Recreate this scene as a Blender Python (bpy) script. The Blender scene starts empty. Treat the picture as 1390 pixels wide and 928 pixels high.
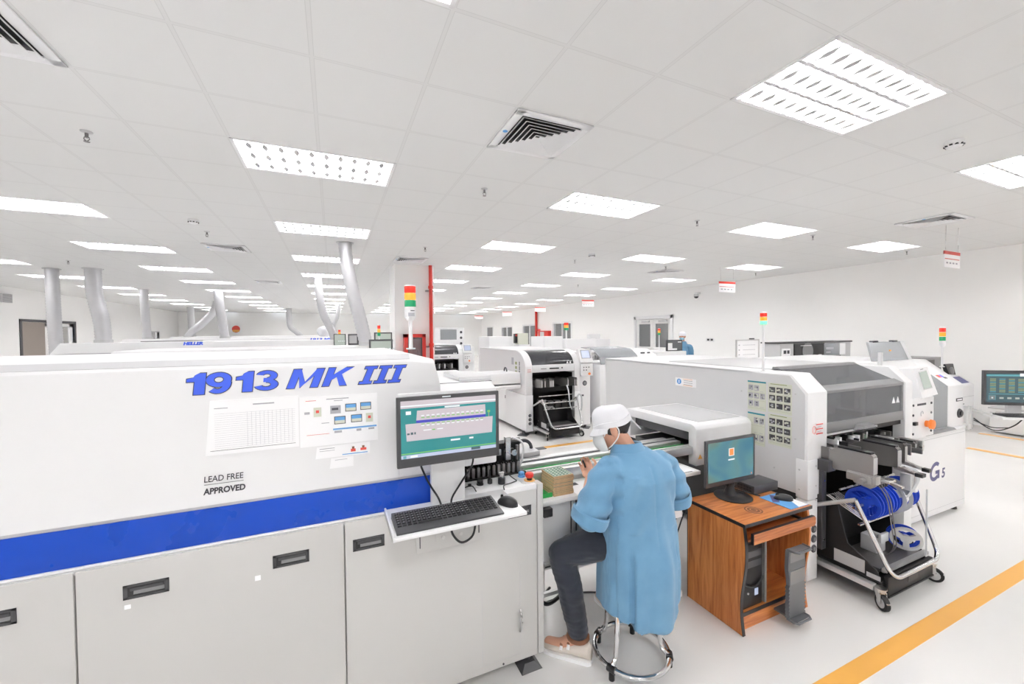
import bpy, bmesh, math, random
from mathutils import Vector, Matrix, noise
random.seed(7)
SC = bpy.context.scene
COL = SC.collection
PI = math.pi
CAM_H = 1.78
CEIL = 3.246

# ------------------------------------------------------------------ materials
def nodemat(name):
    m = bpy.data.materials.new(name); m.use_nodes = True
    nt = m.node_tree; b = nt.nodes['Principled BSDF']
    return m, nt, b
def mat(name, c, rough=0.4, metal=0.0, var=0.0, scale=8.0, spec=0.5, bump=0.0, bscale=60.0, coat=0.0):
    m, nt, b = nodemat(name)
    b.inputs['Base Color'].default_value = (c[0], c[1], c[2], 1)
    b.inputs['Roughness'].default_value = rough
    b.inputs['Metallic'].default_value = metal
    b.inputs['Specular IOR Level'].default_value = spec
    b.inputs['Coat Weight'].default_value = coat
    tc = nt.nodes.new('ShaderNodeTexCoord')
    n = nt.nodes.new('ShaderNodeTexNoise'); n.inputs['Scale'].default_value = scale; n.inputs['Detail'].default_value = 3
    nt.links.new(tc.outputs['Object'], n.inputs['Vector'])
    mp = nt.nodes.new('ShaderNodeMapRange')
    mp.inputs['To Min'].default_value = max(0.02, rough - 0.05); mp.inputs['To Max'].default_value = min(1, rough + 0.05)
    nt.links.new(n.outputs['Fac'], mp.inputs['Value']); nt.links.new(mp.outputs['Result'], b.inputs['Roughness'])
    if var:
        mx = nt.nodes.new('ShaderNodeMix'); mx.data_type = 'RGBA'
        mx.inputs[6].default_value = (c[0]*(1-var), c[1]*(1-var), c[2]*(1-var), 1)
        mx.inputs[7].default_value = (min(1, c[0]*(1+var)), min(1, c[1]*(1+var)), min(1, c[2]*(1+var)), 1)
        nt.links.new(n.outputs['Fac'], mx.inputs[0]); nt.links.new(mx.outputs[2], b.inputs['Base Color'])
    if bump:
        n2 = nt.nodes.new('ShaderNodeTexNoise'); n2.inputs['Scale'].default_value = bscale; n2.inputs['Detail'].default_value = 2
        nt.links.new(tc.outputs['Object'], n2.inputs['Vector'])
        bp = nt.nodes.new('ShaderNodeBump'); bp.inputs['Strength'].default_value = bump; bp.inputs['Distance'].default_value = 0.002
        nt.links.new(n2.outputs['Fac'], bp.inputs['Height']); nt.links.new(bp.outputs['Normal'], b.inputs['Normal'])
    return m
def emis(name, c, s):
    m, nt, b = nodemat(name)
    b.inputs['Base Color'].default_value = (c[0]*.3, c[1]*.3, c[2]*.3, 1)
    b.inputs['Roughness'].default_value = 0.25
    b.inputs['Emission Color'].default_value = (c[0], c[1], c[2], 1)
    b.inputs['Emission Strength'].default_value = s
    return m
def clear(name, c, alpha, rough=0.06):
    m, nt, b = nodemat(name)
    b.inputs['Base Color'].default_value = (c[0], c[1], c[2], 1)
    b.inputs['Roughness'].default_value = rough
    tr = nt.nodes.new('ShaderNodeBsdfTransparent'); tr.inputs['Color'].default_value = (.92, .93, .95, 1)
    mx = nt.nodes.new('ShaderNodeMixShader'); mx.inputs[0].default_value = alpha
    out = nt.nodes['Material Output']
    nt.links.new(tr.outputs[0], mx.inputs[1]); nt.links.new(b.outputs[0], mx.inputs[2]); nt.links.new(mx.outputs[0], out.inputs['Surface'])
    return m
def wood_mat(name, axis):
    m, nt, b = nodemat(name)
    tc = nt.nodes.new('ShaderNodeTexCoord'); mp = nt.nodes.new('ShaderNodeMapping')
    sc = {'z': (9, 9, 0.7), 'x': (0.7, 9, 9)}[axis]
    mp.inputs['Scale'].default_value = sc
    nt.links.new(tc.outputs['Object'], mp.inputs['Vector'])
    w = nt.nodes.new('ShaderNodeTexNoise'); w.inputs['Scale'].default_value = 2.2; w.inputs['Detail'].default_value = 6; w.inputs['Distortion'].default_value = 1.6
    n = nt.nodes.new('ShaderNodeTexNoise'); n.inputs['Scale'].default_value = 14; n.inputs['Detail'].default_value = 4
    nt.links.new(mp.outputs[0], w.inputs['Vector']); nt.links.new(mp.outputs[0], n.inputs['Vector'])
    ad = nt.nodes.new('ShaderNodeMath'); ad.operation = 'MULTIPLY_ADD'; ad.inputs[1].default_value = 0.35; 
    nt.links.new(n.outputs['Fac'], ad.inputs[0]); nt.links.new(w.outputs['Fac'], ad.inputs[2])
    cr = nt.nodes.new('ShaderNodeValToRGB'); e = cr.color_ramp.elements
    e[0].position = .38; e[0].color = (.24, .062, .012, 1); e[1].position = .85; e[1].color = (.64, .25, .075, 1)
    k = cr.color_ramp.elements.new(.6); k.color = (.47, .145, .036, 1)
    nt.links.new(ad.outputs[0], cr.inputs[0]); nt.links.new(cr.outputs[0], b.inputs['Base Color'])
    b.inputs['Roughness'].default_value = .3
    return m
def cloth_mat(name, c, c2, scale, bump=.3):
    m, nt, b = nodemat(name)
    tc = nt.nodes.new('ShaderNodeTexCoord')
    w = nt.nodes.new('ShaderNodeTexWave'); w.inputs['Scale'].default_value = scale; w.wave_type = 'BANDS'; w.bands_direction = 'X'
    w.inputs['Distortion'].default_value = .6
    n = nt.nodes.new('ShaderNodeTexNoise'); n.inputs['Scale'].default_value = 9; n.inputs['Detail'].default_value = 4
    nt.links.new(tc.outputs['Object'], w.inputs['Vector']); nt.links.new(tc.outputs['Object'], n.inputs['Vector'])
    a = nt.nodes.new('ShaderNodeMath'); a.operation = 'MULTIPLY_ADD'; a.inputs[1].default_value = .35
    nt.links.new(w.outputs['Fac'], a.inputs[0]); nt.links.new(n.outputs['Fac'], a.inputs[2])
    mx = nt.nodes.new('ShaderNodeMix'); mx.data_type = 'RGBA'
    mx.inputs[6].default_value = (*c, 1); mx.inputs[7].default_value = (*c2, 1)
    nt.links.new(a.outputs[0], mx.inputs[0]); nt.links.new(mx.outputs[2], b.inputs['Base Color'])
    b.inputs['Roughness'].default_value = .85; b.inputs['Sheen Weight'].default_value = .2
    bp = nt.nodes.new('ShaderNodeBump'); bp.inputs['Strength'].default_value = bump; bp.inputs['Distance'].default_value = .001
    nt.links.new(w.outputs['Fac'], bp.inputs['Height']); nt.links.new(bp.outputs['Normal'], b.inputs['Normal'])
    return m

M = {}
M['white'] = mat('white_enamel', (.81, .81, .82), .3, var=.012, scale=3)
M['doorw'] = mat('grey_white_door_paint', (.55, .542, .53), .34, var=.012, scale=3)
M['white2'] = mat('warm_white_enamel', (.79, .785, .775), .32, var=.015, scale=3)
M['pale'] = mat('pale_grey_panel_and_shade', (.68, .68, .69), .38, var=.015, scale=3)  # also the painted shade on the placement machine sides
M['lgrey'] = mat('light_grey_paint', (.55, .55, .56), .4, var=.02)
M['grey'] = mat('mid_grey_paint', (.22, .22, .225), .4, var=.03)
M['dgrey'] = mat('charcoal_paint', (.055, .055, .06), .38, var=.05)
M['black'] = mat('black_plastic', (.014, .014, .016), .32, var=.05)
M['bmetal'] = mat('black_sheet_metal', (.018, .017, .018), .42, var=.08, spec=.3)
M['rubber'] = mat('black_rubber', (.012, .012, .012), .7)
M['steel'] = mat('brushed_steel', (.62, .61, .60), .28, 1.0, var=.05, scale=20)
M['chrome'] = mat('chrome', (.72, .72, .73), .12, 1.0)
M['alu'] = mat('satin_aluminium', (.66, .66, .66), .42, .85, var=.04, scale=12)
M['feed'] = mat('grey_feeder_metal', (.17, .165, .16), .40, .4, var=.05)
M['feedl'] = mat('light_feeder_metal', (.40, .39, .38), .34, .55, var=.06, scale=14)
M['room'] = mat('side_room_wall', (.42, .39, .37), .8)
M['bandg'] = mat('grey_edge_band', (.60, .60, .615), .4)
M['dsteel'] = mat('dark_steel', (.25, .24, .24), .35, .8, var=.1)
M['blue'] = mat('blue_stripe_paint', (.006, .058, .44), .28, var=.05, spec=.3)
M['bluelet'] = mat('blue_lettering', (.055, .13, .78), .3)
M['navy'] = mat('navy_lettering', (.07, .07, .2), .4)
M['ink'] = mat('dark_ink', (.05, .05, .06), .5)
M['inkgrey'] = mat('grey_ink', (.42, .42, .46), .6)
M['inkred'] = mat('red_ink', (.72, .08, .06), .5)
M['inkblue'] = mat('blue_ink', (.12, .36, .72), .5)
M['inkteal'] = mat('teal_ink', (.03, .27, .33), .5)
M['inkgreen'] = mat('olive_ink', (.30, .34, .16), .5)
M['paper'] = mat('white_paper', (.93, .93, .945), .6)
M['paperg'] = mat('cream_green_paper', (.66, .68, .58), .6)
M['reelblue'] = mat('blue_reel_plastic', (.018, .075, .62), .3, var=.08, scale=30)
M['reelclear'] = mat('milky_reel_plastic', (.62, .64, .66), .25, var=.04)
M['pcb'] = mat('green_circuit_board', (.10, .19, .13), .45, var=.5, scale=110)
M['pcbedge'] = mat('tan_board_edge', (.62, .43, .25), .6, var=.18, scale=60)
M['traygreen'] = mat('green_plastic', (.02, .36, .07), .35)
M['red'] = mat('red_paint', (.62, .035, .025), .3, var=.05)
M['redlens'] = emis('red_lens', (.9, .05, .03), .35)
M['amber'] = emis('amber_lens', (1.0, .42, .05), .45)
M['green'] = emis('green_lens', (.02, .42, .17), .25)
M['greenlit'] = emis('lit_green_lens', (.15, .85, .35), .9)
M['orange'] = mat('orange_button', (.85, .22, .03), .35)
M['yellow'] = mat('yellow_floor_paint', (.80, .42, .09), .35, var=.06, scale=5)
M['tint'] = clear('smoky_polycarbonate', (.16, .165, .18), .62, .07)
M['tint2'] = clear('dark_smoky_polycarbonate', (.07, .072, .08), .8, .06)
M['glass'] = clear('clear_window_pane', (.35, .36, .37), .3, .05)
M['glassg'] = clear('grey_acrylic', (.45, .47, .49), .55, .08)
M['woodz'] = wood_mat('orange_wood_vertical', 'z')
M['woodx'] = wood_mat('orange_wood_horizontal', 'x')
M['skin'] = mat('skin', (.62, .33, .225), .5, var=.06, scale=14)
M['hair'] = mat('black_hair', (.012, .009, .008), .5, bump=.6, bscale=220)
M['denim'] = cloth_mat('dark_denim', (.007, .010, .017), (.022, .028, .045), 260)
M['coat'] = cloth_mat('blue_smock_cloth', (.08, .225, .385), (.155, .325, .495), 150, .2)
M['capcloth'] = cloth_mat('white_cap_cloth', (.66, .67, .71), (.80, .80, .83), 220, .2)
M['maskw'] = mat('white_mask', (.78, .80, .80), .8)
M['maskb'] = mat('light_blue_mask', (.27, .56, .72), .8)
M['shoe'] = mat('off_white_canvas', (.66, .60, .54), .8, var=.06, bump=.3, bscale=300)
M['leather'] = mat('brown_leather', (.22, .09, .045), .6)
M['duct'] = mat('aluminium_foil_duct', (.60, .60, .62), .36, .55, var=.05, scale=10)
M['chassis'] = mat('blue_grey_plastic', (.12, .125, .135), .4)
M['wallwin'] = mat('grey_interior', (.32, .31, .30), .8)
M['scr_dark'] = emis('screen_dark_teal', (.045, .085, .10), .5)
M['scr_teal'] = emis('screen_teal', (.018, .20, .205), 0.50)
M['scr_grey'] = emis('screen_grey', (.52, .47, .50), 0.42)
M['scr_blue'] = emis('screen_blue', (.05, .05, .42), 0.45)
M['scr_white'] = emis('screen_white', (.8, .85, .88), 0.40)
M['scr_green'] = emis('screen_green', (.18, .50, .12), 0.40)
M['scr_yel'] = emis('screen_yellowgreen', (.30, .36, .18), 0.40)
M['scr_lilac'] = emis('screen_lilac', (.42, .47, .62), 0.45)
M['scr_pale'] = emis('screen_pale_green', (.42, .47, .42), 0.38)
M['scr_cyan'] = emis('screen_cyan', (.10, .32, .36), 0.45)
M['scr_orange'] = emis('screen_orange', (.95, .22, .04), 0.45)

# ------------------------------------------------------------------ mesh builder
class MB:
    """collects shapes (world coordinates) and links them as ONE mesh object"""
    def __init__(s, *mats):
        s.bm = bmesh.new(); s.mats = list(mats); s.mi = 0
    def use(s, m):
        if m not in s.mats: s.mats.append(m)
        s.mi = s.mats.index(m); return s
    def _f(s, vs):
        try:
            f = s.bm.faces.new(vs); f.material_index = s.mi; return f
        except ValueError: return None
    def box(s, x0, x1, y0, y1, z0, z1, b=0.0, seg=2, rot=0.0):
        if x0 > x1: x0, x1 = x1, x0
        if y0 > y1: y0, y1 = y1, y0
        if z0 > z1: z0, z1 = z1, z0
        vs = [s.bm.verts.new(p) for p in ((x0,y0,z0),(x1,y0,z0),(x1,y1,z0),(x0,y1,z0),(x0,y0,z1),(x1,y0,z1),(x1,y1,z1),(x0,y1,z1))]
        fs = [s._f([vs[i] for i in q]) for q in ((0,3,2,1),(4,5,6,7),(0,1,5,4),(1,2,6,5),(2,3,7,6),(3,0,4,7))]
        if rot:
            c = Vector(((x0+x1)/2, (y0+y1)/2, 0)); R = Matrix.Rotation(rot, 3, 'Z')
            for v in vs: v.co = R @ (v.co - c) + c
        if b > 0:
            b = min(b, .49*min(x1-x0, y1-y0, z1-z0))
            es = list({e for f in fs for e in f.edges})
            r = bmesh.ops.bevel(s.bm, geom=es, offset=b, segments=seg, affect='EDGES', profile=.5)
            for f in r['faces']: f.material_index = s.mi
        return s
    def hull(s, lo, hi):
        """8-corner solid: lo and hi are 4 points each, counter-clockwise from below/above"""
        a = [s.bm.verts.new(p) for p in lo]; c = [s.bm.verts.new(p) for p in hi]
        n = len(a)
        s._f(a[::-1]); s._f(c)
        for i in range(n): s._f([a[i], a[(i+1) % n], c[(i+1) % n], c[i]])
        return s
    def prism(s, poly, plane, a, b, bev=0.0, seg=2):
        """poly 2-D points; plane 'yz' extrudes along x, 'xz' along y, 'xy' along z"""
        def P(p, t):
            return {'yz': (t, p[0], p[1]), 'xz': (p[0], t, p[1]), 'xy': (p[0], p[1], t)}[plane]
        va = [s.bm.verts.new(P(p, a)) for p in poly]; vb = [s.bm.verts.new(P(p, b)) for p in poly]
        n = len(poly)
        fs = [s._f(va[::-1]), s._f(vb)]
        for i in range(n): fs.append(s._f([va[i], va[(i+1) % n], vb[(i+1) % n], vb[i]]))
        fs = [f for f in fs if f]
        bmesh.ops.recalc_face_normals(s.bm, faces=fs)
        if bev > 0:
            es = list({e for f in fs for e in f.edges})
            r = bmesh.ops.bevel(s.bm, geom=es, offset=bev, segments=seg, affect='EDGES', profile=.5)
            for f in r['faces']: f.material_index = s.mi
        return s
    def quad(s, *ps):
        s._f([s.bm.verts.new(p) for p in ps]); return s
    def loft(s, rings, cap0=True, cap1=True, closed=False):
        R = [[s.bm.verts.new(p) for p in r] for r in rings]
        n = len(R[0]); m = len(R)
        for i in range(m if closed else m-1):
            A, B = R[i], R[(i+1) % m]
            for j in range(n): s._f([A[j], A[(j+1) % n], B[(j+1) % n], B[j]])
        if not closed:
            if cap0: s._f(R[0][::-1])
            if cap1: s._f(R[-1])
        return s
    def tube(s, pts, r, seg=8, closed=False, cap=True):
        pts = [Vector(p) for p in pts]; n = len(pts)
        rs = r if isinstance(r, (list, tuple)) else [r]*n
        rings = []; prev = None
        for i, p in enumerate(pts):
            if closed: t = pts[(i+1) % n] - pts[i-1]
            else: t = (pts[min(i+1, n-1)] - pts[max(i-1, 0)])
            if t.length < 1e-9: t = Vector((0, 0, 1))
            t.normalize()
            if prev is None:
                u = t.orthogonal().normalized()
            else:
                u = prev - t*prev.dot(t)
                u = u.normalized() if u.length > 1e-6 else t.orthogonal().normalized()
            prev = u; v = t.cross(u)
            rings.append([p + (u*math.cos(2*PI*k/seg) + v*math.sin(2*PI*k/seg))*rs[i] for k in range(seg)])
        return s.loft(rings, cap, cap, closed)
    def cyl(s, p0, p1, r0, r1=None, seg=16):
        return s.tube([p0, p1], [r0, r0 if r1 is None else r1], seg)
    def lathe(s, prof, c, axis='z', seg=24):
        rings = []
        for r, h in prof:
            ring = []
            for k in range(seg):
                a = 2*PI*k/seg; x, y = r*math.cos(a), r*math.sin(a)
                d = {'z': (x, y, h), 'x': (h, x, y), 'y': (y, h, x)}[axis]
                ring.append((c[0]+d[0], c[1]+d[1], c[2]+d[2]))
            rings.append(ring)
        return s.loft(rings)
    def ell(s, c, r, seg=20, rings=12, mtx=None):
        R = []
        for i in range(1, rings):
            t = PI*i/rings
            R.append([Vector((r[0]*math.sin(t)*math.cos(2*PI*k/seg), r[1]*math.sin(t)*math.sin(2*PI*k/seg), -r[2]*math.cos(t))) for k in range(seg)])
        c = Vector(c)
        R = [[(mtx @ p if mtx else p) + c for p in q] for q in R]
        return s.loft(R)
    def rect(s, x0, x1, z0, z1, y, t=0.0):
        """a printed rectangle facing -y"""
        return s.quad((x0, y, z0), (x1, y, z0), (x1, y, z1), (x0, y, z1))
    def text(s, body, size, mtx, shear=0.0, bold=0.0, depth=0.0008, width=None):
        cu = bpy.data.curves.new('lettering', 'FONT'); cu.body = body; cu.size = size; cu.shear = shear; cu.offset = bold
        cu.extrude = depth; cu.resolution_u = 3
        ob = bpy.data.objects.new('lettering', cu)
        me = bpy.data.meshes.new_from_object(ob)
        bpy.data.objects.remove(ob); bpy.data.curves.remove(cu)
        xs = [v.co.x for v in me.vertices]
        k = 1.0
        if width and xs: k = width/(max(xs)-min(xs))
        x0 = min(xs) if xs else 0
        me.transform(mtx @ Matrix.Scale(k, 4, (1, 0, 0)) @ Matrix.Translation((-x0, 0, 0)))
        nf = len(s.bm.faces); s.bm.from_mesh(me); s.bm.faces.ensure_lookup_table()
        for f in s.bm.faces[nf:]: f.material_index = s.mi
        bpy.data.meshes.remove(me)
        return s
    def glyph(s, polys, x, z, h, y, shear, grow=0.0, xs=1.0):
        """flat letter strokes (convex quads in a unit-high box) standing on a wall that faces -y"""
        for kk, P in enumerate(polys):
            c = (sum(p[0] for p in P)/len(P), sum(p[1] for p in P)/len(P)); Q = []
            for u, v in P:
                du, dv = u-c[0], v-c[1]
                u2 = u+math.copysign(grow, du)/h/xs if du else u; v2 = v+math.copysign(grow, dv)/h if dv else v
                Q.append((x+h*xs*u2+shear*h*v2, y-.00002*kk, z+h*v2))
            s.quad(*Q)
        return s
    def build(s, name, parent=None, sharp=.6, kind=None):
        bm = s.bm
        bmesh.ops.recalc_face_normals(bm, faces=[f for f in bm.faces]) if getattr(s, 'recalc', False) else None
        bm.normal_update()
        for f in bm.faces: f.smooth = True
        for e in bm.edges:
            e.smooth = not (len(e.link_faces) != 2 or e.calc_face_angle(0) > sharp)
        if parent is not None:
            w = root_of(parent).location
            bmesh.ops.translate(bm, verts=bm.verts, vec=-w)
        me = bpy.data.meshes.new(name); bm.to_mesh(me); bm.free()
        for m in s.mats: me.materials.append(m if not isinstance(m, str) else M[m])
        o = bpy.data.objects.new(name, me); COL.objects.link(o)
        if parent is not None: o.parent = parent
        if kind: o['kind'] = kind
        return o
def mb(*mats): return MB(*mats)
def root_of(o):
    while o.parent is not None: o = o.parent
    return o
def thing(name, label, cat, loc, group=None):
    o = bpy.data.objects.new(name, None); COL.objects.link(o); o.location = loc; o.empty_display_size = .1
    o['label'] = label; o['category'] = cat
    if group: o['group'] = group
    return o
def tag(o, label, cat, group=None):
    o['label'] = label; o['category'] = cat
    if group: o['group'] = group
    return o
def recenter(o):
    """move a one-mesh thing's origin to the middle of its base"""
    vs = [v.co for v in o.data.vertices]
    c = Vector(((min(v.x for v in vs)+max(v.x for v in vs))/2, (min(v.y for v in vs)+max(v.y for v in vs))/2, min(v.z for v in vs)))
    o.data.transform(Matrix.Translation(-c)); o.location = c
    return o
def solo(b, name, label, cat, group=None, sharp=.6):
    return tag(recenter(b.build(name, None, sharp)), label, cat, group)
def dup(o, loc, label=None, group=None):
    c = o.copy(); COL.objects.link(c); c.location = loc
    if label: c['label'] = label
    if group: c['group'] = group
    for ch in list(o.children):
        d = ch.copy(); COL.objects.link(d); d.parent = c
        for g in list(ch.children):
            e = g.copy(); COL.objects.link(e); e.parent = d
    return c
def struct(b, name, sharp=.6):
    o = b.build(name, None, sharp); o['kind'] = 'structure'; return o
def face_y(x, y, z):      # text standing on a wall that faces -y
    return Matrix.Translation((x, y, z)) @ Matrix.Rotation(PI/2, 4, 'X')
def face_mx(x, y, z):     # text on a wall that faces -x (reads towards -y)
    return Matrix.Translation((x, y, z)) @ Matrix.Rotation(-PI/2, 4, 'Z') @ Matrix.Rotation(PI/2, 4, 'X')
def bez(p0, p1, p2, p3, n=12):
    p0, p1, p2, p3 = map(Vector, (p0, p1, p2, p3)); out = []
    for i in range(n+1):
        t = i/n; u = 1-t
        out.append(p0*u**3 + p1*3*u*u*t + p2*3*u*t*t + p3*t**3)
    return out
def smooth_path(pts, n=6):
    P = [Vector(p) for p in pts]; out = []
    for i in range(len(P)-1):
        a = P[max(i-1, 0)]; b = P[i]; c = P[i+1]; d = P[min(i+2, len(P)-1)]
        for k in range(n):
            t = k/n
            out.append(.5*((2*b) + (c-a)*t + (2*a-5*b+4*c-d)*t*t + (3*b-a-3*c+d)*t**3))
    out.append(P[-1]); return out
# ------------------------------------------------------------------ room shell
XL, XR, YN, YB = -8.55, 10.9, -5.2, 30.6
ORD = ['first', 'second', 'third', 'fourth', 'fifth', 'sixth', 'seventh', 'eighth', 'ninth', 'tenth', 'eleventh', 'twelfth', 'thirteenth']
GX, GY, TS = -1.2766, 1.8008, 0.6
def cell(i, j): return GX+TS*i, GY+TS*j

def floor_mat():
    m, nt, b = nodemat('glossy_epoxy_floor')
    tc = nt.nodes.new('ShaderNodeTexCoord')
    n = nt.nodes.new('ShaderNodeTexNoise'); n.inputs['Scale'].default_value = .9; n.inputs['Detail'].default_value = 5
    nt.links.new(tc.outputs['Object'], n.inputs['Vector'])
    cr = nt.nodes.new('ShaderNodeValToRGB'); e = cr.color_ramp.elements
    e[0].position = .3; e[0].color = (.775, .765, .75, 1); e[1].position = .7; e[1].color = (.82, .81, .795, 1)
    nt.links.new(n.outputs['Fac'], cr.inputs[0]); nt.links.new(cr.outputs[0], b.inputs['Base Color'])
    n2 = nt.nodes.new('ShaderNodeTexNoise'); n2.inputs['Scale'].default_value = 2.5; n2.inputs['Detail'].default_value = 4
    nt.links.new(tc.outputs['Object'], n2.inputs['Vector'])
    mp = nt.nodes.new('ShaderNodeMapRange'); mp.inputs['To Min'].default_value = .13; mp.inputs['To Max'].default_value = .26
    nt.links.new(n2.outputs['Fac'], mp.inputs['Value']); nt.links.new(mp.outputs[0], b.inputs['Roughness'])
    bp = nt.nodes.new('ShaderNodeBump'); bp.inputs['Strength'].default_value = .06; bp.inputs['Distance'].default_value = .004
    n3 = nt.nodes.new('ShaderNodeTexNoise'); n3.inputs['Scale'].default_value = 14
    nt.links.new(tc.outputs['Object'], n3.inputs['Vector'])
    nt.links.new(n3.outputs['Fac'], bp.inputs['Height']); nt.links.new(bp.outputs['Normal'], b.inputs['Normal'])
    return m
def wall_mat():
    return mat('painted_wall', (.93, .925, .915), .75, var=.012, scale=1.2)
def ceil_mat():
    """600 mm mineral tiles lying in a T-bar grid"""
    m, nt, b = nodemat('ceiling_tile_grid')
    tc = nt.nodes.new('ShaderNodeTexCoord')
    sp = nt.nodes.new('ShaderNodeSeparateXYZ'); nt.links.new(tc.outputs['Object'], sp.inputs[0])
    def line(out, off, half):
        a = nt.nodes.new('ShaderNodeMath'); a.operation = 'SUBTRACT'; a.inputs[1].default_value = off - 60*TS - TS/2
        nt.links.new(out, a.inputs[0])
        f = nt.nodes.new('ShaderNodeMath'); f.operation = 'MODULO'; f.inputs[1].default_value = TS
        nt.links.new(a.outputs[0], f.inputs[0])
        c = nt.nodes.new('ShaderNodeMath'); c.operation = 'SUBTRACT'; c.inputs[1].default_value = TS/2
        nt.links.new(f.outputs[0], c.inputs[0])
        d = nt.nodes.new('ShaderNodeMath'); d.operation = 'ABSOLUTE'; nt.links.new(c.outputs[0], d.inputs[0])
        return d.outputs[0]
    dx, dy = line(sp.outputs[0], GX, 0), line(sp.outputs[1], GY, 0)
    mn = nt.nodes.new('ShaderNodeMath'); mn.operation = 'MINIMUM'; nt.links.new(dx, mn.inputs[0]); nt.links.new(dy, mn.inputs[1])
    cr = nt.nodes.new('ShaderNodeValToRGB'); cr.color_ramp.interpolation = 'LINEAR'; e = cr.color_ramp.elements
    mr = nt.nodes.new('ShaderNodeMapRange'); mr.inputs['From Max'].default_value = .02; nt.links.new(mn.outputs[0], mr.inputs['Value'])
    nt.links.new(mr.outputs[0], cr.inputs[0])
    e[0].position = 0; e[0].color = (.70, .698, .695, 1); e[1].position = 1; e[1].color = (.725, .725, .722, 1)
    k = cr.color_ramp.elements.new(.42); k.color = (.70, .698, .695, 1)
    k = cr.color_ramp.elements.new(.52); k.color = (.58, .58, .575, 1)
    k = cr.color_ramp.elements.new(.64); k.color = (.725, .725, .722, 1)
    n = nt.nodes.new('ShaderNodeTexNoise'); n.inputs['Scale'].default_value = 90; n.inputs['Detail'].default_value = 2
    nt.links.new(tc.outputs['Object'], n.inputs['Vector'])
    bp = nt.nodes.new('ShaderNodeBump'); bp.inputs['Strength'].default_value = .05; bp.inputs['Distance'].default_value = .002
    nt.links.new(n.outputs['Fac'], bp.inputs['Height']); nt.links.new(bp.outputs['Normal'], b.inputs['Normal'])
    nt.links.new(cr.outputs[0], b.inputs['Base Color']); b.inputs['Roughness'].default_value = .9
    return m
FM, WM, CM = floor_mat(), wall_mat(), ceil_mat()

struct(mb(FM).box(XL-.2, XR+2.2, YN-.2, YB+.2, -.12, 0), 'floor')
# the ceiling is a slab with openings where the light fittings sit
holes = set()
LROWS = [-9+4*k for k in range(15)]
LCOLS = [-9, -4, 1, 6, 11, 16]
skip = set()
lights = [(i, j) for j in LROWS for i in LCOLS if (i, j) not in skip and cell(i+2, j+1)[1] < YB-.3]
b = mb(CM)
ys = sorted({YN-.2, YB+.2} | {cell(0, j)[1] for j in LROWS} | {cell(0, j+1)[1] for j in LROWS})
ys = [y for y in ys if YN-.2 <= y <= YB+.2]
rowset = {round(cell(0, j)[1], 4) for j in LROWS}
for a, c in zip(ys[:-1], ys[1:]):
    if round(a, 4) in rowset:
        xs = [XL-.2]
        for i in LCOLS: xs += [cell(i, 0)[0], cell(i+2, 0)[0]]
        xs.append(XR+.2)
        for x0, x1 in zip(xs[0::2], xs[1::2]): b.box(x0, x1, a, c, CEIL, CEIL+.1)
    else: b.box(XL-.2, XR+.2, a, c, CEIL, CEIL+.1)
struct(b, 'ceiling')
struct(mb(WM).box(XL-.2, XR+.2, YB, YB+.2, 0, CEIL), 'wall_back')
struct(mb(WM).box(XL-.2, XR+.2, YN-.2, YN, 0, CEIL), 'wall_near')

# right wall with openings (y0, y1, sill, head)
OPEN = [(10.75, 12.55, 0, 2.28), (17.25, 19.1, .95, 2.30), (21.0, 22.9, .95, 2.26), (24.5, 26.4, .95, 2.22)]
def holed_wall(x0, x1, openings, y0, y1):
    b = mb(WM); y = y0
    for a, c, s, h in openings:
        b.box(x0, x1, y, a, 0, CEIL)
        if s > 0: b.box(x0, x1, a, c, 0, s)
        b.box(x0, x1, a, c, h, CEIL); y = c
    b.box(x0, x1, y, y1, 0, CEIL)
    return b
struct(holed_wall(XR, XR+.16, OPEN, YN, YB), 'wall_right')
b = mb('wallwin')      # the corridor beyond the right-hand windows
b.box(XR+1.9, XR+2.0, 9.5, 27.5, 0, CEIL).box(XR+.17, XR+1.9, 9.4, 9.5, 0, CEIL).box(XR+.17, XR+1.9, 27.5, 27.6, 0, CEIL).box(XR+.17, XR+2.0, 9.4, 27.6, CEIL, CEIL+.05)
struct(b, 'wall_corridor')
def window(n, a, c, s, h, two=True):
    t = .045
    b = mb('white')
    x0, x1 = XR-.02, XR+.1
    b.box(x0, x1, a-.06, a+t, s-.06, h+.06, .004).box(x0, x1, c-t, c+.06, s-.06, h+.06, .004)
    b.box(x0, x1, a, c, s-.06, s+t, .004).box(x0, x1, a, c, h-t, h+.06, .004)
    if two: b.box(x0+.01, x1-.01, (a+c)/2-.03, (a+c)/2+.03, s, h, .004)
    o = struct(b, 'window_%d' % n)
    mb('glass').box(XR+.03, XR+.036, a+t, c-t, s+t, h-t).build('pane', o)
    return o
for n, q in enumerate(OPEN[1:]): window(n+1, *q)
# unseen glowing panels added to brighten the rooms beyond
for k, (x, y) in enumerate(((XR+1.0, 12.0), (XR+1.0, 18.5), (XR+1.0, 24.0), (XL-1.2, 18.3), (XL-1.2, 26.5))):
    solo(mb(emis('added_fill_glow_%d' % k, (1, .98, .95), 7.0 if x > 0 else 26.0)).box(x-.3, x+.3, y-.6, y+.6, CEIL-.05, CEIL-.001, .01), 'added_fill_panel', 'added fill panel in the room beyond the %s wall, %s from the camera' % ('right' if x > 0 else 'left', ORD[k if x > 0 else k-3]), 'ceiling light')
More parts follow.
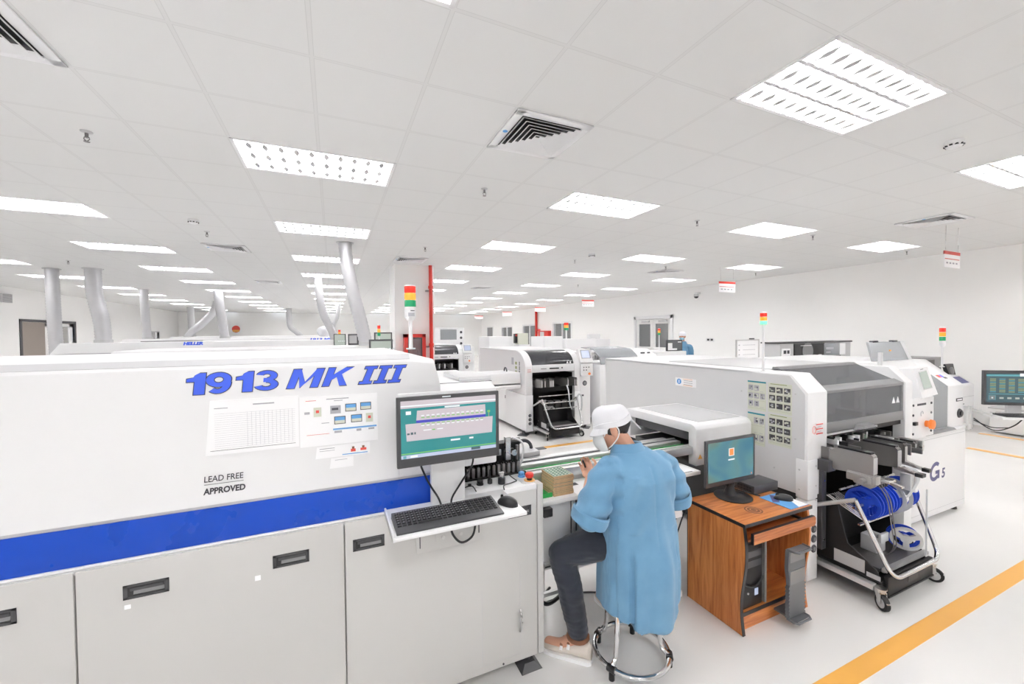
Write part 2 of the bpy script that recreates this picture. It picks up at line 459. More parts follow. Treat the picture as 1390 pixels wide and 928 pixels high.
# double service door
a, c, s, h = OPEN[0]; b = mb('white')
x0, x1 = XR-.03, XR+.12
b.box(x0, x1, a-.1, a+.02, 0, h+.1, .005).box(x0, x1, c-.02, c+.1, 0, h+.1, .005).box(x0, x1, a-.1, c+.1, h-.02, h+.1, .005)
d = struct(b, 'door_1')
for k, (p, q) in enumerate(((a+.03, (a+c)/2-.01), ((a+c)/2+.01, c-.03))):
    b = mb('white2'); X0, X1 = XR+.01, XR+.06
    b.box(X0, X1, p, q, .02, 1.22, .004).box(X0, X1, p, q, 2.08, h-.03, .004).box(X0, X1, p, p+.12, 1.22, 2.08).box(X0, X1, q-.12, q, 1.22, 2.08)
    L = b.build('door_leaf', d)
    mb('glass').box(XR+.03, XR+.036, p+.12, q-.12, 1.22, 2.08).build('pane', L)
    yy = q-.06 if k == 0 else p+.06
    mb('steel').tube([(X0-.0, yy, 1.0), (X0-.05, yy, 1.0), (X0-.05, yy, 1.16), (X0, yy, 1.16)], .008, 8).build('handle', L)
    mb('lgrey').box(X0-.05, X0, p+.15, p+.55, 2.14, 2.2, .004).build('door_closer', L)
# far right door, at the end of the right wall
b = mb('white'); b.box(XR-.03, XR+.0, 28.0, 28.08, 0, 2.3).box(XR-.03, XR, 29.2, 29.28, 0, 2.3).box(XR-.03, XR, 28.0, 29.28, 2.22, 2.3)
d = struct(b, 'door_2'); mb('grey').box(XR-.02, XR-.005, 28.08, 29.2, 0.01, 2.22).build('door_leaf', d)
# left wall with its doorway
LOPEN = [(17.1, 19.8, 0, 2.26), (26.0, 27.6, 1.1, 2.0)]
struct(holed_wall(XL-.16, XL, LOPEN, YN, YB), 'wall_left')
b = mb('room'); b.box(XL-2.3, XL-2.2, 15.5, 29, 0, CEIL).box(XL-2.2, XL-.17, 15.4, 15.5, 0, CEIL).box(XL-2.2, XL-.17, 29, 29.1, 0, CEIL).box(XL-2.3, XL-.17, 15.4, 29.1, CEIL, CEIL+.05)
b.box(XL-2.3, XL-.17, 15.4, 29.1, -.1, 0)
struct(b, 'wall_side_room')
b = mb('dgrey').box(XL-.1, XL+.02, 17.0, 17.1, 0, 2.32).box(XL-.1, XL+.02, 19.8, 19.9, 0, 2.32).box(XL-.1, XL+.02, 17.0, 19.9, 2.26, 2.34)
d = struct(b, 'door_3')
b = mb('white'); b.box(XL-.08, XL-.03, 18.35, 19.78, .02, 1.55).box(XL-.08, XL-.03, 18.35, 18.5, 1.55, 2.24).box(XL-.08, XL-.03, 19.6, 19.78, 1.55, 2.24).box(XL-.08, XL-.03, 18.35, 19.78, 2.14, 2.24)
L = b.build('door_leaf', d); mb('glass').box(XL-.06, XL-.054, 18.5, 19.6, 1.55, 2.14).build('pane', L)
a, c, s, h = LOPEN[1]
b = mb('lgrey').box(XL-.08, XL+.02, a-.05, a, s-.05, h+.05).box(XL-.08, XL+.02, c, c+.05, s-.05, h+.05).box(XL-.08, XL+.02, a, c, s-.05, s).box(XL-.08, XL+.02, a, c, h, h+.05).box(XL-.08, XL+.02, (a+c)/2-.04, (a+c)/2+.04, s, h)
d = struct(b, 'window_4'); mb('glass').box(XL-.05, XL-.044, a, c, s, h).build('pane', d)
# lower soffit on the back wall at the left
struct(mb(WM).box(-5.2, .5, YB-.25, YB, 0, 2.75), 'wall_back_step')
# pillars
struct(mb(WM).box(1.2, 2.03, 8.75, 9.6, 0, CEIL), 'pillar')
# painted floor lines
struct(mb('yellow').box(.9, 10.2, 1.125, 1.22, 0, .002), 'floor_line')
struct(mb('yellow').box(1.1, 8.4, 5.47, 5.56, 0, .002), 'floor_line_second')
struct(mb('yellow').box(8.62, 8.74, -2.0, 2.75, 0, .002), 'floor_line_aisle')
struct(mb('yellow').box(10.02, 10.12, -2.0, 3.05, 0, .002), 'floor_line_wall')

# ------------------------------------------------------------------ ceiling lights
TUBE = emis('fluorescent_tube', (1.0, .99, .985), 36.0)
REFL = mat('bright_reflector', (.86, .86, .88), .3, .6)
BLADE = mat('grey_blade_underside', (.50, .50, .515), .45)
LOUV = mat('louvre_blade', (.80, .80, .82), .25, .5)
def make_light():
    x0, y0 = 0.0, 0.0; W, D, h = 1.2, .6, .066
    cx, cy = W/2, D/2
    t = thing('ceiling_light', 'x', 'ceiling light', (0, 0, 0), 'louvred lights in the ceiling grid')
    z = 0.0
    b = mb('white')
    for q in ((-cx, cx, -cy, -cy+.022), (-cx, cx, cy-.022, cy), (-cx, -cx+.022, -cy, cy), (cx-.022, cx, -cy, cy)): b.box(*q, z-.004, z+.012)
    b.build('frame', t)
    b = mb(REFL)
    # three shallow reflector troughs
    b.box(-cx+.004, cx-.004, -cy+.004, -cy+.018, z, z+h).box(-cx+.004, cx-.004, cy-.018, cy-.004, z, z+h)
    b.box(-cx+.004, -cx+.018, -cy+.004, cy-.004, z, z+h).box(cx-.018, cx-.004, -cy+.004, cy-.004, z, z+h)
    b.box(-cx, cx, -cy, cy, z+h, z+h+.012)
    b.build('reflector', t)
    b = mb(LOUV)
    for k in (-1, 1):
        y = k*D/6
        b.prism([(y-.012, z+.002), (y+.012, z+.002), (y+.003, z+.040), (y-.003, z+.040)], 'yz', -cx+.02, cx-.02)
    for k in range(1, 11):
        x = -cx + W*k/11
        b.prism([(x-.004, z+.006), (x+.004, z+.006), (x+.002, z+.030), (x-.002, z+.030)], 'xz', -cy+.02, cy-.02)
    b.use(BLADE)
    for k in range(1, 11):          # lens-shaped undersides of the cross blades and plates on the long blades
        x = -cx + W*k/11
        for r in (-1, 0, 1):
            yc = r*D/3; P = [(-.0, -.062), (.019, -.02), (.021, 0), (.019, .02), (0, .062), (-.019, .02), (-.021, 0), (-.019, -.02)]
            b.hull([(x+u, yc+v, z+.001) for u, v in P], [(x+u*.3, yc+v, z+.020) for u, v in P])
        for r in (-1.5, -.5, .5, 1.5):
            yc = r*D/3*(.985 if abs(r) > 1 else 1) - (.012 if r > 1 else -.012 if r < -1 else 0); xx = x-W/22
            b.box(xx-.024, xx+.024, yc-.010, yc+.010, z-.001, z+.003)
    b.build('louvre', t)
    for k in (-1, 0, 1):
        mb(TUBE).tube([(-cx+.05, k*D/3, z+.047), (cx-.05, k*D/3, z+.047)], .014, 8).build('tube', t)
    return t
L0 = make_light(); first = True
vis_rows = [j for j in LROWS if j >= -1]
for (i, j) in lights:
    x, y = cell(i, j); loc = (x+.6, y+.3, CEIL)
    c = LCOLS.index(i)
    if j < -1: lab = 'recessed louvred ceiling light behind the camera, %s row, %s column from the left wall' % ('nearer' if j == -5 else 'farther', ORD[c])
    elif (i, j) == (6, -1): lab = 'largest bright louvred ceiling light, directly above the feeder trolley machine'
    elif (i, j) == (11, -1): lab = 'bright louvred ceiling light cut by the right edge of the photo'
    elif (i, j) == (1, 3): lab = 'large louvred ceiling light above the blue lettering of the oven'
    elif (i, j) == (6, 3): lab = 'louvred ceiling light just beyond the big square air vent'
    else: lab = 'louvred ceiling light, %s row from the front, %s column from the left wall' % (ORD[vis_rows.index(j)], ORD[c])
    if first: L0.location = loc; L0['label'] = lab; first = False
    else: dup(L0, loc, lab)

# ------------------------------------------------------------------ air vents
def make_vent():
    t = thing('ceiling_vent', 'x', 'air vent', (0, 0, 0), 'square air vents in the ceiling')
    b = mb('white'); s = .295
    for q in ((-s, s, -s, -s+.06), (-s, s, s-.06, s), (-s, -s+.06, -s, s), (s-.06, s, -s, s)): b.box(*q, -.014, -.002, .003)
    b.build('frame', t)
    mb('black').box(-s+.05, s-.05, -s+.05, s-.05, -.0035, -.0015).build('backing', t)
    for k in range(6):
        r1 = .232 - k*.038; r0 = r1 - .026
        zt, zb = -.004, -.024
        b = mb('white')
        P = lambda r, z: [(-r, -r, z), (r, -r, z), (r, r, z), (-r, r, z)]
        A, B = P(r1, zb), P(r0, zt); A2, B2 = P(r1, zb+.003), P(r0, zt+.002)
        for q in range(4):
            w = (q+1) % 4
            b.quad(A[q], A[w], B[w], B[q]).quad(A2[q], B2[q], B2[w], A2[w]).quad(A[q], A2[q], A2[w], A[w])
        b.build('louvre_ring', t, .3)
    mb('inkblue').lathe([(.018, -.0155), (.018, -.014)], (-s+.03, 0, 0)).build('sticker', t)
    return t
V0 = make_vent(); vents = [(4, 1, 'square louvred air vent in the ceiling above the seated worker'), (-1, 1, 'square louvred air vent cut by the top left corner'),
    (14, 1, 'square air vent beside the wires of the nearest hanging sign'), (-1, 10, 'small far air vent left of the ceiling above the blue lettering'),
    (4, 10, 'air vent in the ceiling beside the white pillar'), (14, 9, 'air vent near the right wall above the standing worker'), (9, 17, 'small distant air vent right of the white pillar'), (-1, 18, 'distant air vent between the far ducts')]
for n, (i, j, lab) in enumerate(vents):
    x, y = cell(i+.5, j+.5); loc = (x, y, CEIL)
    if n == 0: V0.location = loc; V0['label'] = lab
    else: dup(V0, loc, lab)

# ------------------------------------------------------------------ sprinklers and smoke detectors
def make_sprinkler():
    t = thing('fire_sprinkler', 'x', 'sprinkler', (0, 0, 0), 'sprinklers on the ceiling')
    mb('lgrey').lathe([(.035, -.002), (.034, -.007), (.015, -.014)], (0, 0, 0), seg=16).build('escutcheon', t)
    b = mb('dsteel').cyl((0, 0, -.012), (0, 0, -.045), .011, seg=8)
    b.tube([(-.012, 0, -.04), (-.016, 0, -.055), (0, 0, -.072)], .003, 6).tube([(.012, 0, -.04), (.016, 0, -.055), (0, 0, -.072)], .003, 6)
    b.build('head', t)
    mb('dsteel').lathe([(.018, -.075), (.018, -.072)], (0, 0, 0), seg=10).build('deflector', t)
    return t
sp = [(-1.58, 3.89, 'nearest sprinkler, at the left of the ceiling'), (1.43, 3.88, 'sprinkler just beyond the square air vent'), (4.42, 3.91, 'sprinkler between the two middle bright ceiling lights'),
      (6.77, 3.83, 'sprinkler right of the light above the standing worker'), (9.76, 3.91, 'sprinkler beside the light left of the nearest hanging sign'), (-1.59, 6.95, 'sprinkler above the third oven lettering near a far vent'),
      (1.45, 6.85, 'sprinkler above the white pillar'), (4.46, 6.92, 'far sprinkler in front of a smoke detector, centre right'), (6.82, 6.88, 'far sprinkler above the double door'), (9.76, 6.84, 'far sprinkler close to the right wall above a hanging sign'),
      (-4.58, 10.49, 'far sprinkler left of the widest flexible duct'), (6.87, 10.48, 'distant sprinkler over the curved machine'), (2.0, 13.03, 'distant sprinkler hidden near the pillar top')]
S0 = make_sprinkler()
for n, (x, y, lab) in enumerate(sp):
    if n == 0: S0.location = (x, y, CEIL); S0['label'] = lab
    else: dup(S0, (x, y, CEIL), lab)
def make_smoke():
    t = thing('smoke_detector', 'x', 'smoke detector', (0, 0, 0), 'smoke detectors on the ceiling')
    mb('white').lathe([(.055, 0), (.057, -.012), (.055, -.03), (.045, -.045), (.030, -.052)], (0, 0, 0)).build('housing', t)
    b = mb('black')
    for k in range(10):
        a = k*PI/5; b.box(.048*math.cos(a)-.009, .048*math.cos(a)+.009, .048*math.sin(a)-.009, .048*math.sin(a)+.009, -.040, -.030)
    b.build('slots', t)
    return t
D0 = make_smoke()
for n, (x, y, lab) in enumerate([(4.46, 1.51, 'nearest smoke detector, beside the largest bright ceiling light'), (-1.58, 6.31, 'smoke detector at left between two louvred lights'), (4.47, 6.35, 'smoke detector far off in the middle of the ceiling')]):
    if n == 0: D0.location = (x, y, CEIL); D0['label'] = lab
    else: dup(D0, (x, y, CEIL), lab)

# ------------------------------------------------------------------ hanging signs
def sign(x0, x1, y, z0, z1, label):
    t = thing('hanging_sign', label, 'sign', ((x0+x1)/2, y, z0), 'red and white signs hung above the lines')
    h = z1-z0; w = x1-x0
    b = mb('paper', 'red')
    b.use('paper').box(x0, x1, y-.006, y+.006, z0, z1, .002)
    b.use('red').box(x0, x1, y-.0075, y+.0075, z1-h*.2, z1+.001).box(x0+w*.02, x1-w*.06, y-.007, y+.007, z0+h*.5, z0+h*.545)
    b.use('inkgrey')
    for k in range(4): b.rect(x0+w*.1+w*.2*k, x0+w*.22+w*.2*k, z0+h*.22, z0+h*.32, y-.0072)
    b.use('paper').text('LINE', h*.14, face_y(x0+w*.1, y-.008, z1-h*.16), depth=.0004) if False else None
    b.build('panel', t)
    mb('steel').tube([(x0+w*.1, y, z1), (x0+w*.1, y, CEIL)], .003, 6).build('wire', t)
    mb('steel').tube([(x1-w*.1, y, z1), (x1-w*.1, y, CEIL)], .003, 6).build('wire', t)
sign(7.87, 8.34, 2.75, 2.66, 2.885, 'nearest red and white hanging sign, by the right vent')
sign(8.03, 8.56, 6.5, 2.675, 2.915, 'red and white sign hanging beside the wall camera')
sign(7.95, 8.45, 11.9, 2.69, 2.92, 'third red and white hanging sign, above the curved machine')
sign(8.45, 8.99, 16.45, 2.76, 2.95, 'small hanging sign near the distant red fire main')
sign(8.75, 9.3, 21.0, 2.76, 2.98, 'far tiny hanging sign before the third window')
sign(8.6, 9.2, 25.5, 2.74, 2.96, 'farthest tiny hanging sign near the end of the right wall')

# wall things
t = thing('security_camera', 'black and white dome camera high on the right wall', 'camera', (XR-.12, 9.55, 2.86))
mb('white').box(XR-.16, XR-.001, 9.5, 9.6, 2.99, 3.05, .006).build('bracket', t)
mb('lgrey').lathe([(.07, .02), (.075, .0), (.075, -.06)], (XR-.14, 9.55, 2.97)).build('housing', t)
mb('black').ell((XR-.14, 9.55, 2.91), (.068, .068, .06)).build('dome', t)
t = thing('wall_speaker', 'dark square wall box high on the left wall', 'speaker box', (XL+.04, 16.4, 2.8))  # a loudspeaker box, no air vent
mb('lgrey').box(XL+.001, XL+.08, 16.2, 16.62, 2.78, 3.03, .01).build('housing', t)
b = mb('grey')
for k in range(6): b.box(XL+.08, XL+.086, 16.23, 16.59, 2.80+k*.038, 2.815+k*.038)
b.build('grille', t)
t = thing('socket_plate', 'small socket plate on the right wall behind the standing worker', 'socket', (XR-.01, 8.9, 1.5))
mb('white').box(XR-.015, XR-.001, 8.98, 9.28, 1.46, 1.58, .003).build('plate', t)
mb('dgrey').box(XR-.018, XR-.014, 9.02, 9.11, 1.49, 1.55).box(XR-.018, XR-.014, 9.15, 9.24, 1.49, 1.55).build('sockets', t)
# pillar pipe and fire cabinet
t = thing('fire_pipe', 'red fire main running up the white pillar', 'pipe', (1.94, 8.68, 0))
mb('red').cyl((1.94, 8.66, 0), (1.94, 8.66, CEIL), .038, seg=16).build('pipe', t)
for z in (1.55, 2.78):
    mb('red').cyl((1.94, 8.66, z-.03), (1.94, 8.66, z+.03), .052, seg=16).build('coupling', t)
mb('dsteel').box(1.84, 2.0, 8.66, 8.749, 2.69, 2.72).box(1.84, 2.0, 8.66, 8.749, 1.49, 1.52).build('bracket', t)
t = thing('fire_cabinet', 'red fire hose cabinet with glass front on the white pillar', 'fire cabinet', (1.57, 8.65, 1.0))
b = mb('red'); X0, X1, Z0, Z1 = 1.36, 1.80, .98, 1.78; y = 8.56
b.box(X0, X0+.07, y, 8.749, Z0, Z1).box(X1-.07, X1, y, 8.749, Z0, Z1).box(X0, X1, y, 8.749, Z1-.07, Z1).box(X0, X1, y, 8.749, Z0, Z0+.07).box(X0, X1, 8.735, 8.748, Z0, Z1)
b.build('body', t)
o = mb('dgrey').box(X0+.07, X0+.09, y+.01, y+.03, Z0+.07, Z1-.07).box(X1-.09, X1-.07, y+.01, y+.03, Z0+.07, Z1-.07).box(X0+.07, X1-.07, y+.01, y+.03, Z1-.1, Z1-.07).box(X0+.07, X1-.07, y+.01, y+.03, Z0+.07, Z0+.1).build('door', t)
mb('glass').box(X0+.09, X1-.09, y+.018, y+.022, Z0+.1, Z1-.1).build('pane', o)
mb('red').tube([(X0+.22+.09*math.cos(a*.4), y+.12, 1.38+.09*math.sin(a*.4)) for a in range(48)], .02, 8).build('hose', t)
t = thing('fire_pipe', 'distant red fire main on the right wall between the far windows', 'pipe', (XR-.1, 20.98, 0))
mb('red').cyl((XR-.09, 20.9, 0), (XR-.09, 20.9, CEIL), .07, seg=12).build('pipe', t)
mb('red').cyl((XR-.09, 20.9, 1.95), (XR-.09, 20.45, 1.95), .045, seg=12).build('branch', t)
t = thing('fire_cabinet', 'distant red fire cabinet on the right wall beside the red main', 'fire cabinet', (XR-.1, 19.9, 1.35))
mb('red').box(XR-.2, XR-.001, 19.3, 20.45, 1.38, 1.90, .01).build('body', t)
mb('lgrey').box(XR-.21, XR-.2, 19.75, 20.2, 1.44, 1.84).build('door', t)
# ------------------------------------------------------------------ reflow oven in the foreground
T = thing('reflow_oven', 'long white oven in the foreground with blue stripe and blue lettering', 'oven', (-1.5, 2.45, 0))
X0 = -4.4
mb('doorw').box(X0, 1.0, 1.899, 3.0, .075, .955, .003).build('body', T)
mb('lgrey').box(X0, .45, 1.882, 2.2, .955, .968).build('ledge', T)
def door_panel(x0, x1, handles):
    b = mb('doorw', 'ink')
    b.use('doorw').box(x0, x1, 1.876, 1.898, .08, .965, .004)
    o = b.build('door', T)
    for hx in handles:
        b = mb('dgrey')
        z0, z1 = .834, .886; x2 = hx+.132; y = 1.873
        b.box(hx, x2, y, 1.878, z0, z0+.009, .001).box(hx, x2, y, 1.878, z1-.009, z1, .001).box(hx, hx+.013, y, 1.878, z0, z1, .001).box(x2-.013, x2, y, 1.878, z0, z1, .001)
        b.use('black').box(hx+.013, x2-.013, 1.8755, 1.877, z0+.009, z1-.009)
        b.use('grey').prism([(1.872, z0+.016), (1.876, z0+.03), (1.876, z0+.016)], 'yz', hx+.03, x2-.014)
        b.use('dgrey').box(hx+.02, x2-.016, 1.8735, 1.8765, z0+.028, z1-.012, .001)
        b.build('handle', o)
    return o
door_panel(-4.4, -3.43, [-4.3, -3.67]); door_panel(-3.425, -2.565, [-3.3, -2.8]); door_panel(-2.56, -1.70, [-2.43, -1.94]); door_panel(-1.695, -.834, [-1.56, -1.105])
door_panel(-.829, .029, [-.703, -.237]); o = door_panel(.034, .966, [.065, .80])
b = mb('doorw'); b.box(.337, .664, 1.872, 1.877, .762, .876, .002)
b.use('ink').box(.352, .356, 1.8705, 1.872, .785, .85).box(.640, .645, 1.8705, 1.872, .80, .862)
b.use('doorw').box(.43, .44, 1.866, 1.872, .80, .868).box(.505, .511, 1.866, 1.872, .86, .874)
b.use('steel').cyl((.463, 1.8715, .815), (.463, 1.866, .815), .008).cyl((.55, 1.8715, .815), (.55, 1.866, .815), .008)
b.use('ink').cyl((.41, 1.8715, .86), (.41, 1.866, .86), .016).cyl((.60, 1.8715, .863), (.60, 1.866, .863), .018)
b.build('socket_panel', o)
b = mb('lgrey'); z = .12
for q in ((.655, .657, .12, .5), (.863, .865, .14, .60)): b.box(q[0], q[1], 1.8752, 1.8762, q[2], q[3])
b.box(.655, .865, 1.8752, 1.8762, .119, .121); b.use('ink').cyl((.768, 1.876, .095), (.768, 1.873, .095), .005)
b.build('hatch_outline', o)
mb('steel').tube(bez((.866, 1.876, .35), (.866, 1.855, .33), (.866, 1.855, .25), (.866, 1.876, .235)), .006, 8).build('pull', o)
b = mb('inkgrey'); b.use('paper').box(-.70, -.682, 1.8752, 1.8762, .80, .815).box(-.30, -.28, 1.8752, 1.8762, .80, .82); b.build('sticker', T)
mb('doorw').box(.970, 1.004, 1.876, 1.94, .08, .985, .003).build('corner_post', T)
for fx in (.93, -.4, -1.9, -3.4):
    b = mb('dgrey'); b.hull([(fx-.06, 1.87, 0), (fx+.06, 1.87, 0), (fx+.06, 2.0, 0), (fx-.06, 2.0, 0)], [(fx-.03, 1.9, .03), (fx+.03, 1.9, .03), (fx+.03, 1.97, .03), (fx-.03, 1.97, .03)])
    b.cyl((fx, 1.935, .02), (fx, 1.935, .08), .018); b.build('foot', T)
    if fx > -.5:
        b = mb('dgrey'); b.cyl((fx, 2.85, 0), (fx, 2.85, .08), .03); b.build('foot', T)
# blue stripe
b = mb('blue'); b.prism([(1.895, .978), (1.892, 1.0), (1.905, 1.05), (1.92, 1.103), (2.0, 1.103), (2.0, .978)], 'yz', X0, .452)
b.build('stripe', T)
mb('white').box(X0, .452, 1.886, 2.0, .969, .977, .001).build('stripe_lip', T)
mb('lgrey').box(X0, .445, 1.925, 2.0, 1.103, 1.116).build('shadow_gap', T)
# hood
def hoodring(x, top, ch, yb=3.0):
    return [(x, 1.92, 1.116), (x, 1.92, top-ch*1.2), (x, 1.921, top-ch), (x, 1.935, top-ch*.55), (x, 1.965, top), (x, yb, top), (x, yb, 1.116)]
b = mb('white'); b.recalc = True
R = [hoodring(X0, 1.684, .032), hoodring(.335, 1.684, .032), hoodring(.445, 1.658, .02), hoodring(.470, 1.545, .01)]
R.append([(x+.012, y, min(z, 1.12)) for x, y, z in R[-1]])
b.loft(R); hood = b.build('hood', T)
mb('bandg').hull([(X0, 1.933, 1.6625), (.33, 1.933, 1.6625), (.33, 1.962, 1.6845), (X0, 1.962, 1.6845)], [(X0, 1.930, 1.6645), (.33, 1.930, 1.6645), (.33, 1.960, 1.6865), (X0, 1.960, 1.6865)]).build('hood_edge_band', hood)  # plain grey strip laid over the hood's chamfered top edge
# lettering on the hood
def arc(cx, cy, ro, ri, a0, a1, n=14, go=0.0):
    """thick curved stroke in a unit-high box as small quads"""
    out = []
    for k in range(n):
        p, q = (math.radians(a0+(a1-a0)*t/n) for t in (k, k+1))
        P = lambda a, r, g: (cx+(r[0]+g)*math.cos(a), cy+(r[1]+g)*math.sin(a))
        out.append((P(p, ri, -go), P(p, ro, go), P(q, ro, go), P(q, ri, -go)))
    return out
ONE = [((.24, 0), (.66, 0), (.66, 1), (.24, .80)), ((.24, .80), (.66, 1), (.40, 1), (.24, .92)), ((-.06, .60), (.24, .60), (.24, .80), (-.06, .74)), ((-.06, .74), (.24, .80), (.28, .94), (.16, .80))]
EM = [((0, 0), (.27, 0), (.27, 1), (0, 1)), ((.82, 0), (1.09, 0), (1.09, 1), (.82, 1)), ((.27, 1), (.27, .62), (.44, 0), (.56, .30)), ((.82, 1), (.56, .30), (.44, 0), (.82, .62))]
KA = [((0, 0), (.28, 0), (.28, 1), (0, 1)), ((.28, .32), (.28, .62), (.70, 1), (1.05, 1)), ((.40, .62), (.62, .66), (1.02, 0), (.70, 0))]
def nine(g): return arc(.52, .655, (.52, .345), (.20, .145), 0, 360, 22, g) + arc(.50, .50, (.54, .50), (.23, .30), 4, -130, 14, g)
def three(g): return arc(.50, .735, (.48, .265), (.17, .105), 165, -88, 14, g) + arc(.50, .285, (.54, .285), (.21, .115), 96, -165, 16, g) + [((.36, .42), (.60, .42), (.60, .63), (.36, .63))]
def put(b, polys, x, z, h, sh, xs=1.0):
    b.use('ink').glyph(polys, x, z, h, 1.9190, sh, .0026, xs); b.use('bluelet').glyph(polys, x, z, h, 1.9180, sh, 0, xs)
def putc(b, fn, x, z, h, sh, xs=1.0):
    b.use('ink').glyph(fn(.034), x, z, h, 1.9190, sh, 0, xs); b.use('bluelet').glyph(fn(0), x, z, h, 1.9180, sh, 0, xs)
b = mb('ink', 'bluelet'); put(b, ONE, -.515, 1.553, .083, .10); put(b, ONE, -.355, 1.554, .081, .10)
putc(b, nine, -.458, 1.554, .082, .08, .98); putc(b, three, -.293, 1.556, .080, .08, .98)
put(b, EM, -.180, 1.557, .079, .38, 1.36); put(b, KA, -.046, 1.558, .079, .38, 1.22)
b.build('lettering', hood, .2)
b = mb('ink', 'bluelet')
def serif_i(b, x, z, h, m, g, y):
    sh = .42
    def P(u, v): return (x+u+sh*(v), y, z+v)
    w, sw, st = .026, .052, .011
    for (u0, u1, v0, v1) in ((-sw/2-g, sw/2+g, -g, st+g), (-sw/2-g, sw/2+g, h-st-g, h+g), (-w/2-g, w/2+g, st-.001, h-st+.001)):
        b.use(m).quad(P(u0, v0), P(u1, v0), P(u1, v1), P(u0, v1))
for k, xx in enumerate((.127, .190, .253)):
    serif_i(b, xx, 1.559, .078, 'ink', .0028, 1.9188); serif_i(b, xx, 1.559, .078, 'bluelet', 0, 1.9178)
b.build('lettering', hood, .2)
b = mb('ink'); b.text('LEAD FREE', .033, face_y(-.468, 1.919, 1.208), 0.08, .0003, .0003, .130)
b.text('APPROVED', .033, face_y(-.472, 1.919, 1.160), 0.08, .0012, .0003, .140); b.box(-.468, -.338, 1.9185, 1.9195, 1.197, 1.1985)
b.build('notice', hood, .2)
# end housing with the tunnel mouth below it
b = mb('white'); b.prism([(.268, 1.914), (.756, 1.914), (.86, 2.26), (.86, 3.0), (.268, 3.0)], 'xy', 1.12, 1.505, .008); housing = b.build('end_housing', T)
mb('ink').box(.48, .84, 2.19, 2.20, 1.5045, 1.507).build('seam', housing)
mb('pale').box(.66, .86, 2.25, 2.6, 1.505, 1.53, .004).build('cover_plate', housing)
mb('bmetal').box(.455, .99, 2.5, 2.52, .955, 1.12).box(.455, .46, 2.07, 2.5, .955, 1.12).box(.455, 1.0, 2.06, 3.0, .956, .962).build('tunnel', T)
# control ledge
b = mb('white'); b.box(.452, .968, 1.877, 2.062, .955, .988, .004); led = b.build('control_ledge', T)
mb('pale').box(.50, .70, 1.96, 2.04, .988, .991, .001).box(.90, .965, 1.90, 2.04, .988, .991, .001).build('button_plate', led)
def knob(x, y, r, h, m, name, cap=None):
    b = mb(m); b.lathe([(r*1.15, 0), (r*1.15, h*.3), (r*.8, h*.35), (r, h*.6), (r, h*.92), (r*.8, h)], (x, y, .99), seg=16)
    return b.build(name, led)
o = knob(.936, 2.0, .017, .028, 'inkblue', 'reset_button'); o['label'] = 'blue push button'
b = mb('yellow').lathe([(.03, 0), (.03, .003)], (.953, 1.935, .99)); b.use('bmetal').lathe([(.014, .003), (.014, .018)], (.953, 1.935, .99)); b.use('red').lathe([(.018, .016), (.023, .024), (.022, .038), (.016, .042)], (.953, 1.935, .99))
o = b.build('emergency_stop', led); o['label'] = 'red emergency stop button'
knob(.69, 1.985, .016, .026, 'black', 'dial'); knob(.635, 1.99, .009, .012, 'black', 'switch')
b = mb('black').lathe([(.013, 0), (.013, .02), (.006, .026), (.005, .05), (.003, .075)], (.745, 1.985, .99)); b.build('joystick', led)
b = mb('black').lathe([(.019, 0), (.019, .03), (.016, .034)], (.80, 1.955, .99)); b.use('steel').lathe([(.009, .03), (.014, .06)], (.80, 1.955, .99)); b.build('key_switch', led)
b = mb('black'); b.tube(smooth_path([(.81, 1.955, 1.02), (.835, 1.98, 1.035), (.87, 1.975, 1.005), (.885, 1.95, .994)]), .003, 6).tube(smooth_path([(.885, 1.95, .993), (.84, 1.93, .994), (.79, 1.90, 1.0), (.775, 1.86, .995)]), .003, 6)
b.tube(smooth_path([(.60, 1.97, .995), (.635, 1.95, 1.005), (.64, 1.90, .995)]), .003, 6).build('cord', led)
# stack light on the far edge of the hood
def stack_light(parent, x, y, z, h, r, lens_h, lit=False, base=.0, name='stack_light'):
    """post from z up to the lens stack whose top is z+h"""
    zt = z+h; zl = zt-3*lens_h
    b = mb('white').cyl((x, y, z), (x, y, zl-base), r*.36, seg=12).lathe([(r*.8, 0), (r*.8, .008)], (x, y, z), seg=14)
    if base: b.lathe([(r*.6, -base), (r, -base+.02), (r, 0)], (x, y, zl), seg=16)
    post = b.build(name, parent)
    for k, (m, nm) in enumerate((('greenlit' if lit else 'green', 'green_lens'), ('amber', 'amber_lens'), ('redlens', 'red_lens'))):
        mb(m).lathe([(r*.96, k*lens_h+.002), (r, k*lens_h+.006), (r, (k+1)*lens_h-.004), (r*.96, (k+1)*lens_h-.001)], (x, y, zl), seg=18).build(nm, post)
    mb('white').lathe([(r, 0), (r*.9, .006), (r*.3, .01)], (x, y, zt), seg=16).build('cap', post)
    return post
p = stack_light(T, .455, 2.62, 1.684, .40, .036, .044, base=.085)
b = mb('ink').box(.45, .475, 2.5825, 2.584, 1.925, 1.93).use('inkgrey').box(.435, .475, 2.5825, 2.584, 1.893, 1.915); b.build('plate_mark', p)
# keyboard tray and monitor bracket
b = mb('white'); b.box(.198, .77, 1.586, 1.875, .980, .995, .004).box(.198, .206, 1.586, 1.875, .980, 1.003, .002).box(.36, .60, 1.70, 1.875, .955, .981, .002)
b.build('keyboard_tray', T)
b = mb('white'); b.box(.405, .565, 1.84, 1.876, .99, 1.26, .004).box(.37, .60, 1.80, 1.842, 1.20, 1.31, .004).box(.44, .53, 1.776, 1.805, 1.28, 1.40, .004)
b.build('monitor_bracket', T)
b = mb('black'); b.tube(smooth_path([(.50, 1.868, .885), (.505, 1.855, .83), (.545, 1.845, .785), (.60, 1.85, .80), (.62, 1.86, .85), (.615, 1.868, .885)]), .0055, 8)
b.build('cable_loop', T)
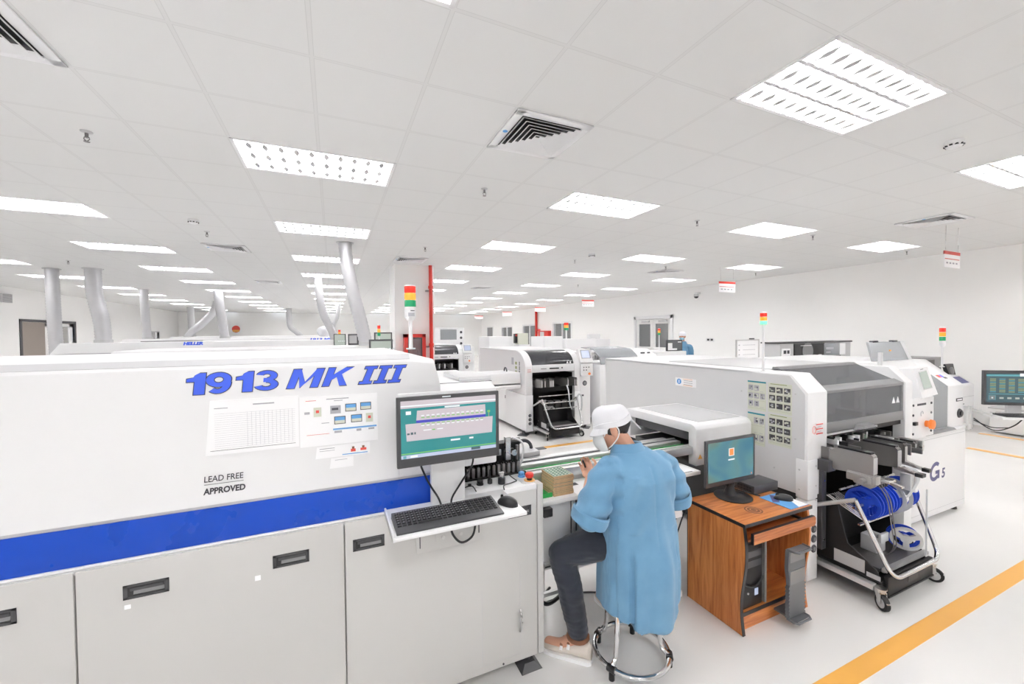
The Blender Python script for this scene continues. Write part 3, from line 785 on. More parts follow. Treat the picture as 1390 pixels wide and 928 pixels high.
# exit conveyor inside the tunnel
b = mb('bmetal'); b.box(.47, 1.0, 2.075, 2.12, .962, .99).box(.47, 1.0, 2.42, 2.46, .962, 1.02)
for k in range(17):
    x = .47+k*.03; b.use('dsteel').box(x, x+.017, 2.085, 2.115, .990, 1.045, .002).use('bmetal').cyl((x+.008, 2.10, 1.045), (x+.008, 2.10, 1.056), .005, seg=6)
b.use('bmetal').box(.86, 1.0, 2.16, 2.23, .962, 1.14).use('steel').box(.80, .88, 2.15, 2.2, 1.075, 1.11, .003).box(.90, .93, 2.13, 2.16, 1.05, 1.18).cyl((.95, 2.12, 1.09), (.95, 2.17, 1.09), .018)
b.use('dsteel').cyl((.93, 2.14, 1.16), (.99, 2.14, 1.16), .012).cyl((.97, 2.13, 1.0), (.97, 2.13, 1.13), .009)
b.use('lgrey').tube(smooth_path([(.935, 2.12, 1.18), (.985, 2.09, 1.15), (.985, 2.09, 1.06), (.955, 2.1, .99)]), .006, 8)
b.build('exit_conveyor', T)
solo(mb('pcb').box(.62, .84, 2.13, 2.40, 1.062, 1.066), 'circuit_board', 'green circuit board leaving the oven tunnel behind the monitor', 'circuit board')
solo(mb('bmetal').box(.66, .70, 2.125, 2.42, .965, 1.061).box(.78, .82, 2.125, 2.42, .965, 1.061), 'board_rail', 'black rails holding the board in the tunnel mouth', 'rail')

# ------------------------------------------------------------------ papers taped to the hood
def paper(x0, x1, z0, z1, label, fn, tl=0, y=1.9185):
    b = mb('paper'); b.hull([(x0-tl, y-.001, z0), (x1, y-.001, z0), (x1, y+.001, z0), (x0-tl, y+.001, z0)], [(x0, y-.001, z1), (x1, y-.001, z1), (x1, y+.001, z1), (x0, y+.001, z1)])
    fn(b, y-.0014); return solo(b, 'paper_sheet', label, 'paper')
def sched(b, y):
    b.use('inkgrey').rect(-.30, -.225, 1.500, 1.505, y).rect(-.43, -.385, 1.493, 1.496, y)
    for k in range(17): b.rect(-.43, -.15, 1.472-k*.0085, 1.4726-k*.0085, y)
    for k in range(12): b.rect(-.32+k*.0145, -.3194+k*.0145, 1.336, 1.473, y)
    b.use('ink').rect(-.445, -.15, 1.327, 1.3285, y)
paper(-.443, -.137, 1.311, 1.526, 'wide white printed schedule sheet taped below the oven number', sched, .018)
def flow(b, y):
    b.use('inkgrey').rect(-.03, .06, 1.500, 1.504, y).rect(.0, .035, 1.492, 1.495, y).rect(-.115, -.095, 1.442, 1.452, y).rect(-.05, -.02, 1.398, 1.401, y)
    b.use('inkred').rect(-.11, -.07, 1.498, 1.5, y).rect(-.108, -.02, 1.352, 1.3535, y)
    for x, z, m in ((-.08, 1.435, 'inkred'), (-.015, 1.44, 'ink'), (.045, 1.442, 'inkblue'), (.107, 1.444, 'inkblue'), (0, 1.39, 'inkblue'), (.068, 1.392, 'inkblue'), (.13, 1.394, 'inkred')):
        if m == 'inkblue':
            b.use('ink').rect(x, x+.046, z, z+.034, y).use('inkblue').rect(x+.003, x+.043, z+.016, z+.031, y-.0002).use('paperg').rect(x+.003, x+.043, z+.003, z+.016, y-.0002)
        elif m == 'ink':
            b.use('inkgrey').rect(x, x+.042, z-.003, z+.032, y).use('ink').rect(x+.006, x+.032, z+.012, z+.022, y-.0002)
        else:
            b.use('paperg').rect(x, x+.030, z-.006, z+.034, y).use('inkred').rect(x+.009, x+.021, z+.010, z+.022, y-.0002)
    b.use('inkblue').rect(-.005, .175, 1.365, 1.372, y).use('inkgrey').rect(0, .03, 1.352, 1.362, y).rect(.09, .11, 1.352, 1.362, y).rect(.14, .165, 1.354, 1.362, y)
paper(-.133, .18, 1.303, 1.517, 'white flow chart sheet with small blue pictures taped beside the schedule', flow, 0)
def lab1(b, y):
    b.use('inkgrey').rect(-.06, .0, 1.286, 1.289, y).rect(-.06, .0, 1.277, 1.279, y).use('inkred').rect(.065, .085, 1.262, 1.275, y).rect(.105, .13, 1.264, 1.275, y).use('leather').rect(.07, .08, 1.275, 1.285, y).rect(.112, .122, 1.275, 1.285, y)
    b.use('inkblue').rect(.03, .135, 1.252, 1.256, y)
paper(-.07, .145, 1.247, 1.297, 'narrow white label strip with two tiny portraits below the flow chart', lab1, .006)
paper(-.015, .075, 1.198, 1.243, 'small blank white label, lowest of the papers on the oven', lambda b, y: b.use('inkgrey').rect(.0, .05, 1.232, 1.234, y), .006)

# ------------------------------------------------------------------ monitor, keyboard, mouse on the oven
def monitor_flat(name, label, x0, x1, z0, z1, y, screen, bz=.017, depth=.045, chin=.022):
    t = thing(name, label, 'monitor', ((x0+x1)/2, y, z0))
    b = mb('dgrey'); b.box(x0, x1, y, y+.018, z0, z1, .004).hull([(x0+.03, y+.018, z0+.03), (x1-.03, y+.018, z0+.03), (x1-.03, y+.018, z1-.03), (x0+.03, y+.018, z1-.03)], [(x0+.1, y+depth, z0+.08), (x1-.1, y+depth, z0+.08), (x1-.1, y+depth, z1-.08), (x0+.1, y+depth, z1-.08)])
    b.build('case', t)
    sx0, sx1, sz0, sz1 = x0+bz, x1-bz, z0+chin, z1-bz
    b = mb(); screen(b, sx0, sx1, sz0, sz1, y-.0004); b.build('screen', t)
    return t
def oven_ui(b, x0, x1, z0, z1, y):
    w, h = x1-x0, z1-z0
    def r(u0, u1, v0, v1, k, m): b.use(m).rect(x0+w*u0, x0+w*u1, z0+h*v0, z0+h*v1, y-.0003*k)
    r(0, 1, 0, 1, 0, 'scr_teal'); r(0, 1, .87, 1, 1, 'scr_grey'); r(.0, 1, .90, .92, 2, 'scr_white'); r(.44, .60, .835, .862, 1, 'scr_white')
    r(.05, .10, .76, .82, 1, 'scr_white')
    b.use('scr_grey').quad((x0+w*.15, y-.0003, z0+h*.62), (x0+w*.885, y-.0003, z0+h*.62), (x0+w*.88, y-.0003, z0+h*.835), (x0+w*.16, y-.0003, z0+h*.82))
    b.quad((x0+w*.055, y-.0003, z0+h*.30), (x0+w*.955, y-.0003, z0+h*.30), (x0+w*.965, y-.0003, z0+h*.60), (x0+w*.045, y-.0003, z0+h*.60))
    r(.15, .885, .605, .65, 2, 'scr_blue')
    for k in range(13):
        u = .2+k*.052
        r(u, u+.034, .685, .70, 2, 'scr_green'); r(u, u+.03, .72, .735, 2, 'scr_white'); r(u, u+.034, .575, .588, 2, 'scr_green'); r(u, u+.03, .545, .56, 2, 'scr_white')
    r(.06, .085, .41, .44, 2, 'scr_dark'); r(.095, .12, .41, .45, 2, 'scr_dark'); r(.13, .145, .41, .45, 2, 'scr_dark')
    r(.22, .30, .46, .475, 2, 'scr_white'); r(.31, .34, .455, .475, 2, 'scr_green'); r(.36, .42, .46, .475, 2, 'scr_white')
    r(.905, .935, .68, .72, 2, 'scr_green'); r(.916, .924, .60, .68, 2, 'scr_yel')
    r(.50, .60, .225, .255, 1, 'scr_white'); r(.70, .745, .225, .255, 1, 'scr_white'); r(.0, 1, .075, .092, 1, 'scr_green')
    r(0, 1, 0, .06, 1, 'scr_lilac'); r(.02, .05, .005, .05, 2, 'scr_cyan'); r(.09, .16, .012, .045, 2, 'scr_white'); r(.72, .82, .015, .06, 2, 'scr_dark')
mon = monitor_flat('monitor', 'dark framed monitor with teal oven screen on the long oven', .24, .706, 1.208, 1.512, 1.75, oven_ui, .017, .05, .040)
b = mb('scr_white').rect(.437, .475, 1.5005, 1.5055, 1.7495); b.build('maker_mark', mon)
b = mb('black'); b.tube(smooth_path([(.345, 1.79, 1.225), (.35, 1.79, 1.19), (.39, 1.82, 1.10), (.43, 1.828, 1.03), (.44, 1.80, .998)]), [.011]*4+[.0045]*21, 8)
b.tube(smooth_path([(.59, 1.79, 1.24), (.585, 1.79, 1.17), (.545, 1.82, 1.09), (.50, 1.828, 1.02), (.485, 1.80, .998)]), .0045, 8); b.build('cables', mon)

def keyboard(x0, x1, y0, y1, z, label, rot=0, cols=21, m='dgrey'):
    t = thing('keyboard', label, 'keyboard', ((x0+x1)/2, (y0+y1)/2, z))
    b = mb(m); b.prism([(y0, z), (y1, z), (y1, z+.024), (y1-.03, z+.022), (y0+.045, z+.012), (y0, z+.008)], 'yz', x0, x1, .002)
    b.build('base', t)
    b = mb('black', 'inkgrey'); n = 6; W = x1-x0
    kz = lambda y: z+.012+(y-y0-.045)/(y1-.03-y0-.045)*.010
    for j in range(n):
        ya = y0+.045+(y1-.012-y0-.045)*j/n; yb = ya+(y1-.012-y0-.045)/n*.84
        i = 0
        while i < cols:
            u0 = .02+.96*i/cols
            span = 1
            if j == 0 and i == 4: span = 5
            u1 = .02+.96*(i+span)/cols - .006
            zz = kz((ya+yb)/2)
            b.use('black').hull([(x0+W*u0, ya, zz-.003), (x0+W*u1, ya, zz-.003), (x0+W*u1, yb, zz-.002), (x0+W*u0, yb, zz-.002)], [(x0+W*u0+.002, ya+.002, zz+.0035), (x0+W*u1-.002, ya+.002, zz+.0035), (x0+W*u1-.002, yb-.002, zz+.0045), (x0+W*u0+.002, yb-.002, zz+.0045)])
            if i < 15 and j > 0: b.use('inkgrey').quad((x0+W*u0+.006, yb-.011, zz+.0049), (x0+W*u0+.011, yb-.011, zz+.0049), (x0+W*u0+.011, yb-.006, zz+.0050), (x0+W*u0+.006, yb-.006, zz+.0050))
            i += span
    b.build('keys', t); return t
keyboard(.214, .668, 1.604, 1.768, .9955, 'black keyboard on the white tray below the oven monitor')
def mouse(x, y, z, rot, label, s=1.0):
    t = thing('computer_mouse', label, 'mouse', (x, y, z)); t.rotation_euler = (0, 0, 0)
    b = mb('black'); R = []
    c, sn = math.cos(rot), math.sin(rot)
    for k in range(11):
        u = -1+2*k/10; w = .031*math.sqrt(max(.03, 1-abs(u)**2.6))*s; hgt = (.036*math.sqrt(max(.02, 1-abs(u*.97+.12)**2.4)))*s
        ring = []
        for q in range(14):
            a = PI*q/13
            px, py, pz = w*math.cos(a), u*.055*s, hgt*max(0.0, math.sin(a))**.8
            ring.append((x+px*c-py*sn, y+px*sn+py*c, z+pz))
        R.append(ring)
    b.loft(R); b.build('shell', t)
    b = mb('rubber'); px, py = 0, .032*s
    cx, cy = x+px*c-py*sn, y+px*sn+py*c
    b.lathe([(.011*s, -.003), (.011*s, .003)], (cx, cy, z+.026*s), 'x', 12); b.build('scroll_wheel', t)
    return t
mouse(.722, 1.695, .9955, .5, 'black mouse on the white tray beside the oven keyboard')
# ------------------------------------------------------------------ component placers
def reel(x, y, z, r, m, label, group='tape reels on the feeder trolleys', w=.034, tilt=None, spokes=True):
    """reel whose axis runs along x"""
    b = mb(m)
    for s in (-w/2, w/2):
        t = .0018
        b.lathe([(r*.86, s-t), (r, s-t), (r, s+t), (r*.86, s+t)], (x, y, z), 'x', 32) if False else None
        n = 40
        def ring(ri, ro):
            A = [(x+s-t, y+ri*math.cos(2*PI*k/n), z+ri*math.sin(2*PI*k/n)) for k in range(n)]
            B = [(x+s-t, y+ro*math.cos(2*PI*k/n), z+ro*math.sin(2*PI*k/n)) for k in range(n)]
            C = [(x+s+t, p[1], p[2]) for p in B]; D = [(x+s+t, p[1], p[2]) for p in A]
            b.loft([A, B, C, D], closed=True)
        ring(r*.80, r); ring(.012, r*.36)
        for q in range(3):
            a = 2*PI*q/3+.5; ca, sa = math.cos(a), math.sin(a); wd = r*.17
            P = lambda u, v, xx: (xx, y+u*ca-v*sa, z+u*sa+v*ca)
            b.hull([P(r*.3, -wd, x+s-t), P(r*.84, -wd*1.3, x+s-t), P(r*.84, wd*1.3, x+s-t), P(r*.3, wd, x+s-t)], [P(r*.3, -wd, x+s+t), P(r*.84, -wd*1.3, x+s+t), P(r*.84, wd*1.3, x+s+t), P(r*.3, wd, x+s+t)])
    b.lathe([(r*.34, -w/2), (r*.34, w/2)], (x, y, z), 'x', 24)
    if tilt is not None:
        R = Matrix.Translation((x, y, z)) @ tilt @ Matrix.Translation((-x, -y, -z))
        bmesh.ops.transform(b.bm, matrix=R, verts=b.bm.verts)
    return solo(b, 'tape_reel', label, 'reel', group)

def feeder(x, yf, label, z=.84, tall=.135, arm=True, w=.0125, yb=2.02):
    t = thing('tape_feeder', label, 'feeder', (x, (yf+yb)/2, z), 'slim metal feeders plugged into the placers')
    b = mb('feedl' if tall > .1 and x < 3.3 else 'feed'); b.prism([(yf, z), (yf, z+tall*.93), (yf+.012, z+tall), (yf+.2, z+tall), (min(yf+.26, yb-.02), z+tall*.75), (yb, z+tall*.7), (yb, z+tall*.18), (min(yf+.22, yb-.03), z-.02)], 'yz', x-w/2, x+w/2)
    b.build('body', t)
    b = mb('alu'); b.box(x-w*.46, x+w*.46, yf-.004, yf+.002, z+.01, z+tall*.85)
    b.build('front_strip', t)
    b = mb('black'); b.box(x-w*.5, x+w*.5, yf+.012, yf+.20, z+tall, z+tall+.012, .001); b.use('scr_pale').box(x-w*.25, x+w*.25, yf+.03, yf+.05, z+tall+.0118, z+tall+.0128)
    b.build('top_cap', t)
    if arm:
        b = mb('steel'); b.hull([(x-w*.4, yf-.10, z-.025), (x+w*.4, yf-.10, z-.025), (x+w*.4, yf+.02, z-.012), (x-w*.4, yf+.02, z-.012)], [(x-w*.4, yf-.10, z-.013), (x+w*.4, yf-.10, z-.013), (x+w*.4, yf+.02, z+.02), (x-w*.4, yf+.02, z+.02)])
        b.use('black').box(x-w*.8, x+w*.8, yf-.13, yf-.09, z-.031, z-.007, .003)
        b.build('tape_guide', t)
    return t

def caster(b_parent, x, y, r=.05, rot=0):
    c, s = math.cos(rot), math.sin(rot)
    b = mb('steel'); b.cyl((x, y, 2*r+.012), (x, y, 2*r+.035), .028, seg=14).lathe([(.034, 0), (.034, .006)], (x, y, 2*r+.03), seg=14)
    ox, oy = -.018*s, -.018*c
    def P(u, v, w): return (x+ox+u*c+v*s, y+oy-u*s+v*c, w)
    for q in (-.019, .019):
        b.hull([P(q-.002, -.012, r), P(q+.002, -.012, r), P(q+.002, .014, r), P(q-.002, .014, r)], [P(q-.002, -.005, 2*r+.014), P(q+.002, -.005, 2*r+.014), P(q+.002, .04, 2*r+.014), P(q-.002, .04, 2*r+.014)])
    b.hull([P(-.02, -.008, 2*r+.008), P(.02, -.008, 2*r+.008), P(.02, .04, 2*r+.008), P(-.02, .04, 2*r+.008)], [P(-.02, -.008, 2*r+.014), P(.02, -.008, 2*r+.014), P(.02, .04, 2*r+.014), P(-.02, .04, 2*r+.014)])
    fork = b.build('caster', b_parent)
    b = mb('rubber'); b.lathe([(r*.75, -.013), (r*.96, -.012), (r, -.006), (r, .006), (r*.96, .012), (r*.75, .013)], (0, 0, 0), 'x', 24); b.use('lgrey').lathe([(r*.62, -.0145), (r*.62, .0145)], (0, 0, 0), 'x', 20).use('steel').lathe([(.007, -.024), (.007, .024)], (0, 0, 0), 'x', 10)
    b.use('steel').box(-.012, .012, -.052, -.036, .016, .022, .001)
    bmesh.ops.transform(b.bm, matrix=Matrix.Translation((x+ox, y+oy, r)) @ Matrix.Rotation(-rot, 4, 'Z'), verts=b.bm.verts)
    b.build('wheel', fork)

def trolley(xl, xr, yf, label, near=True):
    """feeder trolley: xl/xr sides, yf the plane of the bent handle's foot"""
    t = thing('feeder_trolley', label, 'trolley', ((xl+xr)/2, yf+.2, 0), 'feeder trolleys docked under the placers')
    W = xr-xl
    b = mb('bmetal'); b.box(xl+.05, xr-.05, yf+.03, yf+.55, .12, .155, .004).box(xl+.08, xr-.06, yf+.005, yf+.03, .055, .19, .004).box(xl+.10, xr-.08, yf+.03, yf+.34, .06, .12)
    b.box(xl+.08, xr-.06, yf+.0, yf+.006, .06, .07); b.use('black').box(xl+W*.45, xl+W*.62, yf+.002, yf+.006, .10, .14)
    b.build('base', t)
    b = mb('bmetal'); b.box(xl+.07, xr-.07, yf+.05, yf+.40, .205, .215).box(xl+.07, xr-.07, yf+.38, yf+.40, .16, .56)
    b.use('dsteel').quad((xl+.1, yf+.06, .2156), (xr-.1, yf+.06, .2156), (xr-.1, yf+.3, .2156), (xl+.1, yf+.3, .2156))
    b.build('tray', t)
    for x in (xl+.055, xr-.075):
        b = mb('bmetal'); b.prism([(yf+.03, .12), (yf+.58, .12), (yf+.60, .30), (yf+.46, .62), (yf+.30, .62), (yf+.22, .32), (yf+.05, .21)], 'yz', x, x+.012, .002)
        if x < (xl+xr)/2:
            b.use('lgrey').box(x-.0015, x, yf+.12, yf+.30, .165, .25).box(x-.0015, x, yf+.035, yf+.11, .15, .185)
            b.use('steel').cyl((x-.006, yf+.40, .25), (x, yf+.40, .25), .008).cyl((x-.006, yf+.44, .19), (x, yf+.44, .19), .008)
        b.build('side_plate', t)
    b = mb('alu'); b.box(xl-.0, xl+.045, yf+.05, yf+.62, .105, .14, .003).box(xl-.03, xl+.05, yf+.40, yf+.46, .09, .15, .003); b.build('rail', t)
    mb('alu').box(xr-.045, xr, yf+.05, yf+.62, .105, .14, .003).build('rail', t)
    # bent handle and its braces
    r = .0135
    TL, TR, BL, BR = (xl, yf+.15, .655), (xr-.02, yf+.15, .665), (xl+.10, yf-.012, .18), (xr-.005+.0, yf-.012, .18)
    P = [Vector(TL)]
    def corner(a, c, d, k=.09):
        a, c, d = Vector(a), Vector(c), Vector(d)
        p = c+(a-c).normalized()*k; q = c+(d-c).normalized()*k
        return bez(p, c+(a-c).normalized()*k*.4, c+(d-c).normalized()*k*.4, q, 8)
    P += corner(TL, BL, BR) + corner(BL, BR, TR) + [Vector(TR)]
    b = mb('chrome'); b.tube(P, r, 12)
    b.build('handle', t)
    b = mb('alu'); b.tube([TL, (xl-.03, yf+.42, .52)], r*1.05, 12).tube([TR, (xr, yf+.42, .52)], r*1.05, 12); b.build('brace', t)
    b = mb('alu'); b.box(xl+.10, xr-.07, yf+.035, yf+.05, .20, .215)
    n = 36
    for k in range(n):
        x = xl+.105+(W-.185)*k/(n-1); b.box(x-.004, x+.004, yf+.022, yf+.05, .205, .228)
    b.build('comb', t)
    b = mb('steel'); b.box(xl+.02, xr-.02, yf+.13, yf+.145, .485, .495).cyl((xl+.02, yf+.17, .59), (xr-.02, yf+.17, .59), .008, seg=8).cyl((xl-.02, yf+.23, .70), (xr-.05, yf+.23, .70), .007, seg=8)
    for k in range(7): b.cyl((xl+.02+.022*k, yf+.33, .62-.0*k), (xl+.10+.022*k, yf+.13, .49), .004, seg=6)
    b.build('reel_rack', t)
    caster(t, xl+.02, yf+.02, .05, .5); caster(t, xr-.02, yf+.03, .05, -.35)
    caster(t, xl+.05, yf+.52, .045, .2); caster(t, xr-.05, yf+.52, .045, .2)
    return t

def pnp(x0, x1, yf, yb, label, curved=False, detail=True, zt=1.468):
    """pick and place machine whose feeder side faces -y"""
    t = thing('placement_machine', label, 'machine', ((x0+x1)/2, (yf+yb)/2, 0))
    tl, tr = .225, .12
    if curved:
        prof = [(yf, .70), (yf, 1.13)] + [(yf+.42*(1-math.cos(a)), 1.13+(zt-1.13)*math.sin(a)) for a in [PI/2*k/8 for k in range(1, 9)]] + [(yb, zt), (yb, .70)]
        tl = .13
    else:
        prof = [(yf, .62), (yf, 1.345), (yf+.115, zt), (yb, zt), (yb, .62)]
    zb = prof[0][1]
    b = mb('white'); b.prism(prof, 'yz', x0, x0+tl, .006); left = b.build('left_side', t)
    b = mb('pale'); ins = [(max(yf+.012, min(yb-.02, y)), (z if z > zb else z+.01)) for y, z in prof]
    ins = [(y+(.006 if y < yb-.1 else 0), z-(.012 if z > zb+.1 else 0)) for y, z in ins]
    b.prism(ins, 'yz', x0-.0025, x0+.001); sp = b.build('side_panel', t)  # grey overlay paints the side face's shade onto the white body
    b = mb('white'); b.prism(prof, 'yz', x1-tr, x1, .006); b.build('right_side', t)
    b = mb('bmetal'); b.box(x0+.02, x1-.02, yf+.62, yb, .06, zb); b.box(x0+.02, x0+.06, yf+.09, yf+.62, .06, zb).box(x1-.06, x1-.02, yf+.09, yf+.62, .06, zb); b.build('base', t)
    # front posts
    if curved:
        b = mb('white'); b.box(x0-.004, x0+tl+.004, yf-.004, yf+.9, .06, zb-.006, .004).box(x0-.004, x0+.03, yf+.9, yb, .06, zb-.006, .004)
        b.use('ink').box(x0-.0055, x0-.0035, yf+.9, yf+.93, .52, .58)
    else:
        b = mb('white'); b.box(x0-.006, x0+.105, yf-.006, yf+.075, .60, .875, .003).box(x0-.006, x0+.105, yf-.006, yf+.075, .03, .592, .003)
        b.use('lgrey')
        for z in (.80, .66, .56): b.cyl((x0-.008, yf+.05, z), (x0-.005, yf+.05, z), .007).cyl((x0+.085, yf-.008, z+.03), (x0+.085, yf-.005, z+.03), .006)
    b.use('ink')
    for k, z in enumerate((.39, .32, .25) if not curved else (.34, .27, .20)):
        b.lathe([(.024, -.004), (.028, 0), (.028, .005)], (x0+(.062 if not curved else .07), yf-.009, z), 'y', 16)
        b.use('grey').lathe([(.014, -.008), (.014, -.003)], (x0+(.062 if not curved else .07), yf-.009, z), 'y', 12).use('ink')
    b.build('front_post', t)
    b = mb('white'); b.box(x1-tr+(.0), x1-.0, yf+.0, yf+.09, .03, zb+.002, .003)
    b.build('front_post', t)
    # inner bay
    xa, xb = x0+tl, x1-tr
    b = mb('bmetal'); b.box(xa-.0, xb, yf+.60, yf+.62, .06, 1.05).box(xa-.11 if not curved else xa, xa-.10 if not curved else xa+.01, yf+.08, yf+.62, .06, .62).box(xb-.01, xb, yf+.08, yf+.62, .06, 1.05)
    b.box(xa, xb, yf+.15, yf+.61, .775, .80).box(xa, xb, yf+.10, yf+.15, .72, .80)
    b.build('bay', t)
    if not curved:
        b = mb('dgrey'); b.box(x0+.11, x0+.20, yf-.07, yf+.2, .80, .875, .004).box(x0+.13, x0+.185, yf-.02, yf+.12, .23, .80, .003).box(x0+.20, x0+.24, yf-.03, yf+.1, .83, .845, .003)
        b.use('steel').cyl((x0+.155, yf-.025, .72), (x0+.155, yf-.018, .72), .008).cyl((x0+.155, yf-.025, .30), (x0+.155, yf-.018, .30), .008)
        b.build('clamp_post', t)
    # hood
    z0 = 1.04; h1 = yf+.015
    if not curved:
        b = mb('tint'); b.prism([(h1, 1.10), (h1, 1.338), (yf+.36, 1.486), (yf+.36, 1.480), (h1+.008, 1.333), (h1+.008, 1.10)], 'yz', xa+.004, xb-.004); hd = b.build('hood', t)
        b = mb('grey'); b.box(xa+.004, xb-.004, h1-.006, h1+.02, z0, 1.112, .004)
        b.prism([(h1-.004, 1.325), (h1-.004, 1.345), (h1+.06, 1.374), (h1+.066, 1.358), (h1+.012, 1.325)], 'yz', xa+.003, xb-.003, .002)
        b.prism([(yf+.33, 1.474), (yf+.36, 1.492), (yf+.40, 1.492), (yf+.40, 1.474)], 'yz', xa+.003, xb-.003, .002)
        b.box(xb-.03, xb-.004, h1-.002, h1+.012, z0, 1.338)
        b.build('hood_frame', hd)
        b = mb('grey'); xm = (xa+xb)/2-.08; b.hull([(xm-.08, h1-.06, 1.045), (xm+.08, h1-.06, 1.045), (xm+.10, h1, 1.03), (xm-.10, h1, 1.03)], [(xm-.07, h1-.055, 1.062), (xm+.07, h1-.055, 1.062), (xm+.09, h1, 1.072), (xm-.09, h1, 1.072)])
        b.use('dgrey').quad((xm-.06, h1-.048, 1.0632), (xm+.06, h1-.048, 1.0632), (xm+.07, h1-.012, 1.069), (xm-.07, h1-.012, 1.069)); b.build('handle', hd)
        b = mb('paper')
        for k in (0, 1):
            x = xb-.15+k*.065; b.hull([(x-.026, h1-.0012, 1.185), (x+.026, h1-.0012, 1.185), (x+.026, h1, 1.185), (x-.026, h1, 1.185)], [(x-.002, h1-.0012, 1.235), (x+.002, h1-.0012, 1.235), (x+.002, h1, 1.235), (x-.002, h1, 1.235)])
        b.build('warning_triangle', hd)
        b = mb('bmetal'); b.box(xa, xb, yf+.03, yf+.06, 1.0, 1.04); b.use('paper')
        for k in range(34): b.box(xa+.03+k*.02, xa+.042+k*.02, yf+.020, yf+.031, 1.016, 1.03)
        b.build('comb_strip', t)
        b = mb('lgrey'); b.box(xa-.01, xb+.01, yf+.40, yb-.8, zt-.03, zt+.008, .003); top = b.build('top_glass', t)
        b = mb('white'); b.box(x0, x1, yf+.40, yb, 1.36, zt-.004).box(xa, xb, yb-.8, yb, zt-.01, zt+.002); b.build('top_deck', t)
        b = mb('pale'); b.box(xa, xb, yf+.5, yf+.52, 1.0, 1.36); b.use('lgrey').box(xa, xb, yf+.30, yf+.40, 1.20, 1.30, .005); b.use('white2').box(xa+.3, xa+.42, yf+.22, yf+.32, 1.14, 1.34, .005).box(xa+.55, xa+.56, yf+.03, yf+.05, 1.10, 1.335)
        b.use('grey').box(xa+.75, xa+.83, yf+.2, yf+.3, 1.12, 1.30, .004); b.build('gantry', t)
    else:
        R = []
        arc = [(yf+.03+.40*(1-math.cos(a)), 1.21+(zt-.012-1.21)*math.sin(a)) for a in [PI/2*k/10 for k in range(0, 11)]]
        inner = [(y+.008, z-.006) for y, z in arc][::-1]
        b = mb('tint2'); b.prism(arc+inner, 'yz', xa+.004, xb-.004); hd = b.build('hood', t)
        b = mb('white'); b.box(xa+.003, xb-.003, yf+.005, yf+.03, 1.085, 1.215, .005); b.use('black').box((xa+xb)/2-.09, (xa+xb)/2+.10, yf-.012, yf+.006, 1.135, 1.158, .005).use('ink').box((xa+xb)/2-.26, (xa+xb)/2-.15, yf+.002, yf+.006, 1.14, 1.15).cyl(((xa+xb)/2+.17, yf+.006, 1.15), ((xa+xb)/2+.17, yf, 1.15), .014)
        b.build('hood_frame', hd)
        b = mb('paper')
        for k in (0, 1):
            x = xb-.13+k*.06; b.hull([(x-.022, yf+.028, 1.222), (x+.022, yf+.028, 1.222), (x+.022, yf+.031, 1.222), (x-.022, yf+.031, 1.222)], [(x-.002, yf+.031, 1.262), (x+.002, yf+.031, 1.262), (x+.002, yf+.034, 1.262), (x-.002, yf+.034, 1.262)])
        b.build('warning_triangle', hd)
        b = mb('white'); b.box(x0, x1, yf+.44, yb, 1.34, zt-.004).box(xa, xb, yf+.42, yb, zt-.03, zt); b.build('top_deck', t)
        b = mb('dgrey'); b.box(xa, xb, yf+.5, yf+.52, 1.0, 1.40); b.use('lgrey').box(xa, xb, yf+.26, yf+.34, 1.22, 1.32, .005); b.use('white2').box(xa+.4, xa+.5, yf+.2, yf+.3, 1.2, 1.36, .005); b.build('gantry', t)
    return t, hd, sp

P1, H1, SP1 = pnp(3.0, 4.42, 1.72, 4.0, 'pale placement machine with angular smoky hood, behind the feeder trolley on the right')
# outfeed cover on its left
b = mb('white'); b.recalc = True
xs, xe = 2.40, 2.998
b.prism([(2.13, .80), (2.13, 1.065), (2.145, 1.088), (2.175, 1.10), (2.88, 1.10), (2.90, 1.09), (2.90, .86), (2.84, .86), (2.84, 1.035), (2.20, 1.035), (2.20, .80)], 'yz', xs, xe, .006)
cov = b.build('outfeed_cover', P1)
mb('lgrey').box(xs+.10, xe-.04, 2.20, 2.84, 1.099, 1.104, .002).build('cover_mat', cov)
b = mb('yellow'); b.hull([(xs+.02, 2.128, .85), (xs+.06, 2.128, .85), (xs+.06, 2.131, .85), (xs+.02, 2.131, .85)], [(xs+.039, 2.128, .882), (xs+.041, 2.128, .882), (xs+.041, 2.131, .882), (xs+.039, 2.131, .882)]); b.build('warning_sticker', cov)
mb('dgrey').box(2.45, 2.998, 2.22, 2.83, .80, .86).box(2.45, 2.998, 2.22, 2.83, .96, 1.034).build('tunnel_lining', cov)
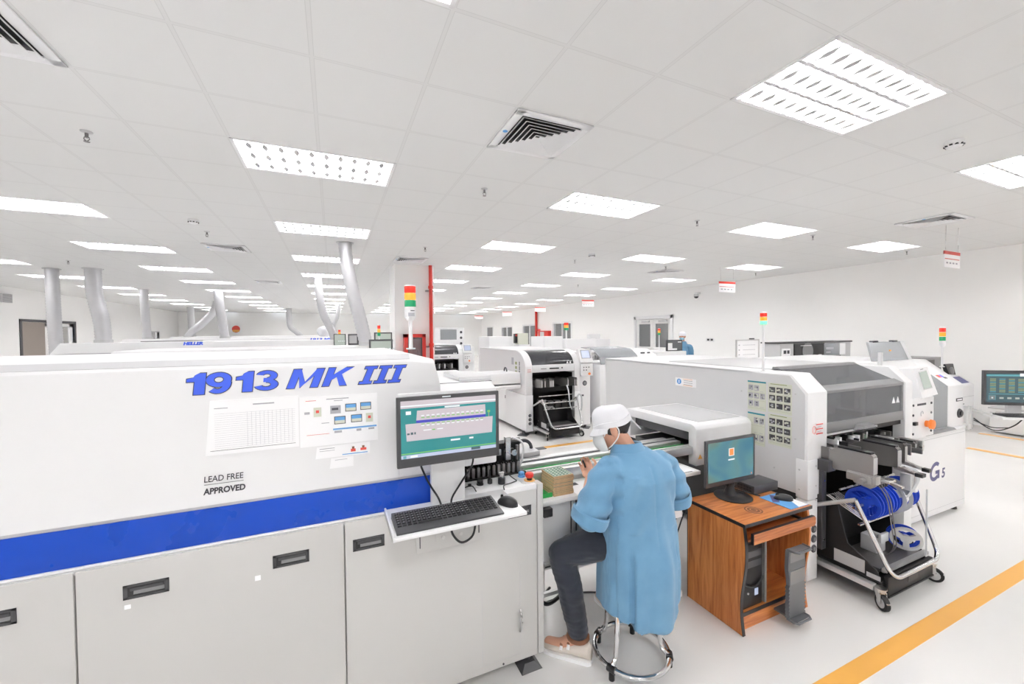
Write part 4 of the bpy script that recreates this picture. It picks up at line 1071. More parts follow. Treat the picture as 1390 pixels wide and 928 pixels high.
# prints on the side panel (they face -x)
def side_sheet(y0, y1, z0, z1, label, head, dark, rows):
    x = 2.9965; b = mb('paperg'); b.box(x-.0012, x, y1, y0, z0, z1)
    X = x-.0016
    def r(u0, u1, v0, v1, m, k=0):
        ya, yb_ = y0+(y1-y0)*u0, y0+(y1-y0)*u1; za, zb_ = z0+(z1-z0)*v0, z0+(z1-z0)*v1
        b.use(m).quad((X-k*.0002, ya, za), (X-k*.0002, yb_, za), (X-k*.0002, yb_, zb_), (X-k*.0002, ya, zb_))
    r(0, 1, .95, 1.0, head) if head == 'inkteal' else r(.1, .8, .95, .975, head)
    rng = random.Random(int(z0*1000+y0*100))
    for i in range(rows):
        v = .80-i*.80/rows
        for c in range(3 if rows > 2 else 2):
            n = 3 if rows > 2 else 2; u = .05+c*.95/n
            if dark or rng.random() > .25:
                r(u, u+.78/n, v-.12, v+.06, 'inkgrey' if not dark else 'dgrey')
                for q in range(5):
                    uu, vv = u+rng.random()*.5/n, v-.12+rng.random()*.12; r(uu, uu+.25/n, vv, vv+.05, rng.choice(['ink', 'inkgrey', 'paperg', 'grey']), 1)
            r(u, u+.6/n, v-.15, v-.14, 'inkgrey')
        r(.02, .98, v-.195, v-.19, 'inkgreen')
    return solo(b, 'instruction_sheet', label, 'notice')
side_sheet(2.162, 2.014, 1.165, 1.392, 'upper left notice sheet with teal heading on the placement machine side', 'inkteal', False, 3)
side_sheet(2.160, 2.022, .895, 1.145, 'lower left notice sheet with teal heading, partly behind the desk monitor', 'inkteal', False, 3)
side_sheet(1.998, 1.825, 1.17, 1.392, 'upper right notice sheet with dark photos on the placement machine side', 'inkgreen', True, 3)
side_sheet(1.996, 1.825, .93, 1.16, 'lower right notice sheet with dark photos on the placement machine side', 'inkgreen', True, 3)
b = mb('paper').box(2.9955, 2.9972, 2.66, 2.90, 1.27, 1.345); b.use('inkblue').lathe([(.026, -.0005), (.026, .0005)], (2.995, 2.855, 1.31), 'x', 20); b.use('paper').box(2.9935, 2.9945, 2.85, 2.86, 1.295, 1.325)
b.use('inkgrey')
for k in range(3): b.box(2.994, 2.9955, 2.70, 2.80, 1.285+k*.018, 1.29+k*.018)
b.use('amber').box(2.994, 2.9955, 2.70, 2.81, 1.336, 1.339).box(2.994, 2.9955, 2.70, 2.81, 1.277, 1.280)
b.build('safety_label', SP1)
b = mb('inkred'); y = 1.712
for z in (1.118, 1.085, 1.052): b.box(3.085, 3.16, y, y+.002, z, z+.006)
b.use('inkgrey').box(3.10, 3.14, y, y+.002, 1.103, 1.106).box(3.10, 3.14, y, y+.002, 1.07, 1.073)
b.use('inkred').tube([(3.062+.016*math.cos(a*PI/8), y+.002, 1.085+.028*math.sin(a*PI/8)) for a in range(16)], .0014, 5, True).build('red_warning', P1)
b = mb('lgrey')
for (y, z) in ((2.215, 1.30), (1.80, 1.33), (1.80, 1.01), (2.3, .79), (1.95, .76)): b.cyl((2.993, y, z), (2.998, y, z), .006, seg=8)
b.build('screws', SP1)
stack_light(P1, 3.03, 2.06, 1.466, .452, .024, .030, lit=True)

# feeders, near machine
bank = [(3.105, 1.42), (3.121, 1.42), (3.137, 1.42), (3.45, 1.44), (3.466, 1.44), (3.482, 1.44), (3.62, 1.47), (3.636, 1.47)]
FLAB = ['front feeder of the nearest block, beside the white post', 'second feeder of the nearest block', 'third feeder of the nearest block, with the steel guide', 'first feeder of the middle block with long guide arms',
        'second feeder of the middle block', 'third feeder of the middle block', 'left feeder of the rear block by the printer', 'right feeder of the rear block by the printer']
for (x, yf), lab in zip(bank, FLAB): feeder(x+.06, yf, 'slim metal tape feeder, '+lab, arm=x > 3.3, yb=1.70 if x < 3.3 else 2.02)
for k, x in enumerate((3.26, 3.30, 3.34, 3.38, 3.42, 3.61, 3.78, 3.86, 3.94, 4.05, 4.16)):
    feeder(x, 1.60, 'low dark feeder deep in the bay, %s from the left' % ORD[k], .815, .08, False, .022)
rb = random.Random(11); b = mb('dsteel')
for k in range(70):
    x = rb.uniform(3.26, 4.24); y = rb.uniform(1.62, 2.10); w = rb.uniform(.006, .02); l = rb.uniform(.02, .09); z = .80+(y-1.55)*.22
    b.use(rb.choice(['dsteel', 'feed', 'alu', 'black', 'feed', 'steel'])).box(x-w, x+w, y-l, y+l, z, z+rb.uniform(.03, .10), .001)
rb = random.Random(5)
for k in range(44):
    x = rb.uniform(3.16, 3.95); y = rb.uniform(1.60, 1.84); w = rb.uniform(.005, .014); l = rb.uniform(.012, .05); z = .905+(y-1.6)*.25
    b.use(rb.choice(['dsteel', 'feed', 'alu', 'black', 'steel', 'paper', 'pcb'])).box(x-w, x+w, y-l, y+l, z-.06, z+rb.uniform(.0, .045), .001)
b.build('feeder_bank', P1)
b = mb('white').box(3.635, 3.672, 1.395, 1.43, .66, .80, .004).use('lgrey').box(3.585, 3.634, 1.40, 1.46, .68, .79, .004); b.build('tape_guide_post', P1)
b = mb('steel'); b.use('feedl').box(3.14, 3.21, 1.42, 1.56, .785, .835, .004).prism([(1.40, .84), (1.40, .79), (1.43, .755), (1.52, .77), (1.56, .84)], 'yz', 3.15, 3.205, .003).cyl((3.10, 1.46, .80), (3.24, 1.46, .80), .018, seg=12).use('steel').box(3.215, 3.30, 1.36, 1.50, .80, .815, .003)
b.hull([(3.22, 1.30, .79), (3.25, 1.30, .79), (3.25, 1.6, .82), (3.22, 1.6, .82)], [(3.22, 1.30, .80), (3.25, 1.30, .80), (3.25, 1.6, .85), (3.22, 1.6, .85)])
for k in range(5): b.use('dsteel').cyl((3.225+k*.016, 1.42, .775), (3.225+k*.016, 1.42, .82), .006, seg=8)
b.use('black')
for k in range(4): b.box(3.27+k*.02, 3.283+k*.02, 1.42, 1.46, .745, .785, .003)
b.build('feeder_clamp', P1)
t = trolley(3.15, 3.87, 1.36, 'black wheeled feeder trolley with chrome handle, nearest on the right')
RLAB = ['leftmost', 'second from the left', 'third from the left', 'fourth from the left', 'fifth from the left']
for k, x in enumerate((3.295, 3.335, 3.415, 3.455, 3.495)): reel(x, 1.53, .60, .105, 'reelblue', 'blue tape reel on the near trolley, %s' % RLAB[k])
reel(3.60, 1.525, .603, .118, 'reelclear', 'milky white tape reel among the blue ones on the near trolley', w=.085)
reel(3.705, 1.53, .605, .105, 'reelblue', 'blue tape reel just right of the milky one'); reel(3.755, 1.53, .605, .105, 'reelblue', 'rightmost blue tape reel on the near trolley')
tilt = Matrix.Rotation(.45, 4, 'Z') @ Matrix.Rotation(-.25, 4, 'Y')
reel(3.66, 1.47, .318, .088, 'reelblue', 'blue back half of the loose reel lying in the trolley tray', w=.03, tilt=tilt)
reel(3.632, 1.44, .322, .086, 'reelclear', 'clear spoked reel standing in the trolley tray against the blue one', w=.012, tilt=tilt)
solo(mb('lgrey').box(3.44, 3.56, 1.52, 1.62, .2165, .33, .01).use('reelclear').box(3.45, 3.55, 1.50, 1.52, .30, .36, .004), 'feeder_motor', 'grey motor block behind the clear reel in the trolley tray', 'motor')
b = mb('reelclear')
for k in range(4): b.tube(smooth_path([(3.585+k*.012, 1.55, .83), (3.61+k*.012, 1.43, .83), (3.625+k*.012, 1.385, .79), (3.61+k*.012, 1.39, .72), (3.575+k*.012, 1.42, .63)]), .0035, 6)
solo(b, 'component_tape', 'pale component tapes looping from the feeders to the reels', 'tape')
b = mb('dsteel')
for k in range(2): b.tube(smooth_path([(3.20+k*.03, 1.41, .78), (3.215+k*.03, 1.37, .70), (3.24+k*.03, 1.36, .55), (3.30+k*.03, 1.37, .38), (3.42+k*.02, 1.45, .26), (3.5+k*.02, 1.5, .225)]), .0032, 6)
solo(b, 'component_tape', 'two dark component tapes dangling into the trolley tray', 'tape')
solo(mb('reelclear').box(3.683, 3.69, 1.352, 1.36, .235, .69), 'tape_strip', 'narrow white tape strip hanging straight down by the handle', 'tape')
# levelling foot under the near machine
for q in ((4.36, 1.78), (3.06, 3.9), (4.36, 3.9)): mb('dgrey').lathe([(.05, 0), (.05, .012), (.015, .02), (.015, .06)], (q[0], q[1], 0)).build('foot', P1)

# ------------------------------------------------------------------ second line, same kind of machine with rounded shoulders
def side_console(t, x0, x1, yf, z0=.06):
    """narrow white control column beside a rounded machine"""
    b = mb('white'); b.box(x0, x1, yf+.02, yf+.4, z0, 1.12, .006); col = b.build('control_column', t)
    b = mb('white'); b.prism([(yf-.05, .98), (yf-.05, 1.20), (yf+.04, 1.22), (yf+.04, .98)], 'yz', x0-.01, x1+.01, .006); b.build('button_box', col)
    cx = (x0+x1)/2
    b = mb('ink')
    for k in range(3): b.cyl((x0+.04+k*.055, yf-.05, 1.14), (x0+.04+k*.055, yf-.056, 1.14), .011, seg=10)
    for k in range(2): b.cyl((x0+.04+k*.055, yf-.05, 1.09), (x0+.04+k*.055, yf-.056, 1.09), .011, seg=10)
    b.build('buttons', col)
    mb('orange').lathe([(.024, -.078), (.024, -.066), (.012, -.05)], (x0+.15, yf, 1.02), 'y', 14).build('stop_button', col)
    b = mb('ink').lathe([(.045, .012), (.048, .022)], (cx-.01, yf, .84), 'y', 20).use('grey').lathe([(.03, .006), (.03, .014)], (cx-.01, yf, .84), 'y', 16).use('ink').box(x0+.03, x0+.08, yf+.016, yf+.021, .60, .63)
    b.build('gauge', col)
    b = mb('white'); b.prism([(yf-.035, 1.23), (yf+.06, 1.48), (yf+.13, 1.46), (yf+.05, 1.22)], 'yz', x0-.02, x1+.03, .008); scr = b.build('screen_head', col)
    n = Vector((0, -(1.48-1.23), .095)).normalized()
    def S(u, v): p = Vector((x0+.01+(x1-x0)*u, yf-.035+.095*v, 1.23+.25*v)); return tuple(p+n*.0015)
    b = mb('grey').quad(S(.06, .28), S(.94, .28), S(.94, .9), S(.06, .9)); b.use('scr_lilac').quad(*[tuple(Vector(S(u, v))+n*.0006) for u, v in ((.12, .33), (.88, .33), (.88, .85), (.12, .85))]); b.build('screen', scr)
    return col
def rear_line(dx, yf, lab, near=True):
    t, hd, sp = pnp(3.05+dx, 4.16+dx, yf, yf+2.4, lab, True)
    side_console(t, 4.17+dx, 4.40+dx, yf)
    b = mb('white'); b.box(2.33+dx, 3.04+dx, yf+.18, yf+.78, .86, 1.08, .01).box(2.33+dx, 3.04+dx, yf+.18, yf+.30, .80, .90, .006); cv = b.build('outfeed_cover', t)
    mb('ink').tube([(2.9+dx, yf+.55+.06*math.cos(a*PI/10), 1.08+.07*math.sin(a*PI/10)) for a in range(11)], .013, 8).build('lift_handle', cv)
    b = mb('white'); b.box(4.42+dx, 4.60+dx, yf+.3, yf+1.9, .06, 1.40, .03); b.build('end_cover', t)
    b = mb('inkgrey').box(3.0462+dx, 3.0475+dx, yf+.5, yf+.6, 1.20, 1.33).use('inkgreen')
    for k in range(3): b.box(3.0462+dx, 3.0475+dx, yf+.36, yf+.44, 1.05+k*.08, 1.10+k*.08)
    b.use('ink')
    for k in range(3): b.box(3.0462+dx, 3.0475+dx, yf+.24, yf+.27, 1.04+k*.08, 1.11+k*.08)
    b.build('notes', sp)
    mb('inkred').box(3.08+dx, 3.15+dx, yf-.003, yf, 1.10, 1.107).box(3.08+dx, 3.15+dx, yf-.003, yf, 1.135, 1.142).build('red_warning', t)
    for x in (3.02, 4.3):
        mb('dgrey').lathe([(.12, 0), (.12, .012), (.03, .0121), (.025, .07)], (x+dx, yf+.05, 0), seg=4).build('foot', t)
        mb('dgrey').cyl((x+dx, yf+2.2, 0), (x+dx, yf+2.2, .07), .03).build('foot', t)
    return t
R2 = rear_line(0.0, 6.30, 'white rounded placement machine with dark hood in the second line, behind the seated worker')
t2 = trolley(3.20, 3.90, 5.83, 'black feeder trolley with wire handle under the second-line machine')
for k, x in enumerate((3.26, 3.32, 3.42, 3.45, 3.48, 3.78, 3.92, 3.96)): feeder(x, 6.10, 'steel feeder in the second-line machine, %s from the left' % ORD[k], .84, .13, False, .018, yb=6.8)
for k, x in enumerate((3.38, 3.52, 3.66)): solo(mb('bmetal').box(x-.055, x+.055, 6.02, 6.10, .50, .62, .01).use('dsteel').box(x-.05, x+.05, 6.015, 6.02, .60, .61), 'reel_box', 'black reel box in the second-line trolley, %s from the left' % ORD[k], 'box', 'black reel boxes in the second trolley')
b = mb('reelclear'); b.tube(smooth_path([(3.74, 6.08, .86), (3.74, 6.02, .75), (3.75, 6.0, .55), (3.78, 5.98, .45)]), .012, 6); solo(b, 'component_tape', 'pale tape hanging in the second-line trolley', 'tape')
b = mb('reelclear'); b.tube(smooth_path([(3.88, 6.0, .60), (3.92, 5.98, .70), (3.97, 5.97, .66), (3.97, 5.96, .52), (3.95, 5.95, .42)]), .014, 6); solo(b, 'air_hose', 'white hose looped beside the second-line trolley handle', 'hose')
R3 = rear_line(-.84, 10.87, 'third-line placement machine with black hood, right of the white pillar')
trolley(2.36, 3.06, 10.4, 'dark feeder trolley under the third-line machine right of the pillar')
for k, x in enumerate((2.45, 2.6, 2.75, 2.95)): feeder(x, 10.67, 'steel feeder in the third-line machine, %s from the left' % ORD[k], .84, .13, False, .03, yb=11.3)
# next machine of the second line, half hidden at the right of the control column
t = thing('placement_machine', 'second machine of the second line, only its shiny hood and sloped end showing', 'machine', (5.6, 7.4, 0))
b = mb('white'); b.box(4.75, 6.3, 6.5, 8.4, .06, 1.15, .02).prism([(6.5, 1.15), (6.62, 1.30), (6.9, 1.42), (8.4, 1.42), (8.4, 1.15)], 'yz', 5.75, 6.3, .01); b.build('body', t)
b = mb('glassg'); b.prism([(6.5, 1.15), (6.55, 1.30), (6.75, 1.44), (7.2, 1.47), (7.2, 1.46), (6.76, 1.43), (6.56, 1.29), (6.51, 1.15)], 'yz', 4.78, 5.72); b.build('hood', t)
mb('steel').cyl((4.8, 6.8, 1.30), (5.7, 6.8, 1.30), .08, seg=20).build('roller', t)
b = mb('ink').box(5.9, 6.0, 6.64, 6.66, 1.33, 1.36).box(6.08, 6.14, 6.64, 6.66, 1.33, 1.36); b.build('buttons', t)
# ------------------------------------------------------------------ stencil printer at the far right of the line
T = thing('stencil_printer', 'white sloped printer with big G5 lettering beside the placement machine', 'printer', (5.1, 2.5, 0))
xa, xb, yf, yb = 4.50, 5.705, 1.82, 3.2
b = mb('white'); b.box(xa, xb, yf, yb, .05, .80, .008).box(xa-.0, xb, yf+.0, yb, .80, .825, .004); cab = b.build('cabinet', T)
b = mb('lgrey'); b.box(xa+.02, xb, yf-.001, yf+.0, .105, .108).box(4.62, 5.68, yf-.0015, yf, .772, .776); b.build('panel_seam', cab)
b = mb('navy')
# big G drawn as a thick arc with a bar
cx, cz, R0, R1 = 5.093, .462, .053, .088
n = 26; a0, a1 = math.radians(48), math.radians(318)
for k in range(n):
    p, q = a0+(a1-a0)*k/n, a0+(a1-a0)*(k+1)/n
    P = lambda a, r: (cx+r*math.cos(a)*1.12+.018*(math.sin(a)), yf-.0015, cz+r*math.sin(a))
    b.quad(P(p, R0), P(p, R1), P(q, R1), P(q, R0))
b.quad((cx+.042, yf-.0019, cz-.072), (cx+.082, yf-.0019, cz-.072), (cx+.084, yf-.0019, cz+.006), (cx+.044, yf-.0019, cz+.006))
b.quad((cx+.004, yf-.0022, cz-.024), (cx+.05, yf-.0022, cz-.024), (cx+.05, yf-.0022, cz+.006), (cx+.004, yf-.0022, cz+.006))
b.text('5', .125, face_y(5.222, yf-.001, .385), 0.1, .003, .0005, .062)
b.build('lettering', cab, .2)
prof = [(yf+.02, .825), (yf+.02, 1.235), (yf+.30, 1.468), (yb, 1.468), (yb, .825)]
wx0, wx1 = 5.06, 5.385
b = mb('white'); b.prism(prof, 'yz', wx1, xb, .008).prism(prof, 'yz', xa, 4.62, .008)
b.prism([(yf+.14, 1.334), (yf+.30, 1.468), (yb, 1.468), (yb, 1.40), (yf+.30, 1.40)], 'yz', 4.62, wx1, .003)
b.prism([(yf+.02, .825), (yf+.02, 1.235), (yf+.14, 1.334), (yf+.14, .825)], 'yz', 4.62, wx0, .003).box(4.62, wx1, yf+.8, yb, .825, 1.45)
upper = b.build('upper_body', T)
b = mb('glassg'); b.prism([(yf+.022, .845), (yf+.022, 1.236), (yf+.14, 1.336), (yf+.14, 1.329), (yf+.028, 1.232), (yf+.028, .845)], 'yz', wx0+.001, wx1-.001); b.build('window', T)
b = mb('lgrey'); b.box(4.62, wx1, yf+.7, yf+.72, .825, 1.40).box(wx0, wx1, yf+.02, yf+.8, .826, .846); b.use('leather').hull([(5.10, yf+.35, .95), (5.24, yf+.35, .95), (5.24, yf+.38, .95), (5.10, yf+.38, .95)], [(5.20, yf+.35, 1.12), (5.34, yf+.35, 1.12), (5.34, yf+.38, 1.12), (5.20, yf+.38, 1.12)]); b.use('traygreen').box(5.08, 5.36, yf+.1, yf+.3, .847, .856)
b.build('print_stage', T)
b = mb('grey'); b.hull([(4.85, yf-.03, .826), (5.42, yf-.03, .826), (5.42, yf+.02, .826), (4.85, yf+.02, .826)], [(4.87, yf-.02, .845), (5.40, yf-.02, .845), (5.40, yf+.02, .845), (4.87, yf+.02, .845)]); b.build('sill', T)
b = mb('navy').use('ink').box(5.55, 5.68, yf+.0165, yf+.0195, 1.075, 1.105); b.use('paper').box(5.565, 5.665, yf+.0155, yf+.0165, 1.083, 1.097); b.build('maker_plate', upper)
sl = Vector((0, .28, .233)).normalized()
b = mb('inkred'); p0 = Vector((5.40, yf+.105, 1.306)); nn = Vector((0, -.233, .28)).normalized()*.002
def Q(x, t): v = Vector((x, yf+.02, 1.235))+sl*t+nn; return tuple(v)
b.quad(Q(5.44, .11), Q(5.50, .11), Q(5.49, .145), Q(5.43, .145)); b.use('bluelet').quad(Q(5.50, .11), Q(5.55, .11), Q(5.54, .145), Q(5.49, .145)); b.use('ink').quad(Q(5.52, .09), Q(5.58, .09), Q(5.57, .11), Q(5.51, .11)); b.build('sticker', upper)
b = mb('dgrey').lathe([(.038, -.012), (.046, 0), (.046, .01)], (5.62, yf+.018, .955), 'y', 20).use('black').lathe([(.026, -.02), (.026, -.01)], (5.62, yf+.018, .955), 'y', 16); b.build('vent_plug', upper)
# control box with tilted screen
b = mb('white'); b.box(4.432, 4.865, yf-.07, yf+.02, .848, 1.19, .006); box = b.build('control_box', T)
b = mb('ink'); y = yf-.0715
for x in (4.50, 4.81):
    for z in (1.135, 1.05, .89): b.cyl((x, y+.002, z), (x, y-.004, z), .010, seg=10)
b.box(4.57, 4.72, y, y+.001, 1.125, 1.143).use('inkgrey').tube([(4.65+.02*math.cos(k*.35), y, 1.05+.025*math.sin(k*.35)) for k in range(12)], .002, 5).use('black').box(4.49, 4.54, y-.02, y+.001, .965, .995, .004)
b.build('buttons', box)
b = mb('orange'); b.lathe([(.018, -.055), (.04, -.05), (.042, -.03), (.028, -.02), (.028, 0)], (4.72, y, .96), 'y', 18); b.build('stop_knob', box)
b = mb('white'); b.hull([(4.575, yf-.10, 1.192), (4.85, yf-.10, 1.212), (4.85, yf+.02, 1.212), (4.575, yf+.02, 1.192)], [(4.63, yf-.02, 1.438), (4.875, yf-.02, 1.448), (4.875, yf+.10, 1.438), (4.63, yf+.10, 1.428)]); scr = b.build('screen_head', T)
u = Vector((.04, .08, .241)); n = Vector((0, -.241, .08)).normalized()*.002
def S(a, c, k=1): p = Vector((4.575+.275*a+(.055-.04-.03*a)*c, yf-.10, 1.192+.02*a))+u*c+n*k; return tuple(p)
b = mb('lgrey').quad(S(.22, .25), S(.80, .25), S(.80, .88), S(.22, .88)); b.use('scr_pale').quad(S(.25, .28, 1.4), S(.77, .28, 1.4), S(.77, .85, 1.4), S(.25, .85, 1.4)); b.use('ink').quad(S(.4, .93), S(.62, .93), S(.62, .95), S(.4, .95)); b.build('screen', scr)
# raised lid
b = mb('glassg'); b.hull([(4.86, 2.19, 1.468), (5.53, 2.19, 1.468), (5.53, 2.21, 1.468), (4.86, 2.21, 1.468)], [(5.00, 2.30, 1.655), (5.62, 2.30, 1.655), (5.62, 2.32, 1.655), (5.00, 2.32, 1.655)]); lid = b.build('raised_lid', T)
b = mb('ink').box(5.08, 5.17, 2.29, 2.33, 1.65, 1.668, .003).box(5.46, 5.55, 2.29, 2.33, 1.65, 1.668, .003).use('amber').box(5.27, 5.29, 2.235, 2.245, 1.56, 1.572); b.build('clips', lid)
b = mb('lgrey').hull([(5.53, 2.19, 1.468), (5.60, 2.19, 1.468), (5.60, 2.21, 1.468), (5.53, 2.21, 1.468)], [(5.62, 2.30, 1.655), (5.69, 2.30, 1.655), (5.69, 2.32, 1.655), (5.62, 2.32, 1.655)]); b.build('lid_frame', lid)
mb('white').cyl((4.55, 2.0, 1.46), (4.55, 2.0, 1.575), .018, seg=12).build('post', T)
stack_light(T, 5.63, 1.97, 1.40, .395, .024, .044, base=.06)
for x in (5.62, 4.6):
    mb('black').lathe([(.055, 0), (.05, .02), (.02, .03), (.02, .06)], (x, 1.90, 0)).build('foot', T); mb('black').lathe([(.055, 0), (.05, .02), (.02, .03), (.02, .06)], (x, 3.1, 0)).build('foot', T)
b = mb('white'); b.box(xb, xb+.08, 1.95, 2.1, .1, .75, .004); b.build('side_duct', cab)

# ------------------------------------------------------------------ operator console right of the printer
CT = thing('console_tray', 'thin white tray on a bracket at the right edge carrying a keyboard', 'tray', (6.55, 1.78, .85))
ax = Vector((.80, -.60, 0)).normalized(); nrm = Vector((-.60, -.80, 0)).normalized()   # screen plane direction, and the side it faces
O = Vector((6.40, 1.91, 0))
def K(a, d, z): p = O+ax*a+nrm*d; return (p.x, p.y, z)
def slab(b, a0, a1, d0, d1, z0, z1):
    return b.hull([K(a0, d0, z0), K(a1, d0, z0), K(a1, d1, z0), K(a0, d1, z0)], [K(a0, d0, z1), K(a1, d0, z1), K(a1, d1, z1), K(a0, d1, z1)])
b = mb('white'); slab(b, -.02, .60, .02, .24, .855, .872); b.build('tray', CT)
b = mb('alu'); b.tube([(5.97, 1.90, .745), (5.97, 1.90, .985)], .022, 10).tube([(6.04, 1.90, .745), (6.04, 1.90, .985)], .015, 10).tube([(5.70, 1.93, .80), (5.97, 1.90, .80), (6.04, 1.90, .80)], .014, 8).tube([(5.97, 1.90, .955), (6.1, 1.90, .945), K(.05, .1, .85), K(.5, .12, .85)], .010, 8); slab(b, .22, .34, -.22, .02, .845, .856); b.build('bracket', CT)
b = mb('black'); b.tube(smooth_path([K(-.10, .02, .82), K(.02, .03, .72), K(.12, .03, .70), K(.25, .03, .76), K(.34, .02, .85)]), .006, 6).tube(smooth_path([K(-.1, .02, .80), K(.05, .03, .73), K(.2, .03, .73)]), .005, 6); b.build('cables', CT)
t = thing('monitor', 'dark green spreadsheet monitor cut by the right edge', 'monitor', tuple(K(.28, 0, .965)))
b = mb('dgrey'); slab(b, 0, .56, -.03, 0, .965, 1.335); b.build('case', t)
b = mb()
def kr(u0, u1, v0, v1, k, m):
    b.use(m); w, h = .52, .31; z0 = .995
    P = lambda u, v: K(.02+w*u, .0008+.0004*k, z0+h*v)
    b.quad(P(u0, v0), P(u1, v0), P(u1, v1), P(u0, v1))
kr(0, 1, 0, 1, 0, 'scr_dark'); kr(0, 1, .90, .96, 1, 'scr_cyan'); kr(.55, .72, .90, 1, 2, 'scr_white')
for k in range(9):
    for j in range(6): kr(.06+j*.155, .16+j*.155, .35+k*.055, .375+k*.055, 1, 'scr_yel' if (j+k) % 3 else 'scr_cyan')
kr(.04, .95, .28, .30, 1, 'scr_cyan'); kr(.04, .16, .08, .24, 1, 'scr_cyan'); kr(.05, .15, .09, .23, 2, 'chassis'); kr(.085, .115, .13, .18, 3, 'scr_white')
for j in range(6): kr(.22+j*.13, .29+j*.13, .12, .18, 1, 'scr_pale')
b.build('screen', t)
b = mb('lgrey'); slab(b, .22, .34, -.05, -.02, .86, 1.1); slab(b, .18, .40, -.10, .0, .8725, .88); b.build('stand', t)
t = thing('keyboard', 'dark keyboard on the white console tray at the right edge', 'keyboard', tuple(K(.28, .13, .8725)))
b = mb('dgrey'); slab(b, .04, .50, .05, .20, .8725, .885); b.build('base', t)
b = mb('black')
for j in range(5):
    for i in range(15): slab(b, .055+i*.029, .08+i*.029, .058+j*.028, .081+j*.028, .885, .891)
b.build('keys', t)

# ------------------------------------------------------------------ small white machine and bench at the right wall
t = thing('desktop_machine', 'small white machine with dark display near the right wall', 'machine', (10.1, 3.45, 0))
b = mb('white'); b.prism([(3.22, .03), (3.22, .80), (3.42, .95), (3.80, .95), (3.80, .03)], 'yz', 9.80, 10.40, .015).box(10.40, 10.62, 3.35, 3.8, .03, .80, .01); b.build('body', t)
d = Vector((0, .20, .15)); n = Vector((0, -.15, .20)).normalized()*.003
S = lambda x, k: tuple(Vector((x, 3.22, .80))+d*k+n)
mb('inkblue').use('navy').quad(S(9.86, .2), S(10.33, .2), S(10.33, .85), S(9.86, .85)).build('display', t)
b = mb('lgrey').box(9.83, 10.37, 3.212, 3.221, .60, .606).box(9.83, 10.37, 3.212, 3.221, .36, .366); b.use('ink').box(9.9, 10.0, 3.21, 3.221, .48, .49); b.build('drawer_seams', t)
t = thing('wall_bench', 'low white cabinet bench along the right wall behind the console', 'bench', (10.4, 2.6, 0))
b = mb('white').box(10.30, 10.88, 2.0, 3.0, .03, .42, .01); b.build('body', t)
mb('lgrey').box(10.28, 10.88, 1.98, 3.02, .42, .44, .004).build('top', t)
t = thing('side_table', 'white side table behind the printer carrying black equipment', 'table', (9.3, 3.9, 0))
mb('white').box(8.75, 9.78, 3.35, 4.3, .90, .93, .004).build('top', t)
for x in (8.80, 9.72):
    for y in (3.4, 4.24): mb('alu').box(x-.02, x+.02, y-.02, y+.02, 0, .90).build('leg', t)
t = thing('computer_tower', 'grey and black computer box on the side table behind the printer stack light', 'computer', (9.4, 3.6, .93))
b = mb('grey').box(8.98, 9.70, 3.40, 3.8, .931, 1.30, .01); b.build('case', t)
b = mb('black').box(9.10, 9.42, 3.39, 3.401, .98, 1.26).use('dgrey').cyl((9.3, 3.392, 1.02), (9.3, 3.38, 1.02), .03); b.build('front', t)
def small_mon(x0, x1, y, z0, z1, label, m, tilt=0):
    t = thing('monitor', label, 'monitor', ((x0+x1)/2, y, z0-.08))
    b = mb('dgrey').hull([(x0, y, z0), (x1, y, z0), (x1, y+.03, z0), (x0, y+.03, z0)], [(x0+tilt, y+.05, z1), (x1+tilt, y+.05, z1), (x1+tilt, y+.08, z1), (x0+tilt, y+.08, z1)]); b.build('case', t)
    k = .012; b = mb(m).quad((x0+.03, y-.003+.004, z0+.03), (x1-.03, y-.003+.004, z0+.03), (x1-.03+tilt*.9, y+.041, z1-.03), (x0+.03+tilt*.9, y+.041, z1-.03)); b.build('screen', t)
    mb('dgrey').box((x0+x1)/2-.04, (x0+x1)/2+.04, y+.03, y+.06, z0-.079, z0+.05).box((x0+x1)/2-.1, (x0+x1)/2+.1, y-.03, y+.10, z0-.0795, z0-.07).build('stand', t)
small_mon(9.86, 10.22, 3.60, 1.03, 1.27, 'grey-green monitor standing on the small white machine', 'scr_pale', -.06)
t = thing('desk_phone', 'black device leaning behind the grey-green monitor', 'device', (10.55, 3.55, .801))
b = mb('black').hull([(10.42, 3.50, .801), (10.61, 3.50, .801), (10.61, 3.58, .801), (10.42, 3.58, .801)], [(10.41, 3.60, 1.13), (10.72, 3.60, 1.13), (10.72, 3.65, 1.13), (10.41, 3.65, 1.13)]).use('grey').ell((10.54, 3.56, 1.0), (.07, .03, .08), 14, 8); b.build('body', t)

